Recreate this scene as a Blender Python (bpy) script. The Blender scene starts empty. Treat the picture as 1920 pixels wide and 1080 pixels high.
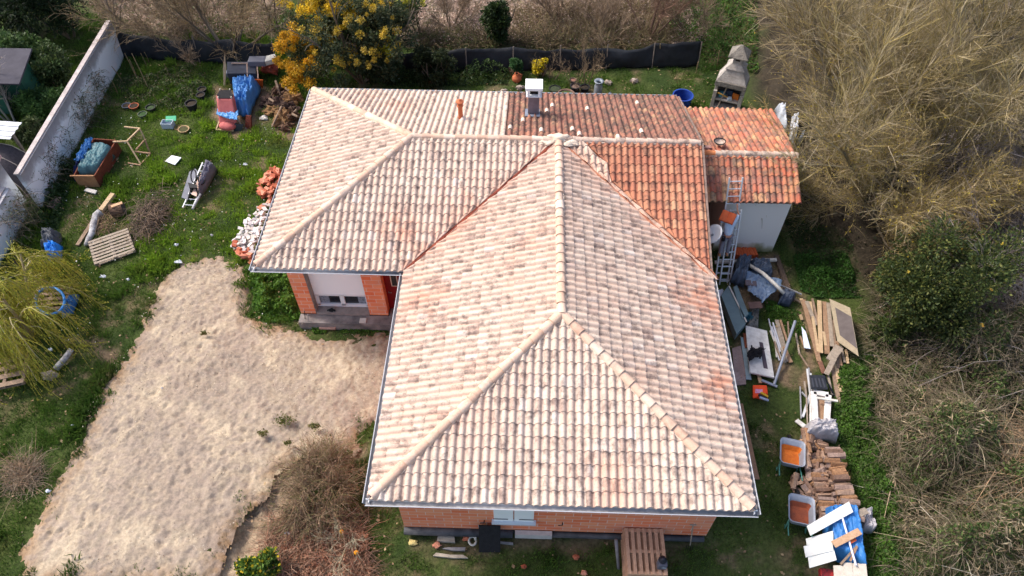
import bpy, math, random
import numpy as np
from mathutils import Vector, Matrix
rng = np.random.default_rng(7); random.seed(7)
sc = bpy.context.scene
C = sc.collection
R_ = math.radians
# ------------------------------------------------------------ camera
CAM = np.array([-1.087, -7.671, 21.90]); PIT, YAW, ROL = R_(50.847), R_(-1.509), R_(.229); FPX = 1371.0
FW = np.array([math.sin(YAW)*math.cos(PIT), math.cos(YAW)*math.cos(PIT), -math.sin(PIT)])
_r = np.array([math.cos(YAW), -math.sin(YAW), 0]); _u = np.cross(_r, FW)
RT = _r*math.cos(ROL)+_u*math.sin(ROL); UP = -_r*math.sin(ROL)+_u*math.cos(ROL)
cam = bpy.data.cameras.new('camera'); co = bpy.data.objects.new('camera', cam); C.objects.link(co)
m = Matrix(((RT[0], UP[0], -FW[0], CAM[0]), (RT[1], UP[1], -FW[1], CAM[1]), (RT[2], UP[2], -FW[2], CAM[2]), (0, 0, 0, 1)))
co.matrix_world = m; cam.sensor_width = 36; cam.lens = 36*FPX/1920; cam.clip_end = 2000; cam.clip_start = .1
sc.camera = co
# ------------------------------------------------------------ light
SUN = Vector((-.64, .27, .82)).normalized()
w = bpy.data.worlds.new('World'); sc.world = w; w.use_nodes = True
nt = w.node_tree; bg = nt.nodes['Background']; sky = nt.nodes.new('ShaderNodeTexSky'); sky.sky_type = 'NISHITA'
sky.sun_disc = False; sky.sun_elevation = math.asin(SUN.z); sky.sun_rotation = math.atan2(SUN.x, SUN.y)
sky.dust_density = 4; sky.air_density = 1.0; sky.ozone_density = .6
nt.links.new(sky.outputs[0], bg.inputs[0]); bg.inputs[1].default_value = .15
sl = bpy.data.lights.new('sun', 'SUN'); sl.energy = 1.65; sl.angle = R_(11); sl.color = (1, .94, .86)
so = bpy.data.objects.new('sun', sl); C.objects.link(so); so.rotation_euler = SUN.to_track_quat('Z', 'Y').to_euler()
sc.view_settings.view_transform = 'Standard'; sc.view_settings.look = 'None'; sc.view_settings.gamma = 1
sc.view_settings.exposure = .92
sc.cycles.max_bounces = 6; sc.cycles.diffuse_bounces = 3; sc.cycles.glossy_bounces = 2; sc.cycles.transmission_bounces = 3
sc.cycles.transparent_max_bounces = 6

def at(px, py, z=0.):
    d = FW+RT*(px-960)/FPX-UP*(py-540)/FPX
    return CAM+d*(z-CAM[2])/d[2]
# ------------------------------------------------------------ noise
def _h(ix, iy, s):
    n = (ix*374761393+iy*668265263+s*144665)&0x7fffffff
    n = ((n^(n>>13))*1274126177)&0x7fffffff
    return ((n^(n>>16))&0xffff)/65535.
def vn(x, y, s=0):
    x = np.asarray(x, float); y = np.asarray(y, float)
    ix = np.floor(x).astype(np.int64); iy = np.floor(y).astype(np.int64); fx = x-ix; fy = y-iy
    fx = fx*fx*(3-2*fx); fy = fy*fy*(3-2*fy)
    return (_h(ix, iy, s)*(1-fx)+_h(ix+1, iy, s)*fx)*(1-fy)+(_h(ix, iy+1, s)*(1-fx)+_h(ix+1, iy+1, s)*fx)*fy
def fbm(x, y, s=0, o=4):
    t = 0; a = .5
    for i in range(o):
        t = t+a*vn(x*2**i, y*2**i, s+i*7); a *= .5
    return t
def inpoly(x, y, P):
    ins = np.zeros(np.shape(x), bool); n = len(P)
    for i in range(n):
        x0, y0 = P[i][:2]; x1, y1 = P[(i+1) % n][:2]
        if y0 == y1: continue
        c = ((y0 > y) != (y1 > y)) & (x < (x1-x0)*(y-y0)/(y1-y0)+x0)
        ins ^= c
    return ins
def pdist(x, y, P):
    d = np.full(np.shape(x), 1e9); n = len(P)
    for i in range(n):
        a = np.array(P[i][:2]); b = np.array(P[(i+1) % n][:2]); ab = b-a
        t = np.clip(((x-a[0])*ab[0]+(y-a[1])*ab[1])/(ab@ab+1e-9), 0, 1)
        d = np.minimum(d, np.hypot(x-a[0]-t*ab[0], y-a[1]-t*ab[1]))
    return d
def PX(l, z=0.): return [at(a, b, z)[:2] for a, b in l]
# ------------------------------------------------------------ materials
def S(r, g, b, k=1.):
    f = lambda v: ((v/255+.055)/1.055)**2.4 if v > 10 else v/255/12.92
    return (f(r)*k, f(g)*k, f(b)*k, 1)
MATS = {}
def mat(name, c1, c2=None, scale=4., rough=.85, bump=.0, bscale=None, metal=0., spec=.3, c3=None):
    if name in MATS: return MATS[name]
    m = bpy.data.materials.new(name); m.use_nodes = True; t = m.node_tree; N = t.nodes; L = t.links
    b = N['Principled BSDF']; b.inputs['Roughness'].default_value = rough; b.inputs['Metallic'].default_value = metal
    b.inputs['Specular IOR Level'].default_value = spec
    b.inputs['Base Color'].default_value = c1
    tc = N.new('ShaderNodeTexCoord')
    if c2 is not None:
        n = N.new('ShaderNodeTexNoise'); n.inputs['Scale'].default_value = scale; n.inputs['Detail'].default_value = 7; n.inputs['Roughness'].default_value = .65
        L.new(tc.outputs['Object'], n.inputs['Vector'])
        r = N.new('ShaderNodeValToRGB'); r.color_ramp.elements[0].position = .35; r.color_ramp.elements[1].position = .66
        r.color_ramp.elements[0].color = c1; r.color_ramp.elements[1].color = c2
        if c3 is not None:
            e = r.color_ramp.elements.new(.5); e.color = c3
        L.new(n.outputs['Fac'], r.inputs['Fac']); L.new(r.outputs['Color'], b.inputs['Base Color'])
    if bump:
        n2 = N.new('ShaderNodeTexNoise'); n2.inputs['Scale'].default_value = bscale or scale*3; n2.inputs['Detail'].default_value = 6
        L.new(tc.outputs['Object'], n2.inputs['Vector']); bp = N.new('ShaderNodeBump'); bp.inputs['Strength'].default_value = bump; bp.inputs['Distance'].default_value = .05
        L.new(n2.outputs['Fac'], bp.inputs['Height']); L.new(bp.outputs['Normal'], b.inputs['Normal'])
    MATS[name] = m
    return m
def wood(name, c1, c2=None): 
    m = mat(name, c1, c2, 6, .8, .3, 30)
    for n in m.node_tree.nodes:
        if n.type == 'TEX_NOISE' and n.inputs['Scale'].default_value == 6: n.inputs['Distortion'].default_value = 1.5
    return m
def attrmat(name, trans=.25, rough=.7):
    m = bpy.data.materials.new(name); m.use_nodes = True; t = m.node_tree; N = t.nodes; L = t.links
    b = N['Principled BSDF']; b.inputs['Roughness'].default_value = rough; b.inputs['Specular IOR Level'].default_value = .25
    a = N.new('ShaderNodeAttribute'); a.attribute_name = 'Col'; L.new(a.outputs['Color'], b.inputs['Base Color'])
    if trans:
        tr = N.new('ShaderNodeBsdfTranslucent'); L.new(a.outputs['Color'], tr.inputs['Color'])
        mx = N.new('ShaderNodeMixShader'); mx.inputs[0].default_value = trans
        L.new(b.outputs[0], mx.inputs[1]); L.new(tr.outputs[0], mx.inputs[2]); L.new(mx.outputs[0], N['Material Output'].inputs['Surface'])
    MATS[name] = m
    return m
LEAF = attrmat('leaf', .3, .55); TWIG = attrmat('twig', 0, .9)

def tile_mat(name, ramp, dirt, dirtamt, blotch, blotchcol, doff=0.):
    m = bpy.data.materials.new(name); m.use_nodes = True; t = m.node_tree; N = t.nodes; L = t.links
    b = N['Principled BSDF']; b.inputs['Roughness'].default_value = .85; b.inputs['Specular IOR Level'].default_value = .2
    uv = N.new('ShaderNodeUVMap'); uv.uv_map = 'UVMap'
    fl = N.new('ShaderNodeVectorMath'); fl.operation = 'FLOOR'; L.new(uv.outputs[0], fl.inputs[0])
    wn = N.new('ShaderNodeTexWhiteNoise'); wn.noise_dimensions = '2D'; L.new(fl.outputs[0], wn.inputs['Vector'])
    r = N.new('ShaderNodeValToRGB'); cr = r.color_ramp
    cr.elements[0].position = 0; cr.elements[0].color = ramp[0][1]; cr.elements[1].position = 1; cr.elements[1].color = ramp[-1][1]
    for p, c in ramp[1:-1]: cr.elements.new(p).color = c
    L.new(wn.outputs['Value'], r.inputs['Fac'])
    tc = N.new('ShaderNodeTexCoord')
    # regional tint (clay dust of the fresh cuts)
    ns = N.new('ShaderNodeTexNoise'); ns.inputs['Scale'].default_value = .38; ns.inputs['Detail'].default_value = 5; ns.inputs['Roughness'].default_value = .7; L.new(tc.outputs['Object'], ns.inputs['Vector'])
    mr = N.new('ShaderNodeMapRange'); mr.inputs['From Min'].default_value = .5; mr.inputs['From Max'].default_value = .78; mr.inputs['To Max'].default_value = blotch; L.new(ns.outputs['Fac'], mr.inputs['Value'])
    mx = N.new('ShaderNodeMixRGB'); L.new(mr.outputs[0], mx.inputs[0]); L.new(r.outputs['Color'], mx.inputs[1]); mx.inputs[2].default_value = blotchcol
    da = N.new('ShaderNodeAttribute'); da.attribute_name = 'Col'; dn = N.new('ShaderNodeTexNoise'); dn.inputs['Scale'].default_value = 2.5; dn.inputs['Detail'].default_value = 6; L.new(tc.outputs['Object'], dn.inputs['Vector'])
    dm = N.new('ShaderNodeMapRange'); dm.inputs['From Min'].default_value = .35; dm.inputs['From Max'].default_value = .6; L.new(dn.outputs['Fac'], dm.inputs['Value']); dq = N.new('ShaderNodeMath'); dq.operation = 'MULTIPLY'; L.new(dm.outputs[0], dq.inputs[0]); L.new(da.outputs['Fac'], dq.inputs[1])
    mxd = N.new('ShaderNodeMixRGB'); L.new(dq.outputs[0], mxd.inputs[0]); L.new(mx.outputs[0], mxd.inputs[1]); mxd.inputs[2].default_value = S(206, 132, 98); mx = mxd
    # soot-like smudges inside each tile
    sep = N.new('ShaderNodeSeparateXYZ'); L.new(uv.outputs[0], sep.inputs[0])
    fr = N.new('ShaderNodeMath'); fr.operation = 'FRACT'; L.new(sep.outputs['Y'], fr.inputs[0])
    n2 = N.new('ShaderNodeTexNoise'); n2.inputs['Scale'].default_value = 4.2; n2.inputs['Detail'].default_value = 8; n2.inputs['Roughness'].default_value = .72; L.new(tc.outputs['Object'], n2.inputs['Vector'])
    ad = N.new('ShaderNodeMath'); ad.operation = 'MULTIPLY_ADD'; L.new(fr.outputs[0], ad.inputs[0]); ad.inputs[1].default_value = .07; L.new(n2.outputs['Fac'], ad.inputs[2])
    sc_ = N.new('ShaderNodeSeparateColor'); L.new(wn.outputs['Color'], sc_.inputs[0])
    ad2 = N.new('ShaderNodeMath'); ad2.operation = 'MULTIPLY_ADD'; L.new(sc_.outputs[1], ad2.inputs[0]); ad2.inputs[1].default_value = .14; L.new(ad.outputs[0], ad2.inputs[2])
    m2 = N.new('ShaderNodeMapRange'); m2.inputs['From Min'].default_value = .585-doff; m2.inputs['From Max'].default_value = .78-doff; m2.inputs['To Max'].default_value = dirtamt; L.new(ad2.outputs[0], m2.inputs['Value'])
    mx2 = N.new('ShaderNodeMixRGB'); L.new(m2.outputs[0], mx2.inputs[0]); L.new(mx.outputs[0], mx2.inputs[1]); mx2.inputs[2].default_value = dirt
    n3 = N.new('ShaderNodeTexNoise'); n3.inputs['Scale'].default_value = 22; n3.inputs['Detail'].default_value = 4; L.new(tc.outputs['Object'], n3.inputs['Vector'])
    mx3 = N.new('ShaderNodeMixRGB'); mx3.blend_type = 'OVERLAY'; mx3.inputs[0].default_value = .22; L.new(mx2.outputs[0], mx3.inputs[1]); L.new(n3.outputs['Fac'], mx3.inputs[2])
    L.new(mx3.outputs[0], b.inputs['Base Color'])
    bp = N.new('ShaderNodeBump'); bp.inputs['Strength'].default_value = .25; bp.inputs['Distance'].default_value = .01; L.new(n3.outputs['Fac'], bp.inputs['Height']); L.new(bp.outputs['Normal'], b.inputs['Normal'])
    MATS[name] = m
    return m
NEW = tile_mat('pale_tile', [(0, S(206, 185, 169)), (.2, S(202, 179, 162)), (.4, S(208, 189, 173)), (.6, S(199, 175, 158)), (.8, S(204, 183, 167)), (.94, S(191, 166, 151)), (1, S(211, 197, 186))], S(112, 96, 90), .85, .45, S(206, 162, 136))
OLD = tile_mat('old_tile', [(0, S(146, 100, 84)), (.2, S(158, 108, 90)), (.4, S(140, 96, 84)), (.6, S(164, 114, 94)), (.8, S(150, 104, 90)), (.95, S(176, 140, 110)), (1, S(154, 104, 90))], S(86, 72, 66), .95, .6, S(134, 108, 98), .09)
MIX = tile_mat('weathered_tile', [(0, S(182, 108, 82)), (.18, S(160, 102, 86)), (.3, S(192, 138, 102)), (.45, S(176, 98, 76)), (.6, S(166, 120, 104)), (.75, S(186, 116, 88)), (.92, S(202, 158, 118)), (1, S(178, 100, 78))], S(104, 88, 80), .9, .5, S(188, 150, 134), .05)
RIDGE = tile_mat('ridge_tile_clay', [(0, S(216, 190, 170)), (.3, S(200, 166, 144)), (.6, S(222, 200, 182)), (.8, S(204, 168, 146)), (1, S(212, 182, 158))], S(130, 100, 88), .4, .3, S(222, 170, 134))

def brick_mat():
    m = bpy.data.materials.new('hollow_brick'); m.use_nodes = True; t = m.node_tree; N = t.nodes; L = t.links
    b = N['Principled BSDF']; b.inputs['Roughness'].default_value = .9
    g = N.new('ShaderNodeNewGeometry'); sp = N.new('ShaderNodeSeparateXYZ'); L.new(g.outputs['Position'], sp.inputs[0])
    a = N.new('ShaderNodeMath'); L.new(sp.outputs[0], a.inputs[0]); L.new(sp.outputs[1], a.inputs[1])
    z = N.new('ShaderNodeMath'); z.operation = 'ADD'; L.new(sp.outputs[2], z.inputs[0]); z.inputs[1].default_value = -.4+2
    cb = N.new('ShaderNodeCombineXYZ'); L.new(a.outputs[0], cb.inputs[0]); L.new(z.outputs[0], cb.inputs[1])
    br = N.new('ShaderNodeTexBrick'); L.new(cb.outputs[0], br.inputs['Vector']); br.inputs['Scale'].default_value = 1
    br.inputs['Brick Width'].default_value = .5; br.inputs['Row Height'].default_value = .21; br.inputs['Mortar Size'].default_value = .010; br.inputs['Mortar Smooth'].default_value = .2
    br.inputs['Color1'].default_value = S(230, 118, 76); br.inputs['Color2'].default_value = S(238, 154, 112); br.inputs['Mortar'].default_value = S(226, 196, 182); br.inputs['Bias'].default_value = -.1
    n = N.new('ShaderNodeTexNoise'); n.inputs['Scale'].default_value = 1.1; n.inputs['Detail'].default_value = 6; L.new(g.outputs['Position'], n.inputs['Vector'])
    mr = N.new('ShaderNodeMapRange'); mr.inputs['From Min'].default_value = .52; mr.inputs['From Max'].default_value = .75; mr.inputs['To Max'].default_value = .6; L.new(n.outputs['Fac'], mr.inputs['Value'])
    mx = N.new('ShaderNodeMixRGB'); L.new(mr.outputs[0], mx.inputs[0]); L.new(br.outputs['Color'], mx.inputs[1]); mx.inputs[2].default_value = S(206, 150, 128)
    L.new(mx.outputs[0], b.inputs['Base Color'])
    bp = N.new('ShaderNodeBump'); bp.inputs['Strength'].default_value = .4; bp.inputs['Distance'].default_value = -.01; L.new(br.outputs['Fac'], bp.inputs['Height']); L.new(bp.outputs['Normal'], b.inputs['Normal'])
    return m
BRICK = brick_mat()
# ------------------------------------------------------------ mesh helpers
def npmesh(name, V, F, mt, parent=None, smooth=False, col=None, uv=None, k=None):
    me = bpy.data.meshes.new(name); V = np.asarray(V, np.float32); F = np.asarray(F, np.int32)
    n, kk = F.shape
    me.vertices.add(len(V)); me.vertices.foreach_set('co', V.ravel())
    me.loops.add(n*kk); me.loops.foreach_set('vertex_index', F.ravel())
    me.polygons.add(n); me.polygons.foreach_set('loop_start', np.arange(n, dtype=np.int32)*kk); me.polygons.foreach_set('loop_total', np.full(n, kk, np.int32))
    if smooth: me.polygons.foreach_set('use_smooth', np.ones(n, bool))
    if uv is not None:
        l = me.uv_layers.new(name='UVMap'); l.data.foreach_set('uv', np.asarray(uv, np.float32)[F.ravel()].ravel())
    if col is not None:
        a = me.color_attributes.new('Col', 'FLOAT_COLOR', 'POINT')
        c = np.ones((len(V), 4), np.float32); c[:, :3] = col; a.data.foreach_set('color', c.ravel())
    me.update(calc_edges=True); me.validate()
    return link(name, me, mt, parent)
def wl(o):
    v = Vector((0, 0, 0))
    while o is not None: v = v+o.location; o = o.parent
    return v
def link(name, me, mt, parent=None):
    me.materials.append(mt); o = bpy.data.objects.new(name, me); C.objects.link(o)
    if parent is not None: o.parent = parent; o.location = -wl(parent)
    return o
def T(o, label, cat, group=None):
    o['label'] = label; o['category'] = cat
    if group: o['group'] = group
    return o
def St(o, kind='structure'): o['kind'] = kind; return o
def thing(name, label, cat, loc, group=None):
    o = bpy.data.objects.new(name, None); C.objects.link(o); o.location = Vector([float(a) for a in loc]); o.empty_display_size = .2
    return T(o, label, cat, group)
def copy_tree(o, parent=None):
    c = o.copy(); C.objects.link(c)
    if parent is not None: c.parent = parent
    for ch in [x for x in bpy.data.objects if x.parent == o]: copy_tree(ch, c)
    return c
class MB:
    def __init__(s): s.v = []; s.f = []; s.uv = []
    def add(s, V, F):
        b = len(s.v); s.v += [tuple(map(float, p)) for p in V]; s.f += [tuple(i+b for i in q) for q in F]; return s
    def box(s, c, d, rz=0., rx=0., ry=0.):
        Mx = Matrix.Rotation(rz, 3, 'Z')@Matrix.Rotation(ry, 3, 'Y')@Matrix.Rotation(rx, 3, 'X')
        P = [Mx@Vector((x*d[0]/2, y*d[1]/2, z*d[2]/2))+Vector([float(q) for q in c]) for x in (-1, 1) for y in (-1, 1) for z in (-1, 1)]
        return s.add(P, [(0, 1, 3, 2), (4, 6, 7, 5), (0, 4, 5, 1), (2, 3, 7, 6), (0, 2, 6, 4), (1, 5, 7, 3)])
    def beam(s, p, q, w, t, up=(0, 0, 1)):
        p = Vector([float(a) for a in p]); q = Vector([float(a) for a in q]); d = (q-p).normalized(); U = Vector(up)
        sd = d.cross(U)
        if sd.length < 1e-4: sd = d.cross(Vector((0, 1, 0)))
        sd.normalize(); u = sd.cross(d)
        P = [e+sd*a*w/2+u*b*t/2 for e in (p, q) for a, b in ((-1, -1), (1, -1), (1, 1), (-1, 1))]
        return s.add(P, [(0, 1, 2, 3), (7, 6, 5, 4), (0, 4, 5, 1), (1, 5, 6, 2), (2, 6, 7, 3), (3, 7, 4, 0)])
    def prism(s, P, z0, z1):
        n = len(P); b = [(p[0], p[1], z0+(p[2] if len(p) > 2 else 0)) for p in P]+[(p[0], p[1], z1+(p[2] if len(p) > 2 else 0)) for p in P]
        area = sum(P[i][0]*P[(i+1) % n][1]-P[(i+1) % n][0]*P[i][1] for i in range(n))
        F = [tuple(range(n))[::-1], tuple(range(n, 2*n))]+[(i, (i+1) % n, n+(i+1) % n, n+i) for i in range(n)]
        if area < 0: F = [f[::-1] for f in F]
        return s.add(b, F)
    def slab(s, P, t):   # 3D polygon thickened downward
        n = len(P); P = [Vector([float(a) for a in p]) for p in P]; nn = (P[1]-P[0]).cross(P[2]-P[0]).normalized()
        if nn.z < 0: P = P[::-1]; nn = -nn
        return s.add([p for p in P]+[p-nn*t for p in P], [tuple(range(n)), tuple(range(n, 2*n))[::-1]]+[((i+1) % n, i, n+i, n+(i+1) % n) for i in range(n)])
    def tube(s, pts, r, k=8, r2=None, cap=True):
        pts = [Vector([float(a) for a in p]) for p in pts]; n = len(pts); r2 = r if r2 is None else r2; V = []
        for i, p in enumerate(pts):
            d = (pts[min(i+1, n-1)]-pts[max(i-1, 0)]).normalized(); a = d.orthogonal().normalized() if i == 0 else (a-d*a.dot(d)).normalized(); b = d.cross(a)
            rr = r+(r2-r)*i/max(n-1, 1)
            V += [p+(a*math.cos(2*math.pi*j/k)+b*math.sin(2*math.pi*j/k))*rr for j in range(k)]
        F = [(i*k+j, i*k+(j+1) % k, (i+1)*k+(j+1) % k, (i+1)*k+j) for i in range(n-1) for j in range(k)]
        if cap: F += [tuple(range(k))[::-1], tuple(range((n-1)*k, n*k))]
        return s.add(V, F)
    def lathe(s, c, prof, k=20, tilt=None):
        V = []; n = len(prof)
        for r, z in prof:
            V += [(r*math.cos(2*math.pi*j/k), r*math.sin(2*math.pi*j/k), z) for j in range(k)]
        if tilt is not None: V = [tilt@Vector(p) for p in V]
        V = [(p[0]+c[0], p[1]+c[1], p[2]+c[2]) for p in V]
        F = [(i*k+j, i*k+(j+1) % k, (i+1)*k+(j+1) % k, (i+1)*k+j) for i in range(n-1) for j in range(k)]
        return s.add(V, F)
    def blob(s, c, d, seed=0, amp=.25, k=12, fr=2.):
        V = []; r = random.Random(seed); ph = [r.uniform(0, 6) for _ in range(6)]
        for i in range(k+1):
            th = math.pi*i/k
            for j in range(k*2):
                a = math.pi*j/k; x, y, z = math.sin(th)*math.cos(a), math.sin(th)*math.sin(a), math.cos(th)
                q = 1+amp*(math.sin(fr*2*x+ph[0])*math.sin(fr*2*y+ph[1])+.6*math.sin(fr*4*z+ph[2]+3*x)*math.sin(fr*4*y+ph[3])+.4*math.sin(fr*9*x+ph[4])*math.sin(fr*8*z+ph[5]))
                V.append((c[0]+x*d[0]*q, c[1]+y*d[1]*q, c[2]+z*d[2]*q))
        K = k*2
        return s.add(V, [(i*K+j, (i+1)*K+j, (i+1)*K+(j+1) % K, i*K+(j+1) % K) for i in range(k) for j in range(K)])
    def build(s, name, mt, parent=None, smooth=False, bevel=0.):
        me = bpy.data.meshes.new(name); me.from_pydata(s.v, [], s.f); me.update()
        if smooth: me.polygons.foreach_set('use_smooth', [True]*len(me.polygons))
        o = link(name, me, mt, parent)
        if bevel:
            md = o.modifiers.new('bevel', 'BEVEL'); md.width = bevel; md.segments = 2; md.limit_method = 'ANGLE'
        return o
def cloth(name, P, z, amp, mt, parent=None, n=26, seed=1, fr=3., flat=0., edge=.15, hem=.0):
    """crumpled sheet over the quad P (4 xy points) with height z(s,t) and real folds"""
    s, t = np.meshgrid(np.linspace(0, 1, n), np.linspace(0, 1, n)); P = [np.array(p[:2]) for p in P]
    e = edge*(fbm(s*4, t*4, seed+20)-.5); s2 = s+e*np.where((s < .1)|(s > .9), 1, .3); t2 = t+edge*(fbm(s*4+9, t*4, seed+21)-.5)
    xy = ((1-s2)*(1-t2))[..., None]*P[0]+(s2*(1-t2))[..., None]*P[1]+(s2*t2)[..., None]*P[2]+((1-s2)*t2)[..., None]*P[3]
    r1 = np.abs(fbm(s*fr+seed, t*fr*1.3, seed)-.47)*2; r2 = np.abs(fbm(s*fr*2.3, t*fr*2+seed, seed+5)-.47)*1.2
    zz = (z(s, t) if callable(z) else z)+amp*(1-r1)*.7+amp*(1-r2)*.5+min(amp, .3)*.5*(np.abs(fbm(s*fr*5, t*fr*4, seed+9)-.47)*2)
    if hem: 
        d = np.minimum(np.minimum(s, 1-s), np.minimum(t, 1-t)); zz = zz*np.clip(d/hem, 0.05, 1)**.5
    V = np.dstack([xy, zz]).reshape(-1, 3); i = np.arange(n*n).reshape(n, n)
    F = np.stack([i[:-1, :-1], i[:-1, 1:], i[1:, 1:], i[1:, :-1]], -1).reshape(-1, 4)
    o = npmesh(name, V, F, mt, parent, smooth=False)
    md = o.modifiers.new('thick', 'SOLIDIFY'); md.thickness = .006
    return o
def plank(name, label, cat, a, b, w_, t, mt, z=.06, z2=None, group=None):
    z2 = z if z2 is None else z2
    o = MB().beam(at(a[0], a[1], z), at(b[0], b[1], z2), w_, t).build(name, mt, bevel=.004)
    return T(o, label, cat, group)
def board(name, label, cat, pts, z, t, mt, group=None, zs=None):
    P = [at(p[0], p[1], zs[i] if zs else z) for i, p in enumerate(pts)]
    return T(MB().slab(P, t).build(name, mt, bevel=.004), label, cat, group)
# ------------------------------------------------------------ vegetation helpers
def unit(v): return v/np.maximum(np.linalg.norm(v, axis=-1, keepdims=True), 1e-6)
def leaves(name, P, size, col, mt=None, parent=None, up=.4, aspect=.5, D=None, var=.3):
    n = len(P); d = rng.normal(size=(n, 3)) if D is None else D+rng.normal(size=(n, 3))*.5
    d = unit(d); nr = rng.normal(size=(n, 3)); nr[:, 2] += up*2; nr = unit(np.cross(np.cross(d, nr), d)); sd = np.cross(d, nr)
    L = (size*(1+var*rng.normal(size=n)).clip(.4, 2))[:, None]
    V = np.stack([P-d*L*.5, P+sd*L*aspect*.5, P+d*L*.5, P-sd*L*aspect*.5], 1).reshape(-1, 3)
    F = np.arange(n*4).reshape(n, 4)
    return npmesh(name, V, F, mt or LEAF, parent, col=np.repeat(col, 4, 0))
def tubes(name, Q, r, taper, col, parent=None, sides=3, mt=None):
    n, k, _ = Q.shape; d = np.gradient(Q, axis=1); d = unit(d); ref = np.tile(unit(rng.normal(size=(n, 1, 3))), (1, k, 1))
    a = unit(np.cross(d, ref)); b = np.cross(d, a); rr = r[:, None]*np.linspace(1, taper, k)[None]
    th = np.arange(sides)*2*np.pi/sides
    V = Q[:, :, None]+(a[:, :, None]*np.cos(th)[None, None, :, None]+b[:, :, None]*np.sin(th)[None, None, :, None])*rr[:, :, None, None]
    idx = np.arange(n*k*sides).reshape(n, k, sides); nx = np.roll(idx, -1, 2)
    F = np.stack([idx[:, :-1], nx[:, :-1], nx[:, 1:], idx[:, 1:]], -1).reshape(-1, 4)
    return npmesh(name, V.reshape(-1, 3), F, mt or TWIG, parent, smooth=True, col=np.repeat(col, k*sides, 0))
def grow(Q, m, length, spread, k=4, upb=0., droop=0., t0=.25, t1=1., wob=.12, lv=.35):
    """children polylines from parents Q (n,k,3)"""
    n, kk, _ = Q.shape; i = np.repeat(np.arange(n), m); t = rng.uniform(t0, t1, n*m)*(kk-1); j = np.minimum(t.astype(int), kk-2); f = (t-j)[:, None]
    p = Q[i, j]*(1-f)+Q[i, j+1]*f; d0 = unit(Q[i, j+1]-Q[i, j]); d = unit(d0+spread*unit(rng.normal(size=(n*m, 3)))); d[:, 2] += upb; d = unit(d)
    L = length*(1+lv*rng.normal(size=n*m)).clip(.3, 2)
    out = [p]; cur = p
    for q in range(k-1):
        d = unit(d+wob*rng.normal(size=d.shape)); d[:, 2] -= droop/(k-1)*(q+1); d[:, 2] += upb*.15; d = unit(d); cur = cur+d*(L/(k-1))[:, None]; cur[:, 2] = np.maximum(cur[:, 2], .03); out.append(cur)
    return np.stack(out, 1)
def pal(n, cols, w=None, jit=.12):
    c = np.array([x[:3] for x in cols]); i = rng.choice(len(c), n, p=w); return (c[i]*(1+jit*rng.normal(size=(n, 1)))).clip(.005, 1)
def along(Q, n, sp=.05):
    m, k, _ = Q.shape; i = rng.integers(0, m, n); t = rng.uniform(0, 1, n)*(k-1); j = np.minimum(t.astype(int), k-2); f = (t-j)[:, None]
    return Q[i, j]*(1-f)+Q[i, j+1]*f+rng.normal(size=(n, 3))*sp, unit(Q[i, j+1]-Q[i, j])
def scat(poly, n, pad=0):
    P = np.array([p[:2] for p in poly]); lo = P.min(0); hi = P.max(0); out = []
    tot = 0
    while tot < n:
        q = rng.uniform(lo, hi, (n*2, 2)); q = q[inpoly(q[:, 0], q[:, 1], poly)]; out.append(q); tot += len(q)
        if len(q) == 0: break
    return np.concatenate(out)[:n]
GREENS = [(.035, .09, .015), (.06, .13, .02), (.085, .16, .03), (.05, .11, .03)]
# ------------------------------------------------------------ regions of the plot (world xy)
SAND = PX([(10, 1110), (38, 1030), (70, 965), (104, 900), (135, 850), (160, 800), (196, 722), (235, 672), (258, 605), (282, 548), (312, 508), (342, 488), (400, 476), (440, 484), (468, 500), (474, 530), (468, 560), (476, 592), (510, 606), (560, 612), (600, 626), (640, 632), (720, 612)])+[(-4.6, 7.7), (-4.6, 5.5), (-5.2, 4.2)]+PX([(690, 800), (668, 858), (605, 852), (548, 868), (512, 905), (480, 950), (448, 990), (425, 1040), (405, 1110)])
PIT = PX([(470, 900), (540, 850), (660, 850), (720, 800), (740, 700), (715, 780), (690, 860), (600, 880), (570, 960), (550, 1010), (490, 1040), (460, 1070), (455, 1130), (370, 1130), (400, 1020), (430, 960)])
WEEDBED = PX([(452, 505), (560, 505), (572, 600), (500, 606), (470, 590), (478, 560), (465, 530)])
DIRTS = [PX(l) for l in ([(388, 160), (560, 160), (575, 205), (560, 270), (520, 270), (500, 215), (470, 260), (392, 250)], [(1366, 650), (1392, 640), (1400, 700), (1394, 735), (1376, 725)],
         [(770, 1000), (1330, 1005), (1330, 1030), (1200, 1045), (780, 1028)], [(470, 290), (510, 290), (505, 320), (475, 320)], [(1400, 650), (1480, 690), (1520, 700), (1510, 730), (1440, 730)],
         [(1480, 530), (1510, 540), (1550, 740), (1500, 720)], [(170, 600), (220, 640), (235, 680), (190, 700), (160, 660)], [(1350, 470), (1460, 470), (1490, 560), (1380, 600)])]
RED = PX([(515, 985), (600, 960), (680, 1000), (690, 1110), (500, 1110)])
LITTER = PX([(700, -60), (1290, -60), (1330, 60), (1300, 95), (1000, 82), (760, 88)])
LITTER2 = PX([(110, -60), (560, -60), (520, 70), (240, 70), (200, 50)])
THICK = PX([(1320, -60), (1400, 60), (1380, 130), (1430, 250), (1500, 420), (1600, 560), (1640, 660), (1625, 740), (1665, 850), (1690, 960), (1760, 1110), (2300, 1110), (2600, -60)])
HOUSE = [(-9.2, 8.0), (-4.4, 8.0), (-4.4, .55), (4.4, .55), (4.4, 8), (5.2, 12.4), (8.9, 12.4), (8.9, 17.4), (-9.2, 17)]
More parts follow.
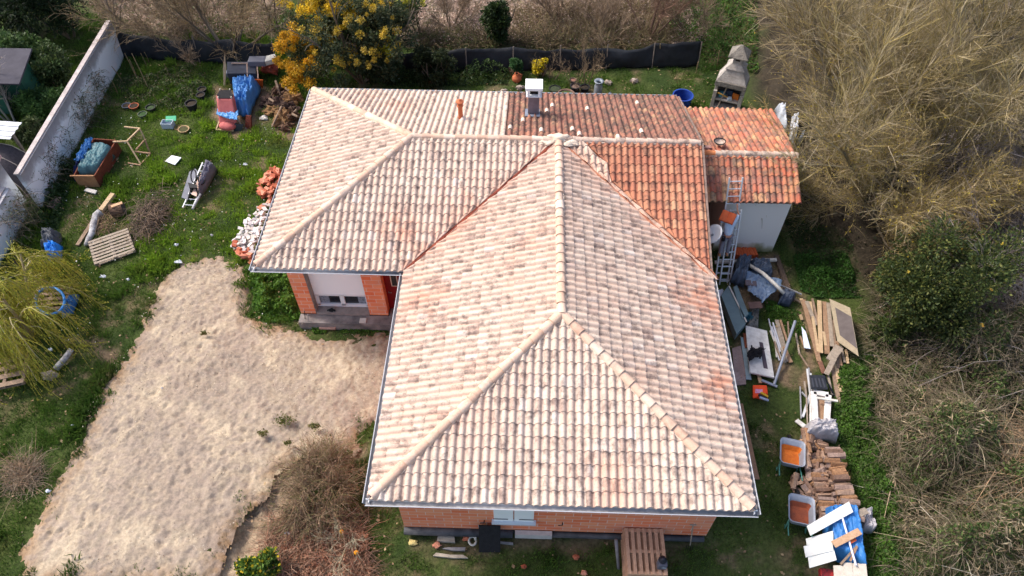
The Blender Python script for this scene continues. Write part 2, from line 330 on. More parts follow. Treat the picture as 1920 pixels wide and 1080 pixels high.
def masks(x, y):
    wob = (fbm(x*1.3, y*1.3, 3)-.47)*1.2; X = x+wob; Y = y+(fbm(x*1.3+40, y*1.3, 5)-.47)*1.2
    soft = lambda P, r=.35: np.where(inpoly(X, Y, P), np.clip(pdist(X, Y, P)/r, 0, 1), 0.)
    d = soft(PIT)
    for p in DIRTS: d = np.maximum(d, soft(p))
    b = np.clip((fbm(x*.7, y*.7, 11)-.53)*7, 0, .85)*np.clip((fbm(x*4, y*4, 12)-.35)*4, 0, 1); d = np.maximum(d, b*.8)
    l = np.maximum(np.maximum(soft(LITTER, 1), soft(LITTER2, 1)), 0); rd = soft(RED, .6)
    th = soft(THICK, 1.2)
    return d, l, rd, th
# ------------------------------------------------------------ ground sheet
gx = np.concatenate([[-400, -200, -100, -60], np.arange(-36, 34, .14), [60, 100, 200, 400]]); gy = np.concatenate([[-300, -100, -40, -12], np.arange(-4, 40, .14), [60, 120, 250, 500]])
X, Y = np.meshgrid(gx, gy); Z = (fbm(X*.8, Y*.8, 1)-.5)*.14+(fbm(X*5, Y*5, 2)-.5)*.05
Z = np.where(inpoly(X, Y, HOUSE), -.05, Z)
pit = np.where(inpoly(X, Y, PIT), np.clip(pdist(X, Y, PIT)/.5, 0, 1), 0); Z = Z-pit*(.25+.5*np.abs(fbm(X*1.8, Y*1.8, 33)-.5)*2)
d, l, rd, th = masks(X, Y); Z = Z+l*(fbm(X*2.2, Y*2.2, 9)-.4)*.35+th*(fbm(X*1.1, Y*1.1, 10)-.3)*.8
V = np.stack([X, Y, Z], -1).reshape(-1, 3); i = np.arange(X.size).reshape(X.shape)
F = np.stack([i[:-1, :-1], i[:-1, 1:], i[1:, 1:], i[1:, :-1]], -1).reshape(-1, 4)
gm = bpy.data.materials.new('soil_and_grass'); gm.use_nodes = True; N = gm.node_tree.nodes; L = gm.node_tree.links; b = N['Principled BSDF']; b.inputs['Roughness'].default_value = .95; b.inputs['Specular IOR Level'].default_value = .1
a = N.new('ShaderNodeAttribute'); a.attribute_name = 'Col'
n1 = N.new('ShaderNodeTexNoise'); n1.inputs['Scale'].default_value = 9; n1.inputs['Detail'].default_value = 8; tc = N.new('ShaderNodeTexCoord'); L.new(tc.outputs['Object'], n1.inputs['Vector'])
ov = N.new('ShaderNodeMixRGB'); ov.blend_type = 'OVERLAY'; ov.inputs[0].default_value = .8; L.new(a.outputs['Color'], ov.inputs[1]); L.new(n1.outputs['Fac'], ov.inputs[2]); L.new(ov.outputs[0], b.inputs['Base Color'])
bp = N.new('ShaderNodeBump'); bp.inputs['Strength'].default_value = .8; bp.inputs['Distance'].default_value = .06; n2 = N.new('ShaderNodeTexNoise'); n2.inputs['Scale'].default_value = 14; n2.inputs['Detail'].default_value = 8; L.new(tc.outputs['Object'], n2.inputs['Vector']); L.new(n2.outputs['Fac'], bp.inputs['Height']); L.new(bp.outputs['Normal'], b.inputs['Normal'])
def lerp(a, b, t): return a*(1-t[..., None])+np.array(b)*t[..., None]
g = lerp(np.ones(X.shape+(3,))*np.array((.03, .05, .014)), (.07, .09, .025), np.clip(fbm(X*.9, Y*.9, 4)*2-.5, 0, 1))
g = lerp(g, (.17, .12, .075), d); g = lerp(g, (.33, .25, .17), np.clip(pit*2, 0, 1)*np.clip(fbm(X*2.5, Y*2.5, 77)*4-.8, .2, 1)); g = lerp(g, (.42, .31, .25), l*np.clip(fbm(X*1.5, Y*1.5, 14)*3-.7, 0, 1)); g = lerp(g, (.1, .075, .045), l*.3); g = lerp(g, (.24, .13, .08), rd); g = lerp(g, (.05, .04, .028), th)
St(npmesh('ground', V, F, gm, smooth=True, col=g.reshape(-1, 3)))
# ------------------------------------------------------------ spread sand
P = np.array(SAND); gx = np.arange(P[:, 0].min()-.3, P[:, 0].max()+.3, .055); gy = np.arange(P[:, 1].min()-.3, P[:, 1].max()+.3, .055)
X, Y = np.meshgrid(gx, gy); X2 = X+(fbm(X*2.2, Y*2.2, 51, 5)-.47)*.45; Y2 = Y+(fbm(X*2.2, Y*2.2, 52, 5)-.47)*.45
ins = inpoly(X2, Y2, SAND); dd = np.where(ins, pdist(X2, Y2, SAND), -.01)
ed = np.clip(dd/.4, 0, 1); A0 = X*.76+Y*.65; B0 = -X*.65+Y*.76
Z = -.05+.09*ed+.16*np.clip(dd/1.8, 0, 1)+(fbm(X*.7, Y*.7, 53)-.5)*.12+(fbm(X*2.6, Y*1.6, 54)-.5)*.03+(fbm(A0*8, B0*4.5, 55)-.5)*.075+(fbm(X*19, Y*16, 57)-.5)*.08
c_, s_ = math.cos(.7), math.sin(.7); A = X*c_+Y*s_; B = -X*s_+Y*c_; Z = Z+(np.abs(fbm(A*1.2, B*4.5, 56)-.48))*.05
hx = rng.uniform(gx[0], gx[-1], 4200); hy = rng.uniform(gy[0], gy[-1], 4200)
for q in range(4200):
    r = .045+.055*rng.random(); i0 = int((hx[q]-gx[0])/.055); j0 = int((hy[q]-gy[0])/.055); k = 5
    sl_ = (slice(max(j0-k, 0), j0+k), slice(max(i0-k, 0), i0+k)); th_ = rng.uniform(0, 3.14); dx = X[sl_]-hx[q]; dy = Y[sl_]-hy[q]
    e = (dx*math.cos(th_)+dy*math.sin(th_))**2/(r*1.6)**2+(-dx*math.sin(th_)+dy*math.cos(th_))**2/r**2; Z[sl_] -= (.015+.05*rng.random()**3)*np.exp(-e*1.5)
V = np.stack([X, Y, Z], -1).reshape(-1, 3); i = np.arange(X.size).reshape(X.shape)
F = np.stack([i[:-1, :-1], i[:-1, 1:], i[1:, 1:], i[1:, :-1]], -1).reshape(-1, 4); ok = (dd.reshape(-1) > -.005)[F].all(1)
damp = np.clip(1.15-dd/.75, 0, 1)**1.2; house = np.clip(1-np.abs(X+4.5)/2.2, 0, 1)*.5*np.clip(fbm(X*2, Y*2, 58)*3-.8, 0, 1)
cs = lerp(np.ones(X.shape+(3,))*np.array((.375, .302, .222)), (.315, .253, .19), np.clip(fbm(X*.6, Y*.6, 59)*3-1, 0, 1)); cs = lerp(cs, (.27, .17, .095), damp); cs = lerp(cs, (.30, .205, .15), house)
cs = lerp(cs, (.30, .24, .20), np.clip(fbm(X*5, Y*5, 60, 6)*6-2.9, 0, .5)); cs = lerp(cs, (.27, .21, .17), np.clip(fbm(A*.9, B*.35, 61, 6)*6-3.3, 0, .4)); cs = lerp(cs, (.25, .205, .165), np.clip(fbm(X*7, Y*7, 66, 5)*7-3.4, 0, .75)*np.clip(fbm(X*.45+3, Y*.45, 67)*4-1.6, 0, 1)*np.clip((-X-7)/3, 0, 1)); cs = lerp(cs, (.49, .40, .285), np.clip(fbm(X*1.1, Y*1.1, 62)*5-2.9, 0, .6))
sm = bpy.data.materials.new('sand'); sm.use_nodes = True; N = sm.node_tree.nodes; L = sm.node_tree.links; b = N['Principled BSDF']; b.inputs['Roughness'].default_value = .95; b.inputs['Specular IOR Level'].default_value = .1
a = N.new('ShaderNodeAttribute'); a.attribute_name = 'Col'; tc = N.new('ShaderNodeTexCoord'); n1 = N.new('ShaderNodeTexNoise'); n1.inputs['Scale'].default_value = 11; n1.inputs['Detail'].default_value = 9; n1.inputs['Roughness'].default_value = .7; L.new(tc.outputs['Object'], n1.inputs['Vector'])
ov = N.new('ShaderNodeMixRGB'); ov.blend_type = 'OVERLAY'; ov.inputs[0].default_value = .8; L.new(a.outputs['Color'], ov.inputs[1]); L.new(n1.outputs['Fac'], ov.inputs[2]); L.new(ov.outputs[0], b.inputs['Base Color'])
bp = N.new('ShaderNodeBump'); bp.inputs['Strength'].default_value = .5; bp.inputs['Distance'].default_value = .03; n2 = N.new('ShaderNodeTexNoise'); n2.inputs['Scale'].default_value = 24; n2.inputs['Detail'].default_value = 6; L.new(tc.outputs['Object'], n2.inputs['Vector']); L.new(n2.outputs['Fac'], bp.inputs['Height']); L.new(bp.outputs['Normal'], b.inputs['Normal'])
St(npmesh('sand', V, F[ok], sm, smooth=True, col=cs.reshape(-1, 3)))
SANDW = SAND
# ------------------------------------------------------------ materials used by the house
ZINC = mat('zinc', S(136, 136, 140), S(160, 160, 164), 5, .55, metal=.1); WHITE = mat('white_paint', S(228, 230, 232), S(214, 216, 220), 2, .5)
RENDER = mat('lime_render', S(206, 196, 184), S(190, 178, 160), 1.2, .9, .2, 20); CONC = mat('concrete', S(150, 144, 138), S(120, 116, 112), 3, .9, .4, 18)
BITUM = mat('bitumen', S(52, 54, 60), S(88, 88, 92), 2.2, .6, .3, 9); MORTAR = mat('mortar', S(226, 210, 192), S(200, 178, 158), 6, .95, .5, 20)
REDDECK = mat('clay_dust', S(150, 72, 50), S(180, 92, 64), 4, .95); REDDOOR = mat('red_door', S(132, 16, 30), S(112, 14, 26), 3, .45); GLASS = mat('dark_glass', S(36, 40, 46), rough=.12, spec=.6)
BLACK = mat('black_rubber', S(26, 25, 28), S(38, 37, 40), 8, .85, .3, 60); DARKW = mat('dark_void', S(34, 28, 26), rough=.95)
YA, YB, YM = 7.83, 17.48, 12.655
E = 3.58; PER = .2262
TU = np.array([0, .08, .18, .28, .38, .48, .58, .66, .72, .80, .9]); 
def prof(u, amp=.070):
    t = (u/PER) % 1.0; return np.where(t < .68, amp*np.clip(np.sin(np.pi*np.clip(t, 0, .68)/.68), 0, 1)**.6, -.014*np.sin(np.pi*(t-.68)/.32))
def tiles(name, parent, mt, org, ud, vd, z0, sl_, vmax, uL, uR, seed=0, lift=.05, over=.05, ph=0.):
    """clay tile field: u runs along the eave, v (plan) up the slope, every tile has its own height and overlap step"""
    c = .345/math.sqrt(1+sl_*sl_); nc = int(math.ceil(vmax/c-.01)); r = np.random.default_rng(seed+5); V = []; UV = []; Fs = []; base = 0
    org = np.array(org, float); ud = np.array(ud, float); vd = np.array(vd, float)
    for j in range(nc):
        v0, v1 = j*c, min((j+1)*c, vmax); l0, r0, l1, r1 = uL(v0), uR(v0), uL(v1), uR(v1)
        lo, hi = min(l0, l1), max(r0, r1)
        if hi-lo < .03: continue
        k0, k1 = int(math.floor((lo-ph)/PER)), int(math.ceil((hi-ph)/PER)); us = (np.arange(k0, k1)[:, None]+TU[None]).ravel()*PER+ph; us = np.append(us, k1*PER+ph)
        tid = np.floor((us-ph)/PER+1e-6).astype(int); jit = r.normal(size=k1-k0+2)*.004; jv = r.normal(size=k1-k0+2)*.008; J = jit[np.clip(tid-k0, 0, k1-k0)]; JV = jv[np.clip(tid-k0, 0, k1-k0)]
        vb = v0-(over if j == 0 else .015)+JV
        a0 = np.clip(us, l0, max(r0, l0)); a1 = np.clip(us, l1, max(r1, l1)); h0 = prof(a0-ph); h1 = prof(a1-ph)
        rows = []
        for (a, v, h) in ((a0, vb, h0-.02 if j == 0 else h0), (a0, vb, h0+.032+J), (a0, vb, h0+.032+J), (a1, np.full_like(a1, v1), h1+J*.5)):
            P = org[None, :2]+a[:, None]*ud[None]+v[:, None]*vd[None]; z = z0+v*sl_+lift+h
            rows.append(np.column_stack([P, z]))
        n = len(us); V += rows
        uvs = (us-ph)/PER
        for q, vv in enumerate((j+.02, j+.02, j+.02, j+.96)): UV.append(np.column_stack([uvs, np.full(n, vv)]))
        for a, b_ in ((0, 1), (2, 3)):
            i = np.arange(n-1); w_ = np.maximum(np.abs(np.diff(a0)), np.abs(np.diff(a1))) > 1e-5
            f = np.stack([base+a*n+i, base+a*n+i+1, base+b_*n+i+1, base+b_*n+i], 1)[w_]; Fs.append(f)
        base += 4*n
    V = np.concatenate(V); UV = np.concatenate(UV); F = np.concatenate(Fs)
    # per tile uv must not straddle ids: nudge
    nrm = np.cross(V[F[0, 1]]-V[F[0, 0]], V[F[-1, 2]]-V[F[-1, 0]])
    if np.cross(np.append(ud, 0), np.append(vd, 0))[2] < 0: F = F[:, ::-1]
    dust = np.zeros(len(V))
    for (vx, s_) in ((-5, 1), (5, -1)):
        a = np.array([vx, YA]); dd_ = np.array([0, YM])-a; tt = np.clip(((V[:, :2]-a)@dd_)/(dd_@dd_), 0, 1); dist = np.linalg.norm(V[:, :2]-a-tt[:, None]*dd_, axis=1); dust = np.maximum(dust, (.85 if s_ > 0 else .75)*np.exp(-dist/(.55 if s_ > 0 else .45))*(1-.5*tt))
    for (qx, qy, qr, qa) in ((4.7, 3.6, .8, 1.), (4.6, 6.8, 1.1, 1.), (-4.2, 6.4, 1.0, .6), (-6.2, 15.6, .9, .55), (-7.6, 16.8, .7, .5), (-2.6, 2.2, .9, .35), (-5.3, 9.2, .8, .8), (1.2, .5, .8, .5), (-1.0, 7.5, 1.2, .3), (-3.2, 10.2, .8, .6)): dust = np.maximum(dust, qa*np.exp(-((V[:, 0]-qx)**2+(V[:, 1]-qy)**2)/qr**2))
    o = npmesh(name, V, F, mt, parent, smooth=True, uv=UV, col=np.repeat((.7*dust).clip(0, 1)[:, None], 3, 1))
    return o
def fixuv(o):   # give every face the uv ids of its own tile
    me = o.data; uvl = me.uv_layers[0]; n = len(me.loops); a = np.zeros(n*2, np.float32); uvl.data.foreach_get('uv', a); a = a.reshape(-1, 4, 2)
    c = np.floor(a.mean(1)+1e-4); a = np.clip(a, c[:, None]+.02, c[:, None]+.98); uvl.data.foreach_set('uv', a.ravel().astype(np.float32))
def ridge(name, parent, p, q, r=.115, L=.37, mt=None, seed=0, k=9, cap=True):
    p = np.array(p, float); q = np.array(q, float); d = q-p; ln = np.linalg.norm(d); d /= ln; sd = np.array([d[1], -d[0], 0]); sd /= np.linalg.norm(sd); up = np.cross(sd, d); n = max(1, int(round(ln/L))); L = ln/n
    V = []; F = []; UV = []; rr = np.random.default_rng(seed); b = 0
    for i in range(n):
        jit = rr.normal()*.006; o = p+d*(i*L-.02); sdj = rr.normal()*.008
        for (s0, ra, dz) in ((0, r*.86, -.0), (0, r*1.16, .018), (0, r*1.16, .018), (L+.02, r*.95, 0)):
            for t in range(k+1):
                a = math.pi*t/k; V.append(o+d*s0+sd*(math.cos(a)*ra+sdj)+up*(math.sin(a)*ra*.85+dz+jit)); UV.append((i*3.0+.5+seed*17, .1 if s0 == 0 else .9))
        for row in (0, 2):
            F += [(b+row*(k+1)+t, b+row*(k+1)+t+1, b+(row+1)*(k+1)+t+1, b+(row+1)*(k+1)+t) for t in range(k)]
        b += 4*(k+1)
    o = npmesh(name, V, F, mt or RIDGE, parent, smooth=True, uv=UV)
    MB().beam(p-np.array([0, 0, .03]), q-np.array([0, 0, .03]), r*2.3, .07).build('mortar_bed', MORTAR, o)
    return o
def gutter(parent, p, q, out):
    """half-round gutter from p to q, out = outward xy direction"""
    p = np.array(p, float); q = np.array(q, float); o = np.array([out[0], out[1], 0.]); V = []; k = 7; c = .072
    for e in (p, q):
        for t in range(k+1):
            a = math.pi+math.pi*t/k; V.append(e+o*(c-.02+math.cos(a)*-.075)+np.array([0, 0, math.sin(a)*.07]))
    F = [(t, t+1, k+2+t, k+1+t) for t in range(k)]
    ob = MB().add(V, F).build('gutter', ZINC, parent, smooth=True); md = ob.modifiers.new('t', 'SOLIDIFY'); md.thickness = .006
    e = o*(c-.02+.08)
    s = MB().tube([p+e, q+e], .014, 6).build('gutter_rim', mat('gutter_bead', S(190, 192, 198), rough=.5, metal=.3), ob)
    e2 = o*(c-.02-.085)+np.array([0, 0, -.03]); MB().beam(p+e2, q+e2, .02, .16).build('fascia_board', WHITE, ob)
H_ = thing('brick_house', 'large unrendered orange brick house with hipped roofs of pale clay tiles', 'house', (0, 8, 0))
s1 = 1.62/5; s2 = 1.62/4.83; YA, YB, YM = 7.83, 17.48, 12.655; XL, XR = -10., 5.0; ZR = E+1.62
for t in (
    tiles('roof_tiles', H_, NEW, (-5, 0), (1, 0), (0, 1), E, s1, 5, lambda v: v, lambda v: 10-v, 1),
    tiles('roof_tiles', H_, NEW, (-5, 0), (0, 1), (1, 0), E, s1, 5, lambda v: v, lambda v: YA+v*4.83/5-.07, 2),
    tiles('roof_tiles', H_, NEW, (5, 0), (0, 1), (-1, 0), E, s1, 5, lambda v: v, lambda v: YA+v*4.83/5-.05, 3),
    tiles('roof_tiles', H_, NEW, (0, YA), (1, 0), (0, 1), E, s2, 4.825, lambda v: XL+v, lambda v: -5+v*5/4.83-.07, 4),
    tiles('roof_tiles', H_, NEW, (0, YB), (1, 0), (0, -1), E, s2, 4.825, lambda v: XL+v, lambda v: -1.9, 5),
    tiles('roof_tiles', H_, NEW, (XL, 0), (0, 1), (1, 0), E, s2, 4.825, lambda v: YA+v, lambda v: YB-v, 6),
    tiles('roof_tiles', H_, NEW, (0, YA), (1, 0), (0, 1), E, s2, 4.825, lambda v: 5-v*5/4.83+.05, lambda v: max(min(1.75, 5-v*5/4.83+.75), 5-v*5/4.83+.2), 7)): fixuv(t)
for t in (
    tiles('old_roof_tiles', H_, MIX if 0 else OLD, (0, YB), (1, 0), (0, -1), E, s2, 4.825, lambda v: -1.88, lambda v: XR-.02, 8),
    tiles('old_roof_tiles', H_, tile_mat('orange_tile', [(0, S(176, 120, 96)), (.3, S(160, 102, 82)), (.5, S(184, 132, 104)), (.8, S(168, 110, 88)), (1, S(186, 144, 114))], S(104, 76, 66), .9, .6, S(144, 98, 82)), (0, YA), (1, 0), (0, 1), E, s2, 4.825, lambda v: max(min(1.77, 5-v*5/4.83+.77), 5-v*5/4.83+.22), lambda v: XR-.02, 9)): fixuv(t); t['label'] = 'old red and orange clay tiles, some weathered dark'
# stray pale tiles set among the old ones
mb = MB()
for (px, py) in ((1042, 198), (1030, 208), (983, 226), (1018, 245), (1078, 243), (1091, 252), (1108, 204), (1193, 193), (1201, 247), (962, 240), (1167, 258)):
    p = at(px, py, E+1.0)
    for _ in range(4): p = at(px, py, E+(YB-p[1])*s2+.1)
    u0 = math.floor(p[0]/PER)*PER; zz = E+(YB-p[1])*s2+.052; yy = p[1]; n = 8; V = []
    for dy in (-.18, .16):
        for t in range(n+1): u = t/n*.7*PER; V.append((u0+u-.004, yy-dy, zz+dy*s2+prof(np.array(u))*1.15+.036))
    for t in range(n+1): u = t/n*.7*PER; V.append((u0+u-.004, yy+.18, zz-.18*s2+prof(np.array(u))*.9))
    mb.add(V, [(t, n+1+t, n+2+t, t+1) for t in range(n)]+[(t, t+1, 2*n+3+t, 2*n+2+t) for t in range(n)])
mb.build('vent_tiles', mat('pale_clay', S(232, 212, 196), S(214, 186, 168), 7, .85), H_, smooth=False)
# roof deck under the tiles
mb = MB()
def deck(P): mb.slab([(x, y, z-.0) for x, y, z in P], .05)
e = .0; deck([(-5, 0, E), (5, 0, E), (0, 5, ZR)]); deck([(-5, 0, E), (0, 5, ZR), (0, YM, ZR), (-5, YA, E)]); deck([(5, 0, E), (5, YA, E), (0, YM, ZR), (0, 5, ZR)])
deck([(XL, YA, E), (-5, YA, E), (0, YM, ZR), (-5.17, YM, ZR)]); deck([(5, YA, E), (XR-.03, YM, ZR), (0, YM, ZR)]); deck([(XL, YB, E), (-5.17, YM, ZR), (XR-.03, YM, ZR), (XR-.03, YB, E)]); deck([(XL, YA, E), (-5.17, YM, ZR), (XL, YB, E)])
mb.build('roof_deck', REDDECK, H_)
# valleys with clay dust and mortar drips
for (x0, sx) in ((-5, 1), (5, -1)):
    m_ = MB(); pts = [(x0+sx*5*t-sx*.01, YA+4.83*t, E+1.62*t+.055+.012*math.sin(t*37)) for t in np.linspace(.0, .985, 46)]
    m_.tube(pts, .05 if sx > 0 else .042, 7); m_.build('valley_mortar', mat('valley_clay', S(160, 100, 78), S(190, 130, 102), 9, .95, .6, 18) if sx < 0 else mat('valley_dark', S(110, 48, 40), S(156, 82, 62), 5, .95, .6, 18), H_)
zc = ZR+.055
ridge('ridge_tiles', H_, (0, 4.95, zc), (0, YM-.05, zc+.02), .125, .38, seed=1); ridge('ridge_tiles', H_, (XL+4.83, YM, zc), (-.15, YM, zc+.0), .11, .38, seed=2); ridge('ridge_tiles', H_, (.15, YM, zc), (XR-.03, YM, zc), .11, .36, seed=3, mt=NEW)
for k_, (p, q) in enumerate((((-4.93, .07, E+.10), (0, 5, zc+.02)), ((4.93, .07, E+.10), (0, 5, zc+.02)), ((XL+.07, YA+.07, E+.1), (XL+4.83, YM, zc+.02)), ((XL+.07, YB-.07, E+.1), (XL+4.83, YM, zc+.02)))): ridge('hip_tiles', H_, p, q, .125, .40, seed=4+k_)
MB().blob((0, YM, ZR+.1), (.36, .2, .13), 3, .3).build('mortar_patch', MORTAR, H_, smooth=True); MB().blob((.42, YM-.12, ZR+.04), (.3, .2, .08), 5, .3).build('mortar_patch', MORTAR, H_, smooth=True); MB().blob((-.4, YM-.1, ZR+.04), (.24, .16, .07), 8, .3).build('mortar_patch', MORTAR, H_, smooth=True)
gz = E-.0
gutter(H_, (-5.09, -.04, gz), (5.09, -.04, gz), (0, -1)); gutter(H_, (-5.03, -.1, gz), (-5.03, YA-.1, gz), (-1, 0)); gutter(H_, (5.03, -.1, gz), (5.03, YA+.2, gz), (1, 0)); gutter(H_, (XL-.09, YA-.04, gz), (-5.08, YA-.04, gz), (0, -1)); gutter(H_, (XL-.03, YA-.1, gz), (XL-.03, YB+.1, gz), (-1, 0)); gutter(H_, (XL-.1, YB+.07, gz), (XR, YB+.07, gz), (0, 1))
mb = MB(); z0, z1 = E-.13, E-.10
mb.prism([(-4.98, .02), (4.98, .02), (4.98, YA+.3), (-4.98, YA+.3)], z0, z1); mb.prism([(XL+.02, YA+.02), (-4.99, YA+.02), (-4.99, YB-.02), (XL+.02, YB-.02)], z0, z1); mb.prism([(-4.98, YA+.31), (XR-.03, YA+.31), (XR-.03, YB-.02), (-4.98, YB-.02)], z0, z1); mb.build('soffit', WHITE, H_)
# walls
PL = .4; zt = E-.14
mb = MB(); mb.prism([(-4.5, .52), (4.5, .52), (4.5, 8.7), (-4.5, 8.7)], PL, zt); mb.build('wall', BRICK, H_)
mb = MB(); mb.prism([(-9.28, 8.76), (4.62, 8.76), (4.62, 16.95), (-9.28, 16.95)], PL, zt); mb.build('wall', BRICK, H_)
for (x0, x1) in ((-9.28, -8.72), (-6.73, -6.05)): MB().prism([(x0, 8.39), (x1, 8.39), (x1, 8.757), (x0, 8.757)], PL, zt).build('pier', BRICK, H_)
MB().prism([(-8.715, 8.40), (-8.69, 8.40), (-8.69, 8.757), (-8.715, 8.757)], PL, zt).build('reveal', CONC, H_)
pn = MB().box((-7.71, 8.70, 2.32), (1.95, .05, 2.22)).build('roller_shutter', mat('bright_white', S(250, 250, 252), rough=.5), H_); 
for z in np.arange(1.3, 3.3, .09): pass
wf = MB(); 
for (x, z, sx, sz) in ((-7.71, .57, 1.98, .14), (-7.71, 1.17, 1.98, .09), (-8.63, .86, .13, .58), (-6.79, .86, .13, .58), (-7.71, .86, .16, .58)): wf.box((x, 8.70, z), (sx, .07, sz))
W_ = wf.build('window', mat('white_frame', S(232, 232, 234), rough=.45), H_)
for x in (-8.18, -7.24): MB().box((x, 8.74, .86), (.84, .01, .54)).build('pane', GLASS, W_)
for x, w2 in ((-8.38, .34), (-7.0, .3)): MB().box((x, 8.728, .86), (w2, .008, .46)).build('net_curtain', mat('net_curtain', S(150, 158, 170), S(96, 102, 112), 14, .9), W_)
MB().box((-7.71, 8.52, .44), (1.95, .36, .08)).build('sill', mat('sill_concrete', S(158, 146, 138), S(134, 124, 118), 5, .9, .3), H_)
# entrance
D_ = MB().box((-5.50, 8.735, 1.5), (1.09, .05, 2.2)).build('door', REDDOOR, H_); MB().box((-5.68, 8.70, 2.15), (.2, .03, .75)).build('pane', GLASS, D_)
fr_ = MB()
for (x, z, a_, b_) in ((-5.79, 2.15, .03, .81), (-5.57, 2.15, .03, .81), (-5.68, 2.55, .25, .03), (-5.68, 1.76, .25, .03)): fr_.box((x, 8.69, z), (a_, .035, b_))
fr_.build('pane_trim', mat('cream_trim', S(226, 206, 190), rough=.5), D_); MB().box((-5.5, 8.7, .72), (.7, .02, .35)).build('panel_moulding', REDDOOR, D_)
MB().tube([(-5.95, 8.70, 1.42), (-5.95, 8.64, 1.42), (-5.83, 8.64, 1.42)], .012, 6).build('handle', ZINC, D_)
MB().box((-5.29, 8.52, .36), (1.45, .42, .09)).build('threshold', CONC, H_)
# plinth
mb = MB(); mb.prism([(-9.3, 7.98), (-4.55, 7.98), (-4.55, 8.38), (-9.3, 8.38)], -.2, .375); mb.build('porch_ledge', mat('dirty_concrete', S(150, 142, 138), S(96, 92, 92), 1.8, .9, .4, 20), H_)
mb = MB(); mb.prism([(-9.24, 8.42), (-4.6, 8.42), (-4.6, 16.9), (-9.24, 16.9)], -.2, PL-.01); mb.prism([(-4.45, .57), (4.45, .57), (4.45, 16.9), (-4.45, 16.9)], -.2, PL-.012); mb.build('plinth', BITUM, H_)
mb = MB(); mb.tube([(-4.5, .44, .3), (-1.25, .44, .3)], .13, 12).tube([(-.1, .46, .27), (4.45, .46, .27)], .09, 12); mb.build('damp_proof_roll', BITUM, H_, smooth=True)
MB().box((-.63, .42, .32), (1.1, .14, .28)).build('repair_block', mat('pale_block', S(196, 190, 184), S(176, 170, 166), 4, .9), H_)
# shuttered window
s_ = MB().box((-1.52, .49, 1.75), (.56, .05, 1.1)).box((-.93, .49, 1.75), (.56, .05, 1.1)).build('shutter', mat('shutter_paint', S(244, 244, 242), rough=.5), H_, bevel=.006); MB().box((-1.22, .45, 1.17), (1.28, .16, .06)).build('sill', mat('pale_sill', S(196, 206, 214), rough=.7), H_)
IRON = mat('black_iron', S(24, 24, 26), rough=.6)
MB().box((-1.6, .455, 1.36), (.42, .012, .03)).box((-.86, .455, 1.36), (.42, .012, .03)).build('strap_hinge', IRON, s_)
for x in (-2.13, .14): MB().tube([(x+.05, .5, 1.13), (x+.05, .42, 1.13), (x+.05, .42, 1.27)], .014, 6).tube([(x+.05, .42, 1.13), (x-.07, .42, 1.1)], .014, 6).build('shutter_stay', IRON, H_)
# chimneys on the back slope
c1 = thing('metal_chimney', 'narrow grey metal clad chimney under a boxy white cowl on the old red slope', 'chimney', (-.9, 15.2, 4.4))
MB().box((-.9, 15.2, 4.75), (.42, .30, 1.1)).build('shaft', mat('chimney_zinc', S(140, 130, 136), S(122, 110, 114), 3, .5, metal=.3), c1, bevel=.01); MB().box((-.9, 15.2, 5.34), (.58, .50, .05)).build('ledge', WHITE, c1, bevel=.01)
mb = MB()
for x, y in ((-1.1, 15.0), (-.7, 15.0), (-1.1, 15.4), (-.7, 15.4)): mb.box((x, y, 5.50), (.09, .09, .3))
mb.box((-.9, 15.4, 5.5), (.4, .04, .3)); mb.box((-.9, 15.2, 5.70), (.64, .62, .11)); mb.build('cowl', mat('cowl_white', S(238, 238, 238), rough=.5), c1, bevel=.01); MB().box((-.9, 15.2, 5.48), (.3, .2, .22)).build('flue', DARKW, c1)
MB().slab([(-1.22, 15.62, E+(YB-15.62)*s2+.11), (-1.22, 14.78, E+(YB-14.78)*s2+.12), (-.6, 14.78, E+(YB-14.78)*s2+.12), (-.6, 15.62, E+(YB-15.62)*s2+.11)], .02).build('flashing', mat('flashing', S(128, 140, 158), S(110, 112, 124), 4, .5), c1)
CLAY = mat('terracotta', S(196, 116, 78), S(178, 98, 66), 6, .85, .3)
v1 = thing('clay_vent_pipe', 'slim terracotta vent pipe with turned cap rising from the pale tiles', 'vent pipe', (-3.62, 14.55, 4.55))
MB().lathe((-3.62, 14.55, 4.5), [(.13, 0), (.115, .08), (.09, .2), (.085, .62), (.11, .66), (.12, .7), (.1, .74), (.08, .78), (.0, .8)], 16).build('pipe', CLAY, v1, smooth=True)
mb = MB()
for a_ in range(6): mb.tube([(-3.62+.09*math.cos(a_), 14.55+.09*math.sin(a_), 5.26), (-3.62+.09*math.cos(a_), 14.55+.09*math.sin(a_), 5.38)], .018, 5)
mb.lathe((-3.62, 14.55, 5.36), [(.15, 0), (.15, .03), (.07, .08), (.03, .12), (0, .13)], 14); mb.build('cap', CLAY, v1)
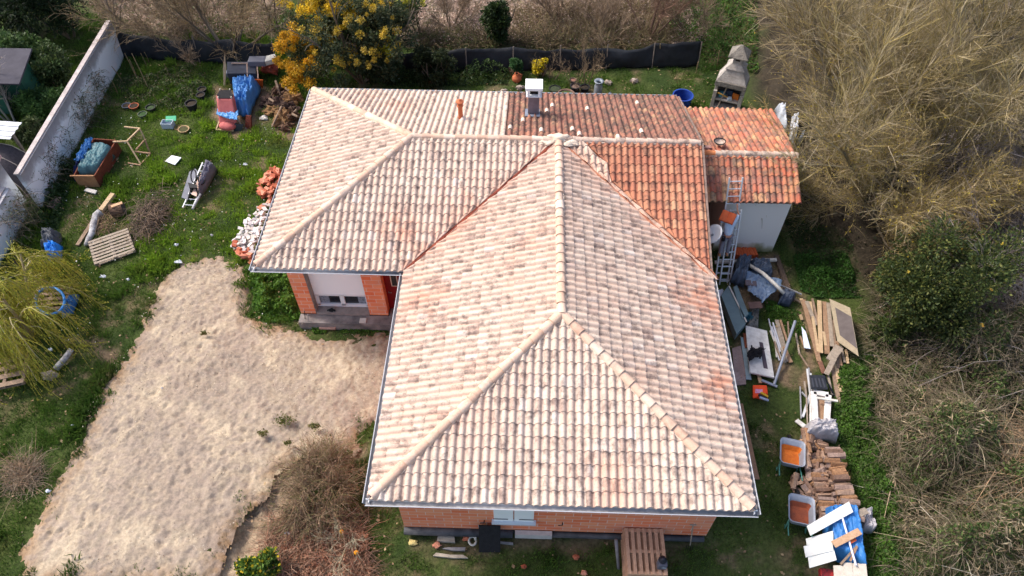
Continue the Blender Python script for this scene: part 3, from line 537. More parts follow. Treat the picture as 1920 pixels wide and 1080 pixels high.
# dish on the red verge
dz = thing('satellite_dish', 'white oval satellite dish on a short arm at the edge of the old red roof', 'satellite dish', (5.25, 10.1, 3.4)); dp = at(1339, 440, 3.35)
mt_ = Vector((-.72, -.12, .68)).to_track_quat('Z', 'Y').to_matrix()
MB().lathe(dp, [(0, .0), (.15, .01), (.26, .035), (.36, .08), (.365, .065), (.26, .018), (.15, -.01), (0, -.015)], 24, tilt=mt_).build('dish', mat('dish_white', S(240, 240, 240), rough=.35), dz, smooth=True)
bp_ = at(1306, 441, 4.0); MB().tube([bp_, (bp_+dp)/2+np.array([0, 0, -.1]), dp+np.array([-.02, .05, -.02])], .022, 8).build('arm', ZINC, dz, smooth=True); MB().box(bp_, (.14, .1, .08)).build('bracket', mat('grey_bracket', S(190, 180, 172), rough=.6), dz, bevel=.01)
MB().tube([dp, dp+mt_@Vector((0, -.28, .1)), dp+mt_@Vector((0, -.08, .34))], .01, 6).build('feed_arm', ZINC, dz)
# ------------------------------------------------------------ annex
A_ = thing('lean_to_annex', 'low whitewashed annex beside the house under mottled orange tiles with a pale ridge', 'outbuilding', (7.2, 14, 0))
af, ab = .39, .265
fixuv(tiles('roof_tiles', A_, MIX, (0, 11.95), (1, 0), (0, 1), 3.1, af, 1.8, lambda v: 5.12, lambda v: 8.98, 20)); fixuv(tiles('roof_tiles', A_, MIX, (0, 17.9), (1, 0), (0, -1), 2.7, ab, 4.14, lambda v: 5.12, lambda v: 9.2-v*.05, 21))
mb = MB(); mb.slab([(5.12, 11.95, 3.1), (8.95, 11.95, 3.1), (8.95, 13.75, 3.8), (5.12, 13.75, 3.8)], .05); mb.slab([(5.12, 17.9, 2.7), (5.12, 13.75, 3.8), (8.95, 13.75, 3.8), (9.15, 17.9, 2.7)], .05); mb.build('roof_deck', mat('old_timber', S(92, 74, 62), S(70, 56, 48), 5, .9), A_)
ridge('ridge_tiles', A_, (5.95, 13.75, 3.86), (9.02, 13.75, 3.86), .115, .22, mt=NEW, seed=11); ridge('ridge_tiles', A_, (5.1, 13.75, 3.86), (5.93, 13.75, 3.86), .12, .42, mt=mat('orange_ridge', S(206, 130, 84), S(190, 112, 72), 5, .85), seed=12)
AW = bpy.data.materials.new('stained_whitewash'); AW.use_nodes = True; N = AW.node_tree.nodes; L = AW.node_tree.links; b = N['Principled BSDF']; b.inputs['Roughness'].default_value = .9
g_ = N.new('ShaderNodeNewGeometry'); sp = N.new('ShaderNodeSeparateXYZ'); L.new(g_.outputs['Position'], sp.inputs[0]); n_ = N.new('ShaderNodeTexNoise'); n_.inputs['Scale'].default_value = 1.5; n_.inputs['Detail'].default_value = 7; L.new(g_.outputs['Position'], n_.inputs['Vector'])
ma = N.new('ShaderNodeMath'); ma.operation = 'MULTIPLY_ADD'; L.new(n_.outputs['Fac'], ma.inputs[0]); ma.inputs[1].default_value = 1.1; L.new(sp.outputs[2], ma.inputs[2]); r_ = N.new('ShaderNodeValToRGB'); L.new(ma.outputs[0], r_.inputs[0]); mr = r_.color_ramp
mr.elements[0].position = .45; mr.elements[0].color = S(120, 122, 84); mr.elements[1].position = .95; mr.elements[1].color = S(236, 232, 226); mr.elements.new(.7).color = S(176, 172, 140); L.new(r_.outputs[0], b.inputs['Base Color'])
MB().prism([(6.45, 12.37), (8.85, 12.37), (8.85, 17.6), (6.45, 17.6)], -.1, 2.68).prism([(6.45, 12.37), (8.85, 12.37), (8.85, 13.2), (6.45, 13.2)], 2.68, 3.12).build('wall', AW, A_)
MB().prism([(5.3, 14.2), (6.44, 14.2), (6.44, 17.6), (5.3, 17.6)], -.1, 2.7).build('porch_back_wall', mat('brown_wall', S(96, 78, 66), S(70, 58, 50), 3, .9), A_)
MB().box((5.62, 12.5, 1.55), (.14, .1, 3.1)).build('post', mat('grey_post', S(134, 122, 112), S(110, 100, 92), 5, .85), A_); MB().box((5.85, 12.3, 3.0), (1.3, .12, .12)).build('lintel', mat('brown_wall', S(96, 78, 66)), A_)
T(MB().prism([(5.03, YA+.35), (5.1, YA+.35), (5.1, YM), (5.03, YM)], 3.3, 3.35).build('verge_flashing', ZINC), 'x', 'x') if 0 else None
vb = MB(); vb.beam((5.04, YA+.1, E-.0), (5.04, YM, ZR), .07, .16); vb.beam((5.04, YM, ZR), (5.04, YB, E), .07, .16); vb.build('verge_board', mat('verge_mortar', S(150, 128, 116), S(112, 96, 90), 7, .95, .6, 25), H_)
# dark vent cowl, basket and slab on the annex roof
def za(y): return 2.7+(17.9-y)*ab+.1
p = at(1306, 256, 4.2); q = thing('black_vent_cowl', 'small black rain cowl at the corner where the annex roof meets the house', 'vent cowl', p); MB().lathe(p-np.array([0, 0, .55]), [(.08, 0), (.08, .5), (.19, .52), (.16, .62), (.09, .70), (0, .72)], 16).build('cowl', mat('dark_slate', S(70, 68, 80), rough=.6), q, smooth=True); MB().blob((p[0]+.22, p[1]-.15, p[2]-.3), (.1, .1, .12), 4, .5).build('sealant', BLACK, q)
p = at(1349, 267, 3.95); q = thing('tin_bowl_on_roof', 'shallow dented metal bowl with a dark wire rim lying on the annex roof', 'bowl', p); MB().lathe(p-np.array([0, 0, .06]), [(0, .02), (.12, .02), (.2, .1), (.21, .1), (.13, .0), (0, .0)], 18).build('bowl', mat('tin', S(196, 182, 170), S(150, 120, 104), 9, .5), q, smooth=True); MB().tube([(p[0]+.22*math.cos(a_), p[1]+.19*math.sin(a_), p[2]+.06) for a_ in np.linspace(0, 6.1, 16)], .018, 6).build('rim', IRON, q)
p = at(1325, 276, 3.85); T(MB().box(p, (.34, .2, .07), rx=-.26).build('loose_tile', mat('pinkish_tile', S(190, 150, 140), S(160, 116, 104), 8, .85), bevel=.01), 'single pinkish loose tile lying flat just above the annex ridge', 'tile')
# ------------------------------------------------------------ boundary wall and net fence
WW = bpy.data.materials.new('weathered_white_render'); WW.use_nodes = True; N = WW.node_tree.nodes; L = WW.node_tree.links; b = N['Principled BSDF']; b.inputs['Roughness'].default_value = .9
g_ = N.new('ShaderNodeNewGeometry'); sp = N.new('ShaderNodeSeparateXYZ'); L.new(g_.outputs['Position'], sp.inputs[0]); n_ = N.new('ShaderNodeTexNoise'); n_.inputs['Scale'].default_value = 1.3; n_.inputs['Detail'].default_value = 8; n_.inputs['Roughness'].default_value = .7; L.new(g_.outputs['Position'], n_.inputs['Vector'])
ma = N.new('ShaderNodeMath'); ma.operation = 'MULTIPLY_ADD'; L.new(n_.outputs['Fac'], ma.inputs[0]); ma.inputs[1].default_value = .9; L.new(sp.outputs[2], ma.inputs[2]); r_ = N.new('ShaderNodeValToRGB'); m2 = N.new('ShaderNodeMath'); m2.operation = 'DIVIDE'; m2.inputs[1].default_value = 3; L.new(ma.outputs[0], m2.inputs[0]); L.new(m2.outputs[0], r_.inputs[0])
cr = r_.color_ramp; cr.elements[0].position = .1; cr.elements[0].color = S(150, 156, 150); cr.elements[1].position = .78; cr.elements[1].color = S(138, 134, 136)
for p_, c_ in ((.2, S(228, 232, 236)), (.58, S(238, 242, 246)), (.66, S(166, 164, 168))): cr.elements.new(p_).color = c_
L.new(r_.outputs[0], b.inputs['Base Color'])
q = thing('boundary_wall', 'long white rendered boundary wall with grey stained top running down the left side', 'wall', (-22.1, 19.5, 0))
MB().prism([(-22.28, 25.2), (-22.08, 25.2), (-21.5, 13.9), (-21.7, 13.9)], -.1, 1.86).build('wall', WW, q)
MB().prism([(-22.34, 25.22), (-22.12, 25.22), (-21.56, 13.88), (-21.76, 13.88)], 1.862, 1.92).build('coping', mat('coping_stone', S(196, 184, 180), S(160, 150, 146), 4, .9, .4, 12), q)
q = thing('low_boundary_wall', 'lower overgrown stretch of white wall nearest the willow', 'wall', (-21.8, 10.5, 0))
MB().prism([(-22.35, 13.5), (-21.95, 13.5), (-21.55, 6.5), (-21.95, 6.5)], -.1, 1.5).build('wall', WW, q); MB().prism([(-22.42, 13.5), (-22.1, 13.5), (-21.7, 6.5), (-22.0, 6.5)], 1.502, 1.56).build('coping', mat('coping_stone', S(1, 1, 1)), q)
NET = mat('black_netting', S(24, 26, 30), S(38, 42, 48), 1.5, .7, .3, 6)
def netfence(name, label, p0, p1, h, seed, n=90, lean=.25, posts=6):
    s = np.linspace(0, 1, n); t = np.linspace(0, 1, 8); S_, T_ = np.meshgrid(s, t); p0 = np.array(p0); p1 = np.array(p1); d = p1-p0; ln = np.linalg.norm(d); nn = np.array([-d[1], d[0]])/ln
    top = h*(1-.16*np.abs(np.sin(S_*math.pi*posts))**2*0-.5*(fbm(S_*ln*.45, S_*0, seed)-.4)-.06*np.abs(np.sin(S_*math.pi*posts))); off = (fbm(S_*ln*1.2, T_*1.5, seed+2)-.47)*.35+lean*T_**2
    V = np.dstack([p0[0]+d[0]*S_+nn[0]*off, p0[1]+d[1]*S_+nn[1]*off, T_*top]).reshape(-1, 3); i = np.arange(8*n).reshape(8, n); F = np.stack([i[:-1, :-1], i[:-1, 1:], i[1:, 1:], i[1:, :-1]], -1).reshape(-1, 4)
    r = thing(name, label, 'fence', (p0[0], p0[1], 0)); o = npmesh('netting', V, F, NET, r, smooth=True); o.modifiers.new('t', 'SOLIDIFY').thickness = .02
    for k in range(posts+1):
        c = p0+d*k/posts; MB().tube([(c[0], c[1], -.1), (c[0]+nn[0]*lean*.8, c[1]+nn[1]*lean*.8, h+.08)], .03, 6).build('post', mat('grey_post', S(1, 1, 1)), r)
a_ = at(232, 108); b_ = at(520, 128); netfence('net_fence', 'black windbreak netting fence behind the bare tree at upper left', a_[:2], b_[:2], 1.35, 3, posts=4)
a_ = at(700, 142); b_ = at(1308, 126); netfence('net_fence', 'long black windbreak netting fence behind the house lawn', a_[:2], b_[:2], 1.25, 9, posts=7)
# ------------------------------------------------------------ neighbour's side
DG = mat('dark_shade_net', S(52, 50, 56), S(70, 66, 72), 12, .9)
p = at(14, 300, 2.0); q = thing('tiled_shed', 'small garden shed with pinkish tiled roof and stained wall at the left edge', 'shed', (-24, 13.5, 0))
MB().slab([(-27, 14.35, 2.5), (-27, 13.3, 2.15), (-22.2, 13.3, 2.15), (-22.2, 14.35, 2.5)], .1).build('roof', mat('pink_roof', S(196, 168, 164), S(160, 130, 128), 4, .9, .3), q)
MB().prism([(-27, 13.5), (-22.4, 13.5), (-22.4, 14.3), (-27, 14.3)], -.1, 2.1).build('wall', WW, q)
q = thing('corrugated_shelter', 'shelter with white corrugated sheet roof beyond the boundary wall', 'shelter', (-24.5, 16.4, 0)); mb = MB()
for k in range(7): mb.slab([(-26.5, 16.9-k*.16, 2.36+(k%2)*.03), (-26.5, 16.75-k*.16, 2.36+(k%2)*.03), (-22.7, 16.75-k*.16, 2.1+(k%2)*.03), (-22.7, 16.9-k*.16, 2.1+(k%2)*.03)], .02)
mb.build('roof_sheet', mat('white_sheet', S(214, 216, 222), rough=.5), q)
for x in (-23, -26.2): MB().box((x, 16.4, 1), (.1, .1, 2)).build('post', mat('grey_post', S(1, 1, 1)), q)
q = thing('shade_net_tunnel', 'dark shade net tunnel with pale hoops beside the boundary wall', 'greenhouse', (-23.5, 15.3, 0)); V = []; 
for i_ in range(9):
    for j_ in range(9): a_ = math.pi*j_/8; V.append((-23.5-1.1*math.cos(a_), 14.5+i_*.2, 1.6*math.sin(a_)))
MB().add(V, [(i_*9+j_, i_*9+j_+1, (i_+1)*9+j_+1, (i_+1)*9+j_) for i_ in range(8) for j_ in range(8)]).build('netting', DG, q, smooth=True).modifiers.new('t', 'SOLIDIFY').thickness = .02
for i_ in (0, 4, 8): MB().tube([V[i_*9+j_] for j_ in range(9)], .02, 6).build('hoop', mat('pale_hoop', S(170, 160, 150)), q)
q = thing('grey_roofed_hut', 'hut with grey metal roof and green side at the upper left edge', 'hut', (-26.5, 21, 0)); MB().slab([(-29.5, 21.7, 2.55), (-29.5, 19.4, 2.25), (-23.9, 19.4, 2.25), (-24.2, 21.7, 2.55)], .08).build('roof', mat('grey_sheet', S(70, 68, 78), S(56, 54, 64), 3, .8), q)
MB().prism([(-29.4, 20.4), (-24.6, 20.4), (-24.6, 21.5), (-29.4, 21.5)], -.1, 2.26).build('wall', mat('dark_green_board', S(40, 92, 74), S(30, 70, 58), 3, .7), q)
p = at(5, 200, 1); q = T(MB().box((-26.7, 20.1, .85), (2.2, .12, 1.7)).build('green_board', mat('dark_green_board', S(1, 1, 1)), bevel=.01), 'upright dark green panel below the grey roofed hut', 'panel')
# ------------------------------------------------------------ garden clutter, left
WD = wood('weathered_plank', S(150, 128, 108), S(120, 100, 84)); WL = wood('fresh_plank', S(196, 170, 136), S(172, 146, 114)); WG = wood('grey_plank', S(164, 150, 134), S(132, 120, 108)); WB = wood('brown_board', S(158, 128, 102), S(132, 104, 82)); POLE = wood('bamboo', S(150, 130, 96), S(120, 102, 76))
for k, (a, b, z) in enumerate((((172, 118), (197, 150), 1.2), ((209, 124), (230, 153), 1.1), ((209, 150), (222, 178), 1.0), ((234, 100), (258, 150), 1.4), ((243, 112), (258, 148), 1.1), ((247, 100), (278, 165), 1.6), ((264, 100), (278, 130), 1.0), ((271, 98), (280, 118), .8), ((308, 120), (318, 145), .9), ((287, 178), (300, 200), .8))):
    pb = at(b[0], b[1]); pt = at(a[0], a[1], z); T(MB().tube([pb, (pb+pt)/2+.01, pt], .022, 6, .014).build('bean_pole', POLE), 'thin leaning bamboo bean pole in the overgrown bed beside the white wall', 'garden stake', 'bean poles in the vegetable bed')
def pot(name, label, px, r, h, col, fill=(.03, .022, .015), z=0, cat='plant pot', rim=.02):
    p = at(px[0], px[1], z); o = thing(name, label, cat, p); mt_ = mat('pot_%d_%d_%d' % col, S(*col), S(*[int(c*.8) for c in col]), 9, .6)
    MB().lathe(p, [(0, 0), (r*.74, 0), (r*.97, h*.95), (r+rim, h*.95), (r+rim, h), (r*.93, h), (r*.86, h*.82)], 20).build('body', mt_, o, smooth=False)
    MB().lathe(p, [(r*.88, h*.8), (r*.4, h*.86), (0, h*.88)], 14).build('fill', mat('fill%.3f%.3f' % fill[:2], (*fill, 1), tuple(c*1.8 for c in fill)+(1,), 12, .95, .6, 30), o); return o
pot('plant_pot', 'black pot, farther of the pair at the edge of the bed', (382, 176), .2, .3, (38, 38, 42)); pot('plant_pot', 'black pot, nearer of the pair at the edge of the bed', (379, 186), .2, .28, (44, 44, 48)); pot('bucket', 'black bucket holding soil in the grass left of the pink armchair', (363, 206), .27, .42, (34, 34, 38), cat='bucket')
pot('terracotta_bowl', 'orange terracotta bowl lying in the bed by the white wall', (253, 203), .22, .16, (176, 92, 56), cat='bowl'); pot('grey_bowl', 'blue grey bowl beside the orange terracotta one', (239, 202), .2, .15, (88, 96, 112), cat='bowl'); pot('wicker_basket', 'round tan wicker basket in the grass beside the grey tub', (346, 246), .24, .14, (178, 148, 108), (.05, .05, .02), cat='basket'); pot('plant_saucer', 'flat brown saucer tucked behind the wicker basket', (335, 240), .19, .05, (150, 116, 84), (.1, .07, .03), cat='saucer'); pot('dark_planter', 'dark mossy planter half hidden in the bed', (286, 210), .22, .3, (40, 46, 40), (.03, .05, .02)); pot('mossy_pot', 'mossy grey pot below the dark planter', (270, 220), .2, .22, (84, 96, 78), (.03, .06, .02))
p = at(317, 238); q = thing('grey_tub', 'pale grey plastic tub with a mint green lid behind it', 'tub', p); mb = MB(); zz = .3
mb.box(p+np.array([0, -.16, .15]), (.5, .03, zz)).box(p+np.array([0, .16, .15]), (.5, .03, zz)).box(p+np.array([-.25, 0, .15]), (.03, .32, zz)).box(p+np.array([.25, 0, .15]), (.03, .32, zz)).box(p+np.array([0, 0, .02]), (.48, .3, .03)); mb.build('tub_wall', mat('pale_grey_plastic', S(176, 188, 200), rough=.5), q, bevel=.01); MB().box(p+np.array([.12, .24, .3]), (.48, .26, .03), rz=.1, rx=.5).build('lid', mat('mint_plastic', S(74, 176, 130), rough=.5), q, bevel=.01)
# trestle frames
q = thing('wooden_trestle', 'pale timber trestle frame standing crooked in the grass', 'trestle', at(255, 300)); f_ = lambda a, b, za_, zb_, w_=.06: MB().beam(at(a[0], a[1], za_), at(b[0], b[1], zb_), w_, w_)
for a, b, z1_, z2_ in (((212, 266), (238, 265), .7, .75), ((238, 265), (262, 241), .75, .85), ((262, 241), (233, 238), .85, .9), ((262, 241), (274, 266), .85, .3), ((238, 265), (264, 308), .75, 0), ((264, 308), (282, 289), .05, .05), ((282, 289), (272, 262), .05, .7), ((240, 306), (264, 310), .05, .05), ((252, 284), (282, 288), .35, .3), ((255, 281), (270, 264), .4, .5)): f_(a, b, z1_, z2_).build('rail', WL if z1_ > .5 else WB, q)
# wooden crate with tarpaulins
q = thing('timber_crate', 'open reddish timber crate heaped with folded tarpaulins', 'crate', at(185, 320)); c0, c1_, c2, c3 = at(150, 350)[:2], at(188, 350)[:2], at(228, 283)[:2], at(186, 280)[:2]; h = .62; RW = wood('red_timber', S(120, 62, 40), S(96, 48, 34)); LW = wood('crate_front', S(170, 128, 92), S(150, 108, 76))
for a, b, mt_ in ((c0, c1_, LW), (c1_, c2, RW), (c2, c3, RW), (c3, c0, RW)): MB().beam((*a, h/2), (*b, h/2), .05, h).build('side', mt_, q)
MB().beam((c0[0]-.15, c0[1], h+.0), (c1_[0], c1_[1], h+.0), .06, .05).build('top_rail', LW, q); MB().prism([c0, c1_, c2, c3], .02, .06).build('floor_board', RW, q)
lp = lambda s, t: (1-s)*(1-t)*np.array(c0)+s*(1-t)*np.array(c1_)+s*t*np.array(c2)+(1-s)*t*np.array(c3)
TEAL = mat('teal_tarp', S(88, 128, 134), S(66, 100, 108), 3, .5); BLUE = mat('blue_tarp', S(56, 116, 178), S(44, 98, 158), 4, .45); NAVY = mat('navy_sheet', S(34, 52, 110), S(26, 36, 80), 4, .5)
T(cloth('tarpaulin', [lp(.02, .12), lp(.98, .2), lp(1.02, .85), lp(.05, .9)], .52, .24, TEAL, seed=4, n=34, fr=4.5, hem=.08), 'crumpled teal tarpaulin folded over the top of the timber crate', 'tarpaulin')
T(cloth('tarpaulin', [lp(-.15, .3), lp(.2, .3), lp(.2, .9), lp(-.12, .9)], .35, .45, BLUE, seed=6, fr=5), 'bright blue sheet squeezed between teal tarpaulin and crate side', 'tarpaulin')
T(cloth('tarpaulin', [at(143, 345), at(153, 330), at(186, 288), at(160, 290)], .05, .45, NAVY, seed=9, fr=5, hem=.2), 'navy sheet spilling down the left side of the timber crate', 'tarpaulin')
board('stone_slab', 'pale slab lying just below the timber crate', 'slab', [(157, 357), (178, 363), (182, 357), (163, 352)], .1, .06, mat('pale_block', S(1, 1, 1))); T(MB().box(at(103, 381, .1), (.3, .6, .2), rz=-.15).build('building_block', mat('brown_block', S(140, 116, 106), S(116, 96, 88), 5, .9, .4), bevel=.01), 'brown hollow block in the grass below the boundary wall', 'block')
board('white_tile_sheet', 'ribbed whitish plastic sheet lying in the grass', 'sheet', [(309, 302), (328, 309), (340, 295), (322, 291)], .1, .03, mat('white_sheet', S(1, 1, 1)))
# ladder and barrow heap
def ladder(name, label, A, B, w_, n, group=None, mt_=ZINC, r=.028, sd=None, parent=None):
    A = np.array(A, float); B = np.array(B, float); d = (B-A)/np.linalg.norm(B-A); sd = unit(np.cross(d, [0, 0, 1])) if sd is None else np.array(sd)
    o = thing(name, label, 'ladder', A); up = np.cross(sd, d)
    for s in (-1, 1): MB().beam(A+sd*s*w_/2, B+sd*s*w_/2, .045, .07, up=up).build('rail', mt_, o)
    for k in range(n): c = A+(B-A)*(k+.5)/n; MB().tube([c-sd*w_/2, c+sd*w_/2], .02, 6).build('rung', mt_, o)
    return o
ALU = mat('aluminium', S(208, 210, 214), rough=.45, metal=.2); ladder('aluminium_ladder', 'short aluminium ladder lying over the grey sheets in the grass', at(352, 390, .12), at(389, 306, .35), .42, 8, mt_=ALU)
GS = mat('grey_panel', S(122, 124, 134), S(104, 106, 116), 2, .6)
board('hardboard_sheet', 'flat grey panel lying under the left side of the aluminium ladder', 'panel', [(340, 370), (352, 374), (372, 322), (366, 316), (355, 322)], .22, .05, GS); T(cloth('grey_cover', [at(374, 372, .2), at(390, 350, .2), at(407, 318, .2), at(392, 303, .2)], .3, .35, mat('grey_cloth', S(110, 108, 120), S(92, 90, 104), 3, .8), seed=12, n=22, hem=.15), 'crumpled grey fabric cover beside the aluminium ladder', 'cover')
q = thing('folded_chair', 'black metal folding chair thrown on top of the aluminium ladder', 'chair', at(365, 350)); BP = mat('black_iron', S(1, 1, 1)); loop = lambda cx, cy, rx, ry, z: [at(cx+rx*math.cos(a_), cy+ry*math.sin(a_), z) for a_ in np.linspace(0, 6.28, 14)]
MB().tube(loop(363, 330, 5, 12, .55), .03, 6).build('back_frame', BP, q); MB().tube(loop(378, 336, 6, 10, .55), .03, 6).build('leg_frame', BP, q); MB().tube([at(353, 372, .3), at(360, 345, .5)], .03, 6).tube([at(372, 368, .3), at(366, 348, .5)], .03, 6).build('leg', BP, q); board('seat', 'x', 'x', [(352, 342), (368, 346), (370, 352), (355, 352)], .55, .06, BP); s_ = C.objects[-1] if 0 else bpy.data.objects['seat']; del s_['label'], s_['category']; s_.parent = q; s_.location = -wl(q)
T(MB().tube([at(361, 392, .2), at(376, 364, .3)], .05, 8).build('grey_pipe', ZINC), 'short thick grey pipe lying along the foot of the aluminium ladder', 'pipe'); board('cardboard_piece', 'small pinkish board held between the ladder rungs', 'board', [(359, 364), (368, 368), (383, 326), (376, 324)], .36, .03, mat('pinkish_board', S(206, 176, 160)))
# planks, log, stump
plank('timber_beam', 'pale squared beam lying against the birch log', 'beam', (190, 395), (213, 364), .2, .16, WL, .15, .3); plank('plank', 'long brown plank beside the birch log near the willow', 'plank', (145, 460), (180, 405), .16, .05, WD, .06, .2)
BIRCH = mat('birch_bark', S(196, 196, 196), S(110, 104, 104), 5, .85, .5, 12); p_ = [at(162, 460, .1), at(166, 448, .14), at(172, 438, .12), at(176, 418, .16), at(180, 405, .2), at(189, 398, .22)]
T(MB().tube(p_, .1, 9, .17).build('birch_log', BIRCH, smooth=True), 'crooked white barked log lying by the stump', 'log'); STB = mat('stump_bark', S(112, 88, 72), S(78, 60, 50), 5, .95, .8, 12); CUTW = wood('cut_wood', S(206, 170, 134), S(170, 130, 96))
q = thing('tree_stump', 'large sawn stump lying on its side next to the pale beam', 'stump', at(225, 395)); a_ = at(210, 396, .25); b_ = at(232, 390, .3); MB().tube([a_, (a_+b_)/2, b_], .3, 14, .27).build('trunk', STB, q); MB().tube([b_, b_+(b_-a_)*.015], .24, 14).build('cut_face', mat('dark_cut', S(90, 80, 76), S(70, 60, 58), 8), q); MB().box(at(219, 384, .55), (.45, .14, .05), rz=.6).build('splinter', CUTW, q)
# pallets
def pallet(name, label, px, rz, z=.14, L=1.2, W=1.0, ns=7, mt_=None, group=None, tilt=0., bottom=3):
    mt_ = mt_ or WD; p = at(px[0], px[1], z) if len(px) == 2 else np.array(px, float); o = thing(name, label, 'pallet', p, group); ax = (0, 0, 0)
    def pc(nm, c, d): e = MB().box((c[0], c[1], c[2]), d).build(nm, mt_, bevel=.003); e.parent = o
    sw = W/ns*.62
    for k in range(ns): pc('top_slat', (0, -W/2+sw/2+k*(W-sw)/(ns-1), .06), (L, sw, .022))
    for k in (-1, 0, 1): pc('bearer', (k*(L/2-.05), 0, .0), (.1, W, .09))
    for k in range(bottom): pc('bottom_slat', (0, (k-1)*(W/2-.06), -.056), (L, .11, .02))
    o.rotation_euler = (tilt, 0, rz); return o
pallet('pallet', 'grey slatted pallet lying flat in the grass below the brush pile', (210, 463), .55, ns=8, L=1.55, W=1.4, mt_=WG)
pallet('pallet', 'brown pallet seen through the willow inside the blue hoop', (95, 562), .12, .2, L=1.3, W=1.1, ns=5); pallet('pallet', 'brown pallet under the lower willow branches at the left edge', (12, 700), .3, .5, L=1.3, W=1.2, ns=4)
T(MB().tube([at(94+27*math.cos(a_), 564+25*math.sin(a_), .95) for a_ in np.linspace(0, 6.30, 30)], .05, 8).build('blue_hoop', mat('blue_plastic', S(58, 128, 196), rough=.4), smooth=True), 'bright blue ring lying over the pallet under the willow', 'hoop')
T(cloth('tarpaulin', [at(118, 600), at(140, 590), at(152, 556), at(136, 556)], .04, .25, BLUE, seed=15, fr=5, hem=.2), 'torn blue sheet beside the ringed pallet under the willow', 'tarpaulin')
T(MB().tube([at(134, 655, .35), at(122, 672, .25), at(105, 692, .1)], .09, 9, .12).build('birch_log', BIRCH, smooth=True), 'pale straight log leaning beneath the willow edge', 'log'); T(MB().blob(at(92, 705, .1), (.25, .16, .15), 3, .3).build('stone', mat('pale_stone', S(170, 156, 144), S(140, 126, 116), 5, .9)), 'pale stone near the pale leaning log', 'stone')
GT = mat('grey_black_sheet', S(60, 64, 72), S(84, 88, 96), 3, .5)
T(cloth('black_sheet', [at(82, 470), at(122, 478), at(120, 444), at(90, 440)], .05, .6, GT, seed=21, hem=.25, fr=5), 'heap of crumpled black sheeting above the bright blue tarpaulin', 'sheeting'); T(cloth('tarpaulin', [at(97, 500), at(122, 494), at(121, 466), at(90, 470)], .08, .5, mat('sky_blue_tarp', S(36, 132, 220), S(28, 108, 200), 4, .45), seed=22, hem=.2, fr=5), 'bright blue crumpled tarpaulin below the black sheeting heap', 'tarpaulin')
# upturned armchair with its tarpaulin
PINK = mat('pink_upholstery', S(196, 112, 108), S(176, 92, 90), 2.5, .85, .2); q = thing('pink_armchair', 'faded pink armchair tipped forward showing its black underside', 'armchair', at(425, 235))
P_ = [at(408, 186, 1.25), at(436, 186, 1.25), at(439, 178, 1.3), at(433, 169, 1.3), at(412, 169, 1.3), at(405, 179, 1.3)]; B_ = [at(411, 232, .3), at(444, 232, .3), at(446, 214, .45), at(444, 205, .5), at(414, 205, .5), at(410, 215, .4)]
MB().add(P_+B_, [tuple(range(6))[::-1], tuple(range(6, 12))]+[(i_, (i_+1) % 6, 6+(i_+1) % 6, 6+i_) for i_ in range(6)]).build('shell', PINK, q, bevel=.05)
ct = sum(P_)/6; MB().slab([ct+(v-ct)*.9+np.array([0, 0, .04]) for v in P_], .03).build('underside', mat('black_rubber', S(1, 1, 1)), q)
for v in (P_[0], P_[1], P_[4], P_[3]): MB().tube([ct+(v-ct)*.88+np.array([0, 0, .02]), ct+(v-ct)*.88+np.array([0, 0, .1])], .03, 8).build('foot', mat('pale_foot', S(206, 196, 180)), q)
MB().blob(at(427, 236, .22), (.42, .26, .2), 2, .04, k=10).build('cushion', PINK, q, smooth=True)
T(cloth('tarpaulin', [at(446, 222), at(470, 226), at(494, 166), at(440, 168)], .15, .75, mat('bright_blue_tarp', S(82, 142, 204), S(60, 118, 184), 3, .45), seed=31, n=44, fr=6, hem=.14), 'big creased bright blue tarpaulin draped beside the pink armchair', 'tarpaulin'); T(cloth('tarpaulin', [at(410, 226, .4), at(448, 236, .4), at(452, 220, .4), at(412, 214, .4)], .4, .3, mat('pale_blue_tarp', S(92, 152, 206), S(70, 130, 190), 3, .45), seed=33, n=24, fr=5), 'strip of pale blue tarpaulin wrapped round the foot of the pink armchair', 'tarpaulin')
board('brown_cabinet_panel', 'dark red brown panel standing by the foot of the blue tarpaulin', 'panel', [(459, 242), (471, 244), (470, 218), (461, 216)], .5, .1, wood('mahogany', S(110, 50, 36), S(84, 38, 30)), zs=[.0, .0, .6, .6]); board('slate_board', 'small dark grey panel leaning at the right foot of the pink armchair', 'panel', [(437, 246), (452, 247), (456, 234), (440, 232)], .2, .04, mat('slate_panel', S(46, 54, 60), rough=.6), zs=[0, 0, .35, .35])
plank('timber_rail', 'pale rail lying in front of the pink armchair', 'plank', (405, 243), (438, 245), .07, .06, WL, .1); plank('timber_rail', 'pale upright rail at the left of the pink armchair', 'plank', (406, 242), (412, 226), .07, .06, WL, .1, .35); plank('timber_stick', 'thin stick leaning across the foot of the armchair', 'stick', (456, 240), (440, 214), .05, .04, WG, .1, .6)
board('orange_board', 'orange chipboard panel standing behind the blue tarpaulin', 'board', [(456, 164), (493, 164), (493, 149), (455, 146)], .3, .04, mat('orange_chipboard', S(196, 96, 36), S(170, 78, 30), 4, .8), zs=[.1, .1, .75, .75])
q = thing('black_frame_rack', 'black sheeted box frame with pale uprights behind the orange board', 'rack', at(460, 165)); mb = MB().prism([at(434, 162)[:2], at(487, 162)[:2], at(487, 140)[:2], at(434, 140)[:2]], 0, .75); mb.build('box', mat('black_film', S(38, 42, 54), S(56, 60, 74), 3, .4), q)
for a, b in (((464, 146), (463, 118)), ((484, 148), (482, 120))): MB().beam(at(*a, .7), at(*b, .78), .05, .05).build('upright', mat('brown_rail', S(160, 136, 124)), q)
MB().beam(at(434, 119, .8), at(486, 119, .8), .05, .05).build('top_rail', mat('brown_rail', S(1, 1, 1)), q)
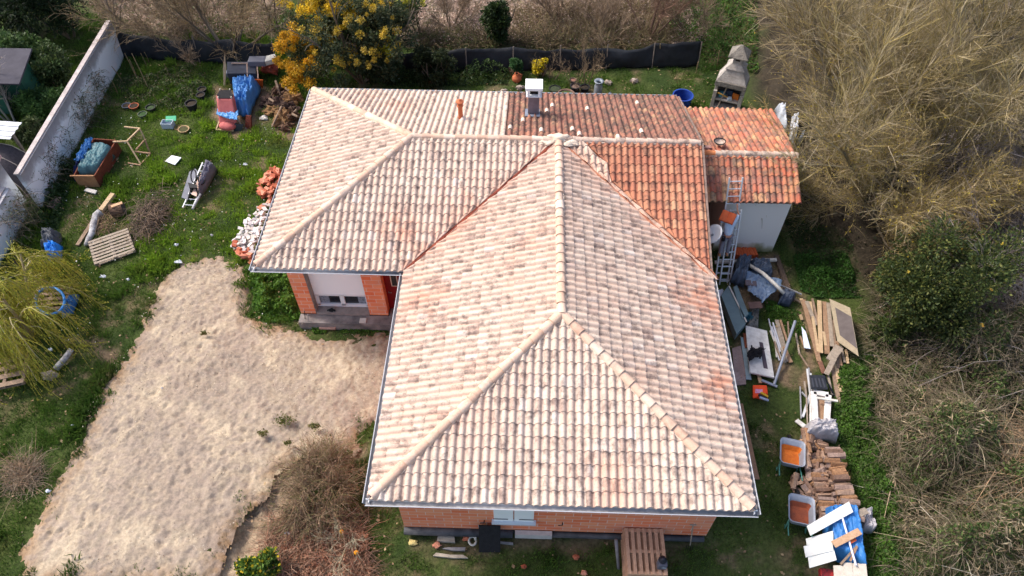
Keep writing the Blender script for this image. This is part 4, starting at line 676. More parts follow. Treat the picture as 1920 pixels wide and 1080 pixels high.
T(MB().box(at(483, 115, .9), (.85, .5, .3), rz=.05).build('grey_bin', mat('grey_lid', S(104, 104, 114), rough=.5), bevel=.04), 'grey plastic bin lid standing behind the black rack', 'bin'); T(MB().box(at(507, 112, .9), (.62, .46, .26), rz=.5).build('white_crate', mat('white_plastic', S(214, 210, 200), S(190, 184, 174), 5, .6), bevel=.03), 'white plastic crate on the pile next to the mimosa', 'crate'); T(MB().blob(at(507, 128, .3), (.4, .3, .3), 7, .3).build('orange_bag', mat('orange_bag', S(170, 84, 62), S(130, 60, 48), 4, .6)), 'crumpled orange red sack below the white crate', 'sack')
T(MB().box(at(429, 140, .25), (.35, .3, .35)).build('grey_box', mat('grey_box', S(128, 132, 148), rough=.6), bevel=.02), 'small light grey box beside the upright board', 'box')
T(MB().add([at(419, 163, 0), at(422, 163, 0), at(424, 128, .9), at(421, 100, 1.6), at(418, 128, .9)], [(0, 1, 2, 3, 4)]).build('upright_board', WL), 'tall split board standing upright left of the black rack', 'board').modifiers.new('t', 'SOLIDIFY').thickness = .05
# roots pile
for k, (px, py, rx, ry, rz) in enumerate(((520, 170, .22, .42, .22), (528, 195, .5, .32, .3), (548, 190, .5, .38, .36), (540, 182, .35, .5, .25), (542, 202, .42, .26, .28), (530, 222, .38, .45, .3), (548, 218, .32, .3, .28), (500, 190, .3, .4, .2), (512, 208, .4, .3, .2), (538, 238, .3, .22, .2))):
    T(MB().blob(at(px, py, rz*.6), (rx, ry, rz), 40+k, .42, fr=2.6).build('root_ball', mat('root_wood_%d' % (k % 3), S(*((110, 84, 66), (92, 72, 62), (150, 116, 78))[k % 3]), S(*((76, 58, 48), (64, 50, 46), (110, 82, 56))[k % 3]), 5, .95, 1.0, 12)), 'earthy uprooted tree root in the pile by the house corner', 'tree root', 'uprooted roots piled by the house')
for k, (a, b) in enumerate((((517, 152), (526, 178)), ((528, 200), (510, 238)), ((556, 206), (548, 214)), ((548, 214), (566, 222)), ((505, 185), (520, 195)), ((535, 165), (550, 176)))): T(MB().tube([at(*a, .45), (at(*a, .5)+at(*b, .4))/2, at(*b, .15)], .06, 7, .045).build('broken_branch', WD), 'broken branch sticking out of the root pile', 'branch', 'branches in the root pile')
T(MB().blob(at(495, 221, .08), (.18, .14, .1), 4, .3).build('white_bag', mat('white_plastic', S(1, 1, 1))), 'small white bag on bare soil by the root pile', 'bag')
# rubble
def chunks(n, poly, cols, size, label, cat, grp, name, z=.1):
    P = scat(PX(poly), n); proto = []
    for k in range(5):
        mb = MB().box((0, 0, 0), (1, .6, .28)); v = [(x*(1+.3*math.sin(k*3+i_)), y*(1+.3*math.cos(k*5+i_*2)), z_) for i_, (x, y, z_) in enumerate(mb.v)]; mb.v = v; me = bpy.data.meshes.new(name); me.from_pydata(mb.v, [], mb.f); me.materials.append(cols[k % len(cols)]); proto.append(me)
    for k in range(n):
        s = size*random.uniform(.5, 1.5); o = bpy.data.objects.new(name, proto[k % 5]); C.objects.link(o); o.location = (P[k, 0], P[k, 1], z+random.random()*.3); o.rotation_euler = (random.uniform(-.5, .5), random.uniform(-.5, .5), random.uniform(0, 6.3)); o.scale = (s, s, s); T(o, label, cat, grp)
WR = [mat('plaster_white', S(206, 200, 196), S(176, 168, 164), 7, .9), mat('plaster_pale', S(212, 208, 208)), WR_ := mat('plaster_cream', S(222, 212, 200))]; OR = [mat('broken_brick', S(184, 108, 80), S(160, 88, 64), 6, .9), mat('broken_brick_pink', S(204, 136, 110)), mat('broken_brick_dark', S(160, 84, 60))]
chunks(260, [(445, 452), (462, 425), (492, 400), (500, 420), (476, 490), (450, 480), (436, 470)], WR, .165, 'jagged white plaster fragment in the rubble heap at the roof corner', 'plaster rubble', 'white plaster rubble', 'plaster_chunk'); chunks(30, [(440, 468), (470, 478), (478, 500), (455, 490)], OR, .24, 'broken orange brick piece at the foot of the plaster rubble', 'brick rubble', 'orange brick rubble beside the plaster', 'brick_fragment', .12); chunks(90, [(483, 352), (510, 325), (534, 318), (528, 350), (508, 378), (490, 372)], OR, .2, 'broken hollow brick on the rubble along the left eave', 'brick rubble', 'broken orange bricks along the left eave', 'brick_fragment', .05)
chunks(18, [(480, 395), (505, 380), (512, 400), (490, 425)], [WR[0], OR[1]], .2, 'pale rubble scrap between brick rubble and plaster heap', 'rubble', 'scraps between the rubble heaps', 'rubble_scrap', .05)
PAPER = mat('litter_white', S(200, 204, 212), rough=.6)
for k, (x, y, s) in enumerate(((193, 518, .22), (240, 524, .12), (330, 459, .18), (397, 441, .10), (335, 490, .28), (91, 921, .16), (136, 797, .1), (460, 308, .2), (95, 655, .16), (304, 728, .08), (538, 1000, .16))):
    T(MB().blob(at(x, y, .18), (s*.5, s*.34, .05), k, .5, k=5).build('litter_scrap', PAPER), 'small scrap of white litter lying on the ground', 'litter', 'white scraps of litter')
# ------------------------------------------------------------ front of the house
T(MB().box(at(617, 603, .2), (.62, .34, .1)).box(at(615, 611, .1), (.6, .3, .1)).build('brick_step', mat('pinkish_block', S(184, 150, 136), S(160, 128, 116), 6, .9, .3), bevel=.01), 'two pinkish blocks stacked as a step below the white window', 'step')
p = at(685, 586, .4); T(MB().box((-6.95, 8.12, .40), (.24, .2, .05)).build('white_block', mat('white_plastic', S(1, 1, 1))), 'small white block on the ledge under the window', 'block'); T(MB().tube([(-8.3, 8.45, .52), (-8.12, 8.5, .6), (-8.0, 8.42, .52)], .025, 6).blob((-8.15, 8.46, .52), (.12, .06, .04), 3).build('garden_clamp', IRON), 'small black tool left on the concrete sill', 'tool')
for k, (a, b) in enumerate((((571, 583), (573, 612)), ((577, 590), (580, 614)))): T(MB().tube([at(*b), at(*a, .75)], .015, 6).build('metal_stake', IRON if k == 0 else ZINC), ('black' if k == 0 else 'pale grey')+' thin stake pushed in by the left corner of the ledge', 'stake')
p1, p2 = at(898, 1036), at(938, 1036); T(MB().add([(p1[0], p1[1]+.0, .02), (p2[0], p2[1], .02), (p2[0], .52-.14, 1.0), (p1[0], .52-.14, 1.0)], [(0, 1, 2, 3)]).build('rubber_mat', BLACK), 'long black rubber mat leaning against the brick front wall', 'mat').modifiers.new('t', 'SOLIDIFY').thickness = .04
board('concrete_slab', 'pale concrete slab lying under the damp proof roll', 'slab', [(819, 1014), (853, 1016), (852, 1006), (821, 1004)], .16, .12, mat('slab_stone', S(170, 160, 146), S(140, 130, 118), 5, .9, .4)); 
def rag(l, name, label, cat, mt_, z=.09):
    T(MB().prism([at(x, y)[:2] for x, y in l], .02, z).build(name, mt_), label, cat)
rag([(812, 1044), (850, 1048), (878, 1048), (868, 1042), (845, 1042), (818, 1038)], 'flagstone', 'ragged pale flagstone, nearest the viewer below the house wall', 'stone', mat('slab_stone', S(1, 1, 1))); rag([(830, 1030), (850, 1034), (872, 1034), (873, 1028), (840, 1028)], 'flagstone', 'narrow grey flagstone just above the ragged pale one', 'stone', mat('grey_stone', S(150, 146, 146), S(126, 122, 122), 5, .9)); rag([(936, 1020), (962, 1023), (962, 1019), (938, 1017)], 'flagstone', 'thin sliver of stone right of the rubber mat', 'stone', mat('grey_stone', S(1, 1, 1)))
q = T(MB().tube([at(886+7*math.cos(a_), 1014+8*math.sin(a_), .12) for a_ in np.linspace(0, 6.2, 14)], .035, 6).tube([at(893, 1002, .3), at(891, 1012, .1)], .04, 6).build('white_hose_coil', mat('white_plastic', S(1, 1, 1)), smooth=True), 'coil of white plastic hose beside the black mat', 'hose')
for k, (x, y, s) in enumerate(((875, 1008, .14), (818, 1022, .12), (982, 1063, .09), (1080, 1045, .1), (1095, 1074, .1), (1108, 1085, .1))): T(MB().blob(at(x, y, .08), (s, s*.8, .08), k, .3, k=6).build('brick_fragment', OR[k % 3]), 'small orange brick piece in the front grass', 'brick rubble', 'brick bits in the front grass')
T(MB().blob(at(775, 1017, .06), (.14, .09, .06), 5, .3, k=7).build('stone', mat('sandy_stone', S(196, 176, 116), S(170, 150, 100), 6, .9)), 'small yellowish stone by the left corner of the front wall', 'stone')
p = at(1206, 1040); 
for k in range(6):
    zt_ = .12+k*.145; pallet('stacked_pallet', ('top wooden pallet of the stack carrying the grey can' if k == 5 else 'wooden pallet within the stack against the front wall'), (2.55+(k % 2)*.03, -.14-(k%3)*.02, zt_), 1.5708+random.uniform(-.015, .015), L=1.32, W=1.12, ns=7, mt_=wood('pallet_wood', S(200, 160, 132), S(172, 134, 110)), group=None if k == 5 else 'pallets stacked by the front wall', bottom=3)
q = thing('grey_jerrycan', 'dark grey jerrycan with pale label standing on the pallet stack', 'jerrycan', (2.96, -.6, .97)); MB().box((2.96, -.62, 1.14), (.27, .22, .30)).build('body', mat('can_grey', S(88, 90, 104), S(76, 78, 90), 4, .5), q, bevel=.04); MB().lathe((2.96, -.55, 1.28), [(.12, 0), (.11, .06), (.05, .1), (.05, .13), (0, .13)], 14).build('neck', mat('can_dark', S(40, 40, 50), rough=.4), q, smooth=True); MB().box((3.0, -.735, 1.18), (.13, .006, .08), ry=.4).build('sticker', mat('sticker_grey', S(150, 156, 168)), q)
T(MB().tube([at(1155, 1012, .9), at(1160, 1066, .0)], .05, 8).build('grey_post', mat('post_concrete', S(134, 130, 132), S(116, 112, 114), 6, .9), smooth=True), 'grey round post leaning at the left side of the pallet stack', 'post')
q = thing('garden_fork', 'old garden fork leaning against the right end of the front wall', 'garden fork', at(1294, 1022)); a_ = at(1294, 1022, .25); b_ = np.array([3.95, .5, 1.25]); MB().tube([a_, b_], .02, 6).build('shaft', WG, q); MB().tube([b_-np.array([.09, 0, 0]), b_+np.array([.09, 0, 0])], .022, 6).build('handle', WG, q)
for k in range(4): MB().tube([a_+np.array([(k-1.5)*.06, 0, 0]), a_+np.array([(k-1.5)*.06, -.06, -.28])], .009, 5).build('tine', IRON, q)
# ------------------------------------------------------------ back garden
TR = mat('terracotta', S(1, 1, 1))
p = at(969, 153); q = thing('terracotta_ewer', 'orange terracotta jug standing in the back bed left of the metal chimney', 'jug', p); MB().lathe(p, [(0, 0), (.14, 0), (.24, .14), (.22, .3), (.1, .4), (.09, .46), (.12, .5), (.08, .48)], 18).build('body', TR, q, smooth=True); MB().tube([p+np.array([.1, 0, .46]), p+np.array([.26, 0, .42]), p+np.array([.23, 0, .25])], .025, 6).build('handle', TR, q, smooth=True)
pot('plant_pot', 'black pot with bare stems left of the milk churn', (1078, 172), .24, .36, (42, 42, 50), (.12, .08, .06)); pot('plant_pot', 'dark pot right of the one with bare stems', (1096, 172), .22, .3, (38, 40, 44)); pot('plant_pot', 'small brown pot behind the two black pots', (1074, 156), .16, .22, (104, 84, 78), (.2, .1, .07))
pot('large_urn', 'wide brown planter rim just behind the old tiles', (1061, 186), .42, .3, (132, 104, 90), (.04, .06, .02), cat='planter'); pot('dark_planter', 'low dark planter right of the metal chimney', (1040, 172), .28, .2, (36, 40, 36), (.03, .04, .02))
p = at(1120, 181); MC = mat('churn_metal', S(150, 158, 166), S(124, 132, 142), 4, .5, metal=.3); T(MB().lathe(p, [(0, 0), (.19, 0), (.2, .06), (.2, .62), (.15, .72), (.14, .82), (.23, .86), (.23, .9), (.14, .88), (.1, .82)], 20).build('milk_churn', MC, smooth=True), 'grey blue milk churn standing on the back lawn', 'milk churn'); T(MB().lathe(at(1143, 182), [(0, 0), (.1, 0), (.09, .2), (.04, .28), (0, .29)], 12).build('grey_bottle', MC, smooth=True), 'small grey bottle in the grass right of the milk churn', 'bottle')
p = at(1276, 200); q = thing('blue_tub', 'deep blue plastic tub between house roof and stone barbecue', 'tub', p); MB().lathe(p, [(0, .02), (.4, .02), (.46, .62), (.50, .62), (.50, .68), (.44, .68), (.42, .4)], 26).build('body', mat('blue_tub', S(40, 72, 156), S(30, 56, 130), 4, .45), q, smooth=False)
T(MB().box(at(742, 144, .1), (.5, .16, .04), rz=-.4).build('white_board', WHITE), 'small white board lying in the dark bed behind the pale roof', 'board')
for k, (x, y) in enumerate(((975, 165), (945, 172), (1190, 152), (1140, 155))): T(MB().blob(at(x, y, .08), (.2, .15, .12), k+60, .3, k=6).build('stone', mat('pale_stone', S(1, 1, 1))), 'pale stone lying in the back lawn bed', 'stone', 'stones in the back bed')
for k, (b_, t_, z) in enumerate((((1305, 137), (1309, 116), .7), ((1344, 125), (1349, 95), 1.0), ((1237, 118), (1238, 82), 1.3), ((1246, 76), (1246, 48), .9))): T(MB().tube([at(*b_), at(*t_, z)], .022, 6).build('garden_stake', POLE), 'thin upright garden stake along the netting at the right', 'garden stake', 'stakes near the back netting')
# barbecue
ST = mat('barbecue_stone', S(176, 170, 164), S(132, 126, 120), 2.5, .95, .6, 14); SD = mat('barbecue_dark_stone', S(136, 130, 122), S(96, 92, 86), 4, .95, .9, 16)
bb = at(1358, 205); an = -.36
q = thing('stone_barbecue', 'tall weathered concrete barbecue with hood and pointed chimney cap', 'barbecue', bb); bc = lambda m_, c, d, nm, mt_, **k: (lambda o: setattr(o, 'parent', q) or o)(m_.box(c, d, **k).build(nm, mt_, bevel=.01))
for x in (-.62, .62): bc(MB(), (x, .25, .5), (.16, .8, 1.0), 'side_wall', ST)
bc(MB(), (0, .6, .65), (1.1, .12, 1.3), 'back_wall', SD); bc(MB(), (0, .22, .55), (1.08, .7, .08), 'shelf', ST); bc(MB(), (0, .22, .08), (1.08, .7, .12), 'base_slab', ST)
for x in (-.62, .62): bc(MB(), (x, .3, 1.2), (.14, .7, .42), 'upright_wall', ST)
def ring(w_, d_, y, z): return [(-w_/2, y-d_/2, z), (w_/2, y-d_/2, z), (w_/2, y+d_/2, z), (-w_/2, y+d_/2, z)]
def loft(rs): 
    mb = MB(); V = [p for r in rs for p in r]; n = 4; mb.add(V, [(i_*4+j_, i_*4+(j_+1) % 4, (i_+1)*4+(j_+1) % 4, (i_+1)*4+j_) for i_ in range(len(rs)-1) for j_ in range(4)]+[(3, 2, 1, 0), tuple(range(len(V)-4, len(V)))]); return mb
for nm, rs, mt_ in (('hood', [ring(1.46, 1.0, .2, 1.38), ring(1.42, .98, .2, 1.62)], SD), ('hood_cone', [ring(1.38, .9, .22, 1.62), ring(.98, .7, .27, 2.0), ring(.5, .45, .3, 2.35)], ST), ('chimney_collar', [ring(.92, .78, .3, 2.2), ring(.86, .72, .3, 2.26), ring(.42, .4, .3, 2.46)], ST), ('chimney_neck', [ring(.42, .42, .3, 2.35), ring(.42, .42, .3, 2.85)], ST), ('chimney_cap', [ring(.9, .9, .3, 2.82), ring(.88, .88, .3, 2.88), ring(.1, .1, .3, 3.3)], SD)):
    o = loft(rs).build(nm, mt_, q, bevel=.015); o.location = (0, 0, 0)
MB().box((0, .08, 2.7), (.2, .03, .17)).build('vent_opening', DARKW, q).location = (0, 0, 0); 
q.rotation_euler = (0, 0, an)
for c in [x for x in bpy.data.objects if x.parent == q]: c.location = (0, 0, 0)
R2 = Matrix.Rotation(an, 3, 'Z'); L_ = lambda x, y, z: np.array(R2@Vector((x, y, z)))+bb
for (c, d, col, lab, nm, rz) in (((-.3, .1, .72), (.3, .24, .22), (70, 140, 160), 'turquoise tin inside the stone barbecue', 'tin', .2), ((.34, .12, .74), (.32, .05, .34), (206, 116, 44), 'orange tray standing at the right inside the stone barbecue', 'tray', -.2), ((.1, -.02, .66), (.2, .18, .14), (206, 222, 240), 'pale blue bag inside the stone barbecue', 'bag', .5), ((-.12, .06, .68), (.2, .16, .18), (110, 110, 116), 'small grey pot inside the stone barbecue', 'pot', 0), ((0, .3, .8), (.34, .3, .3), (50, 66, 92), 'dark blue box at the back of the stone barbecue', 'box', 0)):
    T(MB().box(L_(*c), d, rz=an+rz).build('stored_'+nm, mat('bbq_'+nm, S(*col), S(*[int(v*.8) for v in col]), 8, .6), bevel=.02), lab, nm)
T(MB().beam(L_(-.5, -.1, .9), L_(.25, .02, .62), .05, .04).build('wooden_lath', mat('yellow_lath', S(214, 166, 84))), 'yellow lath lying across the things inside the barbecue', 'lath'); T(MB().beam(at(1343, 206, 0), at(1377, 135, 1.9), .05, .05).build('wooden_prop', WG), 'long grey pole propped against the front of the barbecue', 'pole')
WS = mat('crumpled_white', S(212, 218, 228), S(170, 176, 188), 4, .6)
T(cloth('plastic_sheet', [at(1455, 235), at(1472, 250), at(1466, 212), at(1450, 212)], .2, .5, WS, seed=41, hem=.2), 'crumpled white sheet behind the far corner of the annex', 'sheet'); T(cloth('plastic_sheet', [at(1476, 276), at(1487, 278), at(1490, 232), at(1480, 230)], .3, .5, WS, seed=42, hem=.2), 'narrow white sheet right of the annex roof', 'sheet'); T(cloth('plastic_sheet', [at(1492, 276), at(1500, 272), at(1506, 256), at(1498, 262)], .2, .3, WS, seed=43, hem=.2), 'smallest white sheet among twigs right of the annex', 'sheet')
# ------------------------------------------------------------ ladder and roofer
ly = lambda z: 10.68+.40*z
ladder('extension_ladder', 'tall aluminium ladder leaning on the annex eave with the man on it', (6.56, ly(0), 0), (6.45, ly(4.0), 4.0), .48, 15, mt_=ALU); ladder('ladder_section', 'second narrower ladder section standing beside the roofer', (6.68, ly(.0)-.09, 0), (6.62, ly(2.9)-.09, 2.9), .40, 10, mt_=ALU)
def skin(name, V, Eg, Rd, mt_, parent=None, sub=2):
    me = bpy.data.meshes.new(name); me.from_pydata([tuple(map(float, v)) for v in V], Eg, []); o = link(name, me, mt_, parent)
    sk = o.modifiers.new('skin', 'SKIN'); 
    for i_, r in enumerate(Rd): me.skin_vertices[0].data[i_].radius = (r, r) if not isinstance(r, tuple) else r
    me.skin_vertices[0].data[0].use_root = True; s = o.modifiers.new('sub', 'SUBSURF'); s.levels = s.render_levels = sub; sk.use_smooth_shade = True; return o
HX = 6.42
def L3(dx, z, off): return np.array([HX+dx, ly(z)-off, z])
Z0 = 1.22
pel = L3(0, Z0+.86, .30); sp1 = L3(0, Z0+1.08, .27); ch = L3(0, Z0+1.30, .24); nk = L3(.02, Z0+1.47, .22); hd = L3(.1, Z0+1.60, .22)
hl, hr = L3(-.1, Z0+.84, .29), L3(.1, Z0+.84, .29); kl, kr = L3(-.13, Z0+.46, .22), L3(.14, Z0+.50, .20); al, ar = L3(-.14, Z0+.06, .20), L3(.13, Z0+.08, .20); tl, tr_ = L3(-.14, Z0+.0, .08), L3(.13, Z0+.02, .08)
sl2, sr = L3(-.19, Z0+1.40, .24), L3(.19, Z0+1.40, .24); el, er = L3(-.34, Z0+1.28, .18), L3(.33, Z0+1.50, .12); wl_, wr = L3(-.26, Z0+1.50, .26), L3(.24, Z0+1.74, .06)
SK = mat('skin', S(206, 150, 124), S(196, 138, 112), 8, .6); SH = mat('pale_blue_shirt', S(206, 222, 240), S(184, 202, 226), 5, .8, .3, 12); TQ = mat('grey_trousers', S(136, 136, 148), S(112, 112, 124), 5, .85, .3, 12)
man = thing('person', 'man in pale blue shirt and grey trousers climbing the ladder with tiles on his shoulder', 'person', L3(0, Z0, .2))
V = [pel, sp1, ch, nk, hd-np.array([0, 0, .06]), hd+np.array([0, 0, .06]), hl, kl, al, tl, hr, kr, ar, tr_, sl2, el, wl_, sr, er, wr]
Eg = [(0, 1), (1, 2), (2, 3), (3, 4), (4, 5), (0, 6), (6, 7), (7, 8), (8, 9), (0, 10), (10, 11), (11, 12), (12, 13), (2, 14), (14, 15), (15, 16), (2, 17), (17, 18), (18, 19)]
Rd = [(.10, .07), (.10, .07), (.13, .09), .055, .075, .085, .085, .06, .042, .035, .085, .06, .042, .035, .055, .042, .03, .055, .042, .03]
# fingers: left hand flat under the tiles, right hand curled over a rung
for (w_i, dirv, sdv) in ((16, np.array([.05, .1, .12]), np.array([1, .2, 0])), (19, np.array([-.02, .05, .15]), np.array([1, 0, 0]))):
    wp = V[w_i]; pm = wp+unit(dirv)*.07; V.append(pm); pi_ = len(V)-1; Eg.append((w_i, pi_)); Rd.append((.036, .02))
    for f_ in range(4):
        a_ = pm+sdv*(f_-1.5)*.021+unit(dirv)*.035; b_ = a_+unit(dirv)*(.035+.006*(f_ in (1, 2))); c_2 = b_+unit(dirv+np.array([0, .12, -.08]))*.03; n0 = len(V); V += [a_, b_, c_2]; Eg += [(pi_, n0), (n0, n0+1), (n0+1, n0+2)]; Rd += [.0095, .009, .008]
    a_ = wp+unit(dirv)*.03+sdv*.04; n0 = len(V); V += [a_, a_+unit(dirv+sdv*.05)*.035]; Eg += [(w_i, n0), (n0, n0+1)]; Rd += [.012, .010]
skin('body', V, Eg, Rd, SK, man, 1)
skin('shirt', [L3(0, Z0+.84, .30), sp1, ch, nk-np.array([0, 0, .05]), sl2, (sl2+el)/2, el+(wl_-el)*.1, sr, (sr+er)/2, er+(wr-er)*.1], [(0, 1), (1, 2), (2, 3), (2, 4), (4, 5), (5, 6), (2, 7), (7, 8), (8, 9)], [(.165, .13), (.165, .13), (.19, .13), .075, .085, .07, .06, .085, .07, .06], SH, man)
skin('trousers', [pel+np.array([0, 0, .10]), hl, kl, al+(kl-al)*.08, hr, kr, ar+(kr-ar)*.08], [(0, 1), (1, 2), (2, 3), (0, 4), (4, 5), (5, 6)], [(.17, .14), .115, .085, .075, .115, .085, .075], TQ, man)
for s_, a_, t_ in ((-1, al, tl), (1, ar, tr_)): skin('shoe', [a_+np.array([0, -.06, -.03]), a_+np.array([0, .04, -.05]), t_+np.array([0, .06, -.03])], [(0, 1), (1, 2)], [(.05, .045), (.055, .04), (.045, .03)], mat('tan_shoe', S(176, 136, 96), S(150, 112, 78), 6, .7), man)
MB().blob(hd+np.array([0, -.025, .05]), (.105, .12, .125), 3, .05, k=8).build('hair', mat('grey_hair', S(120, 112, 108), S(90, 82, 80), 30, .9), man, smooth=True)
MB().blob(hd+np.array([0, .105, .0]), (.018, .028, .02), 3, .0, k=5).build('nose', SK, man, smooth=True)
for s_ in (-1, 1): MB().blob(hd+np.array([s_*.09, .0, .01]), (.015, .025, .032), 3, .0, k=5).build('ear', SK, man, smooth=True); MB().blob(hd+np.array([s_*.035, .088, .03]), (.014, .01, .01), 3, .0, k=5).build('eye', mat('eye_dark', S(40, 30, 26), rough=.3), man, smooth=True)
MB().box(hd+np.array([0, .09, -.05]), (.05, .012, .012)).build('mouth', mat('lip', S(160, 90, 80)), man)
MB().box(L3(-.16, Z0+.82, .40), (.12, .1, .22)).build('tool_pouch', mat('black_rubber', S(1, 1, 1)), man, bevel=.02)
TM = mat('stack_tile', S(214, 104, 60), S(196, 88, 50), 6, .8)
def tile_bundle(name, label, c, rz, n, w_=.45, l_=.34, rx=0., ry=0.):
    o = thing(name, label, 'roof tiles', c)
    for k in range(n):
        V = []; m_ = 12
        for yy in (-l_/2, l_/2):
            for t in range(m_+1): u = t/m_; V.append(((u-.5)*w_, yy, .04*abs(math.sin(u*2*math.pi))**.7+k*.028))
        e = MB().add(V, [(t, t+1, m_+2+t, m_+1+t) for t in range(m_)]).build('tile', TM, o); e.location = (0, 0, 0); e.modifiers.new('t', 'SOLIDIFY').thickness = .014
    o.rotation_euler = (rx, ry, rz); return o
tile_bundle('carried_tiles', 'stack of new orange tiles balanced on the roofer\'s left shoulder', L3(-.12, Z0+1.56, .34), -.5, 5, .52, .40, rx=.55)
for k, (x, c) in enumerate(((1381, 0), (1391, 0), (1402, 1), (1411, 1))):
    o = tile_bundle('tile_stack', ('brownish tile bundle, ' if c == 0 else 'orange tile bundle, ')+('outer' if k in (0, 3) else 'inner')+' of its pair below the annex wall', at(x, 478), .1, 8, .26, .42)
T(cloth('cement_bag', [at(1344, 484), at(1366, 484), at(1366, 474), at(1346, 474)], .1, .25, WS, seed=51, hem=.2, n=16), 'crumpled whitish bags on the ground behind the ladder rungs', 'bag')
# ------------------------------------------------------------ scrap along the east side
PV = mat('pale_pvc', S(206, 200, 192), S(186, 178, 168), 3, .6)
plank('gutter_length', 'long straight cream gutter length lying beneath the annex wall', 'gutter', (1340, 492), (1456, 487), .13, .08, PV, .25)
T(MB().tube([at(1400, 494, .6), at(1430, 512, .85), at(1452, 532, .9), at(1470, 550, .7)], .07, 8).build('curved_gutter', mat('white_plastic', S(1, 1, 1)), smooth=True), 'bowed white plastic gutter arching over the blue grey sheet', 'gutter')
plank('metal_rail', 'thin zinc rail sticking out to the right past the bowed gutter', 'rail', (1452, 530), (1503, 552), .05, .05, ZINC, .4, .15); plank('brown_batten', 'thin brown batten beneath the zinc rail', 'batten', (1466, 546), (1501, 567), .07, .04, WD, .3, .1)
plank('long_timber', 'long dark timber lying along the right side of the annex', 'plank', (1455, 480), (1485, 560), .18, .1, wood('dark_timber', S(96, 80, 68), S(74, 62, 54)), .1); plank('long_timber', 'second dark timber, left of its twin beside the annex', 'plank', (1460, 500), (1474, 548), .1, .08, wood('dark_timber', S(1, 1, 1)), .08)
for k, (x, y, r) in enumerate(((1378, 548, 0), (1372, 505, .4), (1412, 520, .2), (1430, 508, .3))): pass
T(cloth('grey_blue_tarp', [at(1396, 566), at(1424, 584), at(1462, 545), at(1388, 526)], .35, .25, mat('slate_blue_tarp', S(120, 140, 164), S(98, 116, 142), 3, .5), seed=61, n=34, fr=3), 'large blue grey tarpaulin spread below the bowed white gutter', 'tarpaulin')
T(cloth('dark_plastic_sheet', [at(1366, 535), at(1392, 545), at(1405, 500), at(1378, 495)], .2, .6, mat('dark_blue_plastic', S(60, 70, 86), S(92, 104, 122), 5, .3), seed=62, n=30, fr=5, hem=.15), 'shiny dark plastic sheet bunched behind the long grey green panels', 'plastic sheet'); T(cloth('dark_plastic_sheet', [at(1404, 525), at(1446, 530), at(1440, 500), at(1400, 500)], .15, .45, mat('dark_blue_plastic', S(1, 1, 1)), seed=63, n=26, fr=5, hem=.15), 'dark plastic sheet heaped under the bowed white gutter', 'plastic sheet'); T(cloth('navy_cover', [at(1455, 575), at(1478, 580), at(1490, 562), at(1462, 548)], .1, .35, mat('slate_dark', S(52, 62, 80), S(66, 76, 96), 4, .6), seed=64, n=20, hem=.15), 'dark slate cover at the right end of the blue grey tarpaulin', 'cover')
T(MB().box(at(1408, 531, .62), (.42, .26, .06), rz=-.1).build('brown_tray', mat('taupe', S(96, 86, 92), rough=.6), bevel=.02), 'taupe tray lying on top of the blue grey tarpaulin', 'tray'); T(MB().box(at(1416, 572, .7), (.5, .3, .05), rz=.1).build('brown_board', mat('umber', S(98, 76, 72), S(80, 62, 58), 4, .8), bevel=.02), 'dark brown board on the lower edge of the blue grey tarpaulin', 'board')
for k, (l, z) in enumerate((([(1352, 553), (1366, 535), (1399, 606), (1381, 627)], .5), ([(1375, 538), (1382, 534), (1404, 588), (1392, 598)], .55))):
    q_ = MB().slab([at(x, y, z) for x, y in l], .35 if k == 0 else .3).build('insulated_panel', mat('grey_green', S(104, 124, 128), S(92, 110, 116), 2, .55), bevel=.015); T(q_, ('wide' if k == 0 else 'narrow')+' grey green insulated panel, '+('nearest the house eave' if k == 0 else 'behind the wide one'), 'panel')
plank('white_edge_strip', 'whitish strip along the inner edge of the wide grey green panel', 'strip', (1367, 536), (1400, 604), .05, .02, PV, .54)
T(MB().blob(at(1402, 596, .25), (.26, .2, .2), 4, .4).build('green_bag', mat('petrol_green', S(28, 74, 88), S(20, 54, 66), 4, .6)), 'crumpled petrol green bag at the foot of the grey green panels', 'bag'); T(cloth('net_bag', [at(1396, 625), at(1420, 622), at(1422, 578), at(1405, 578)], .05, .3, mat('grey_net', S(120, 118, 116), S(70, 72, 66), 12, .9), seed=66, n=22, hem=.2, fr=6), 'grey tangled netting below the brown board', 'netting'); T(cloth('white_bag', [at(1345, 570), at(1354, 566), at(1352, 552), at(1344, 554)], .1, .2, WS, seed=67, n=12), 'whitish bag wedged between eave and grey green panel', 'bag')
# white door leaf with slot
q = thing('white_door_leaf', 'peeling white door leaf with long dark glass slot lying on the ground', 'door leaf', at(1425, 660)); PW = mat('peeling_white', S(214, 212, 208), S(184, 180, 176), 5, .7, .3); D4 = [at(1398, 610, .3), at(1438, 620, .3), at(1452, 708, .3), at(1406, 698, .3)]; MB().slab(D4, .07).build('leaf', PW, q, bevel=.004)
fd = lambda s, t: (1-s)*(1-t)*D4[0]+s*(1-t)*D4[1]+s*t*D4[2]+(1-s)*t*D4[3]; MB().slab([fd(.55, .3)+[0, 0, .006], fd(.72, .3)+[0, 0, .006], fd(.78, .85)+[0, 0, .006], fd(.60, .85)+[0, 0, .006]], .02).build('glass_slot', mat('slot_dark', S(78, 66, 74), S(64, 54, 62), 6, .4), q)
T(cloth('black_jacket', [at(1396, 688), at(1420, 688), at(1424, 668), at(1400, 664)], .34, .2, mat('black_cloth', S(16, 16, 20), S(26, 26, 32), 5, .95), seed=71, n=22, edge=.6), 'black jacket dropped on the near end of the white door leaf', 'jacket')
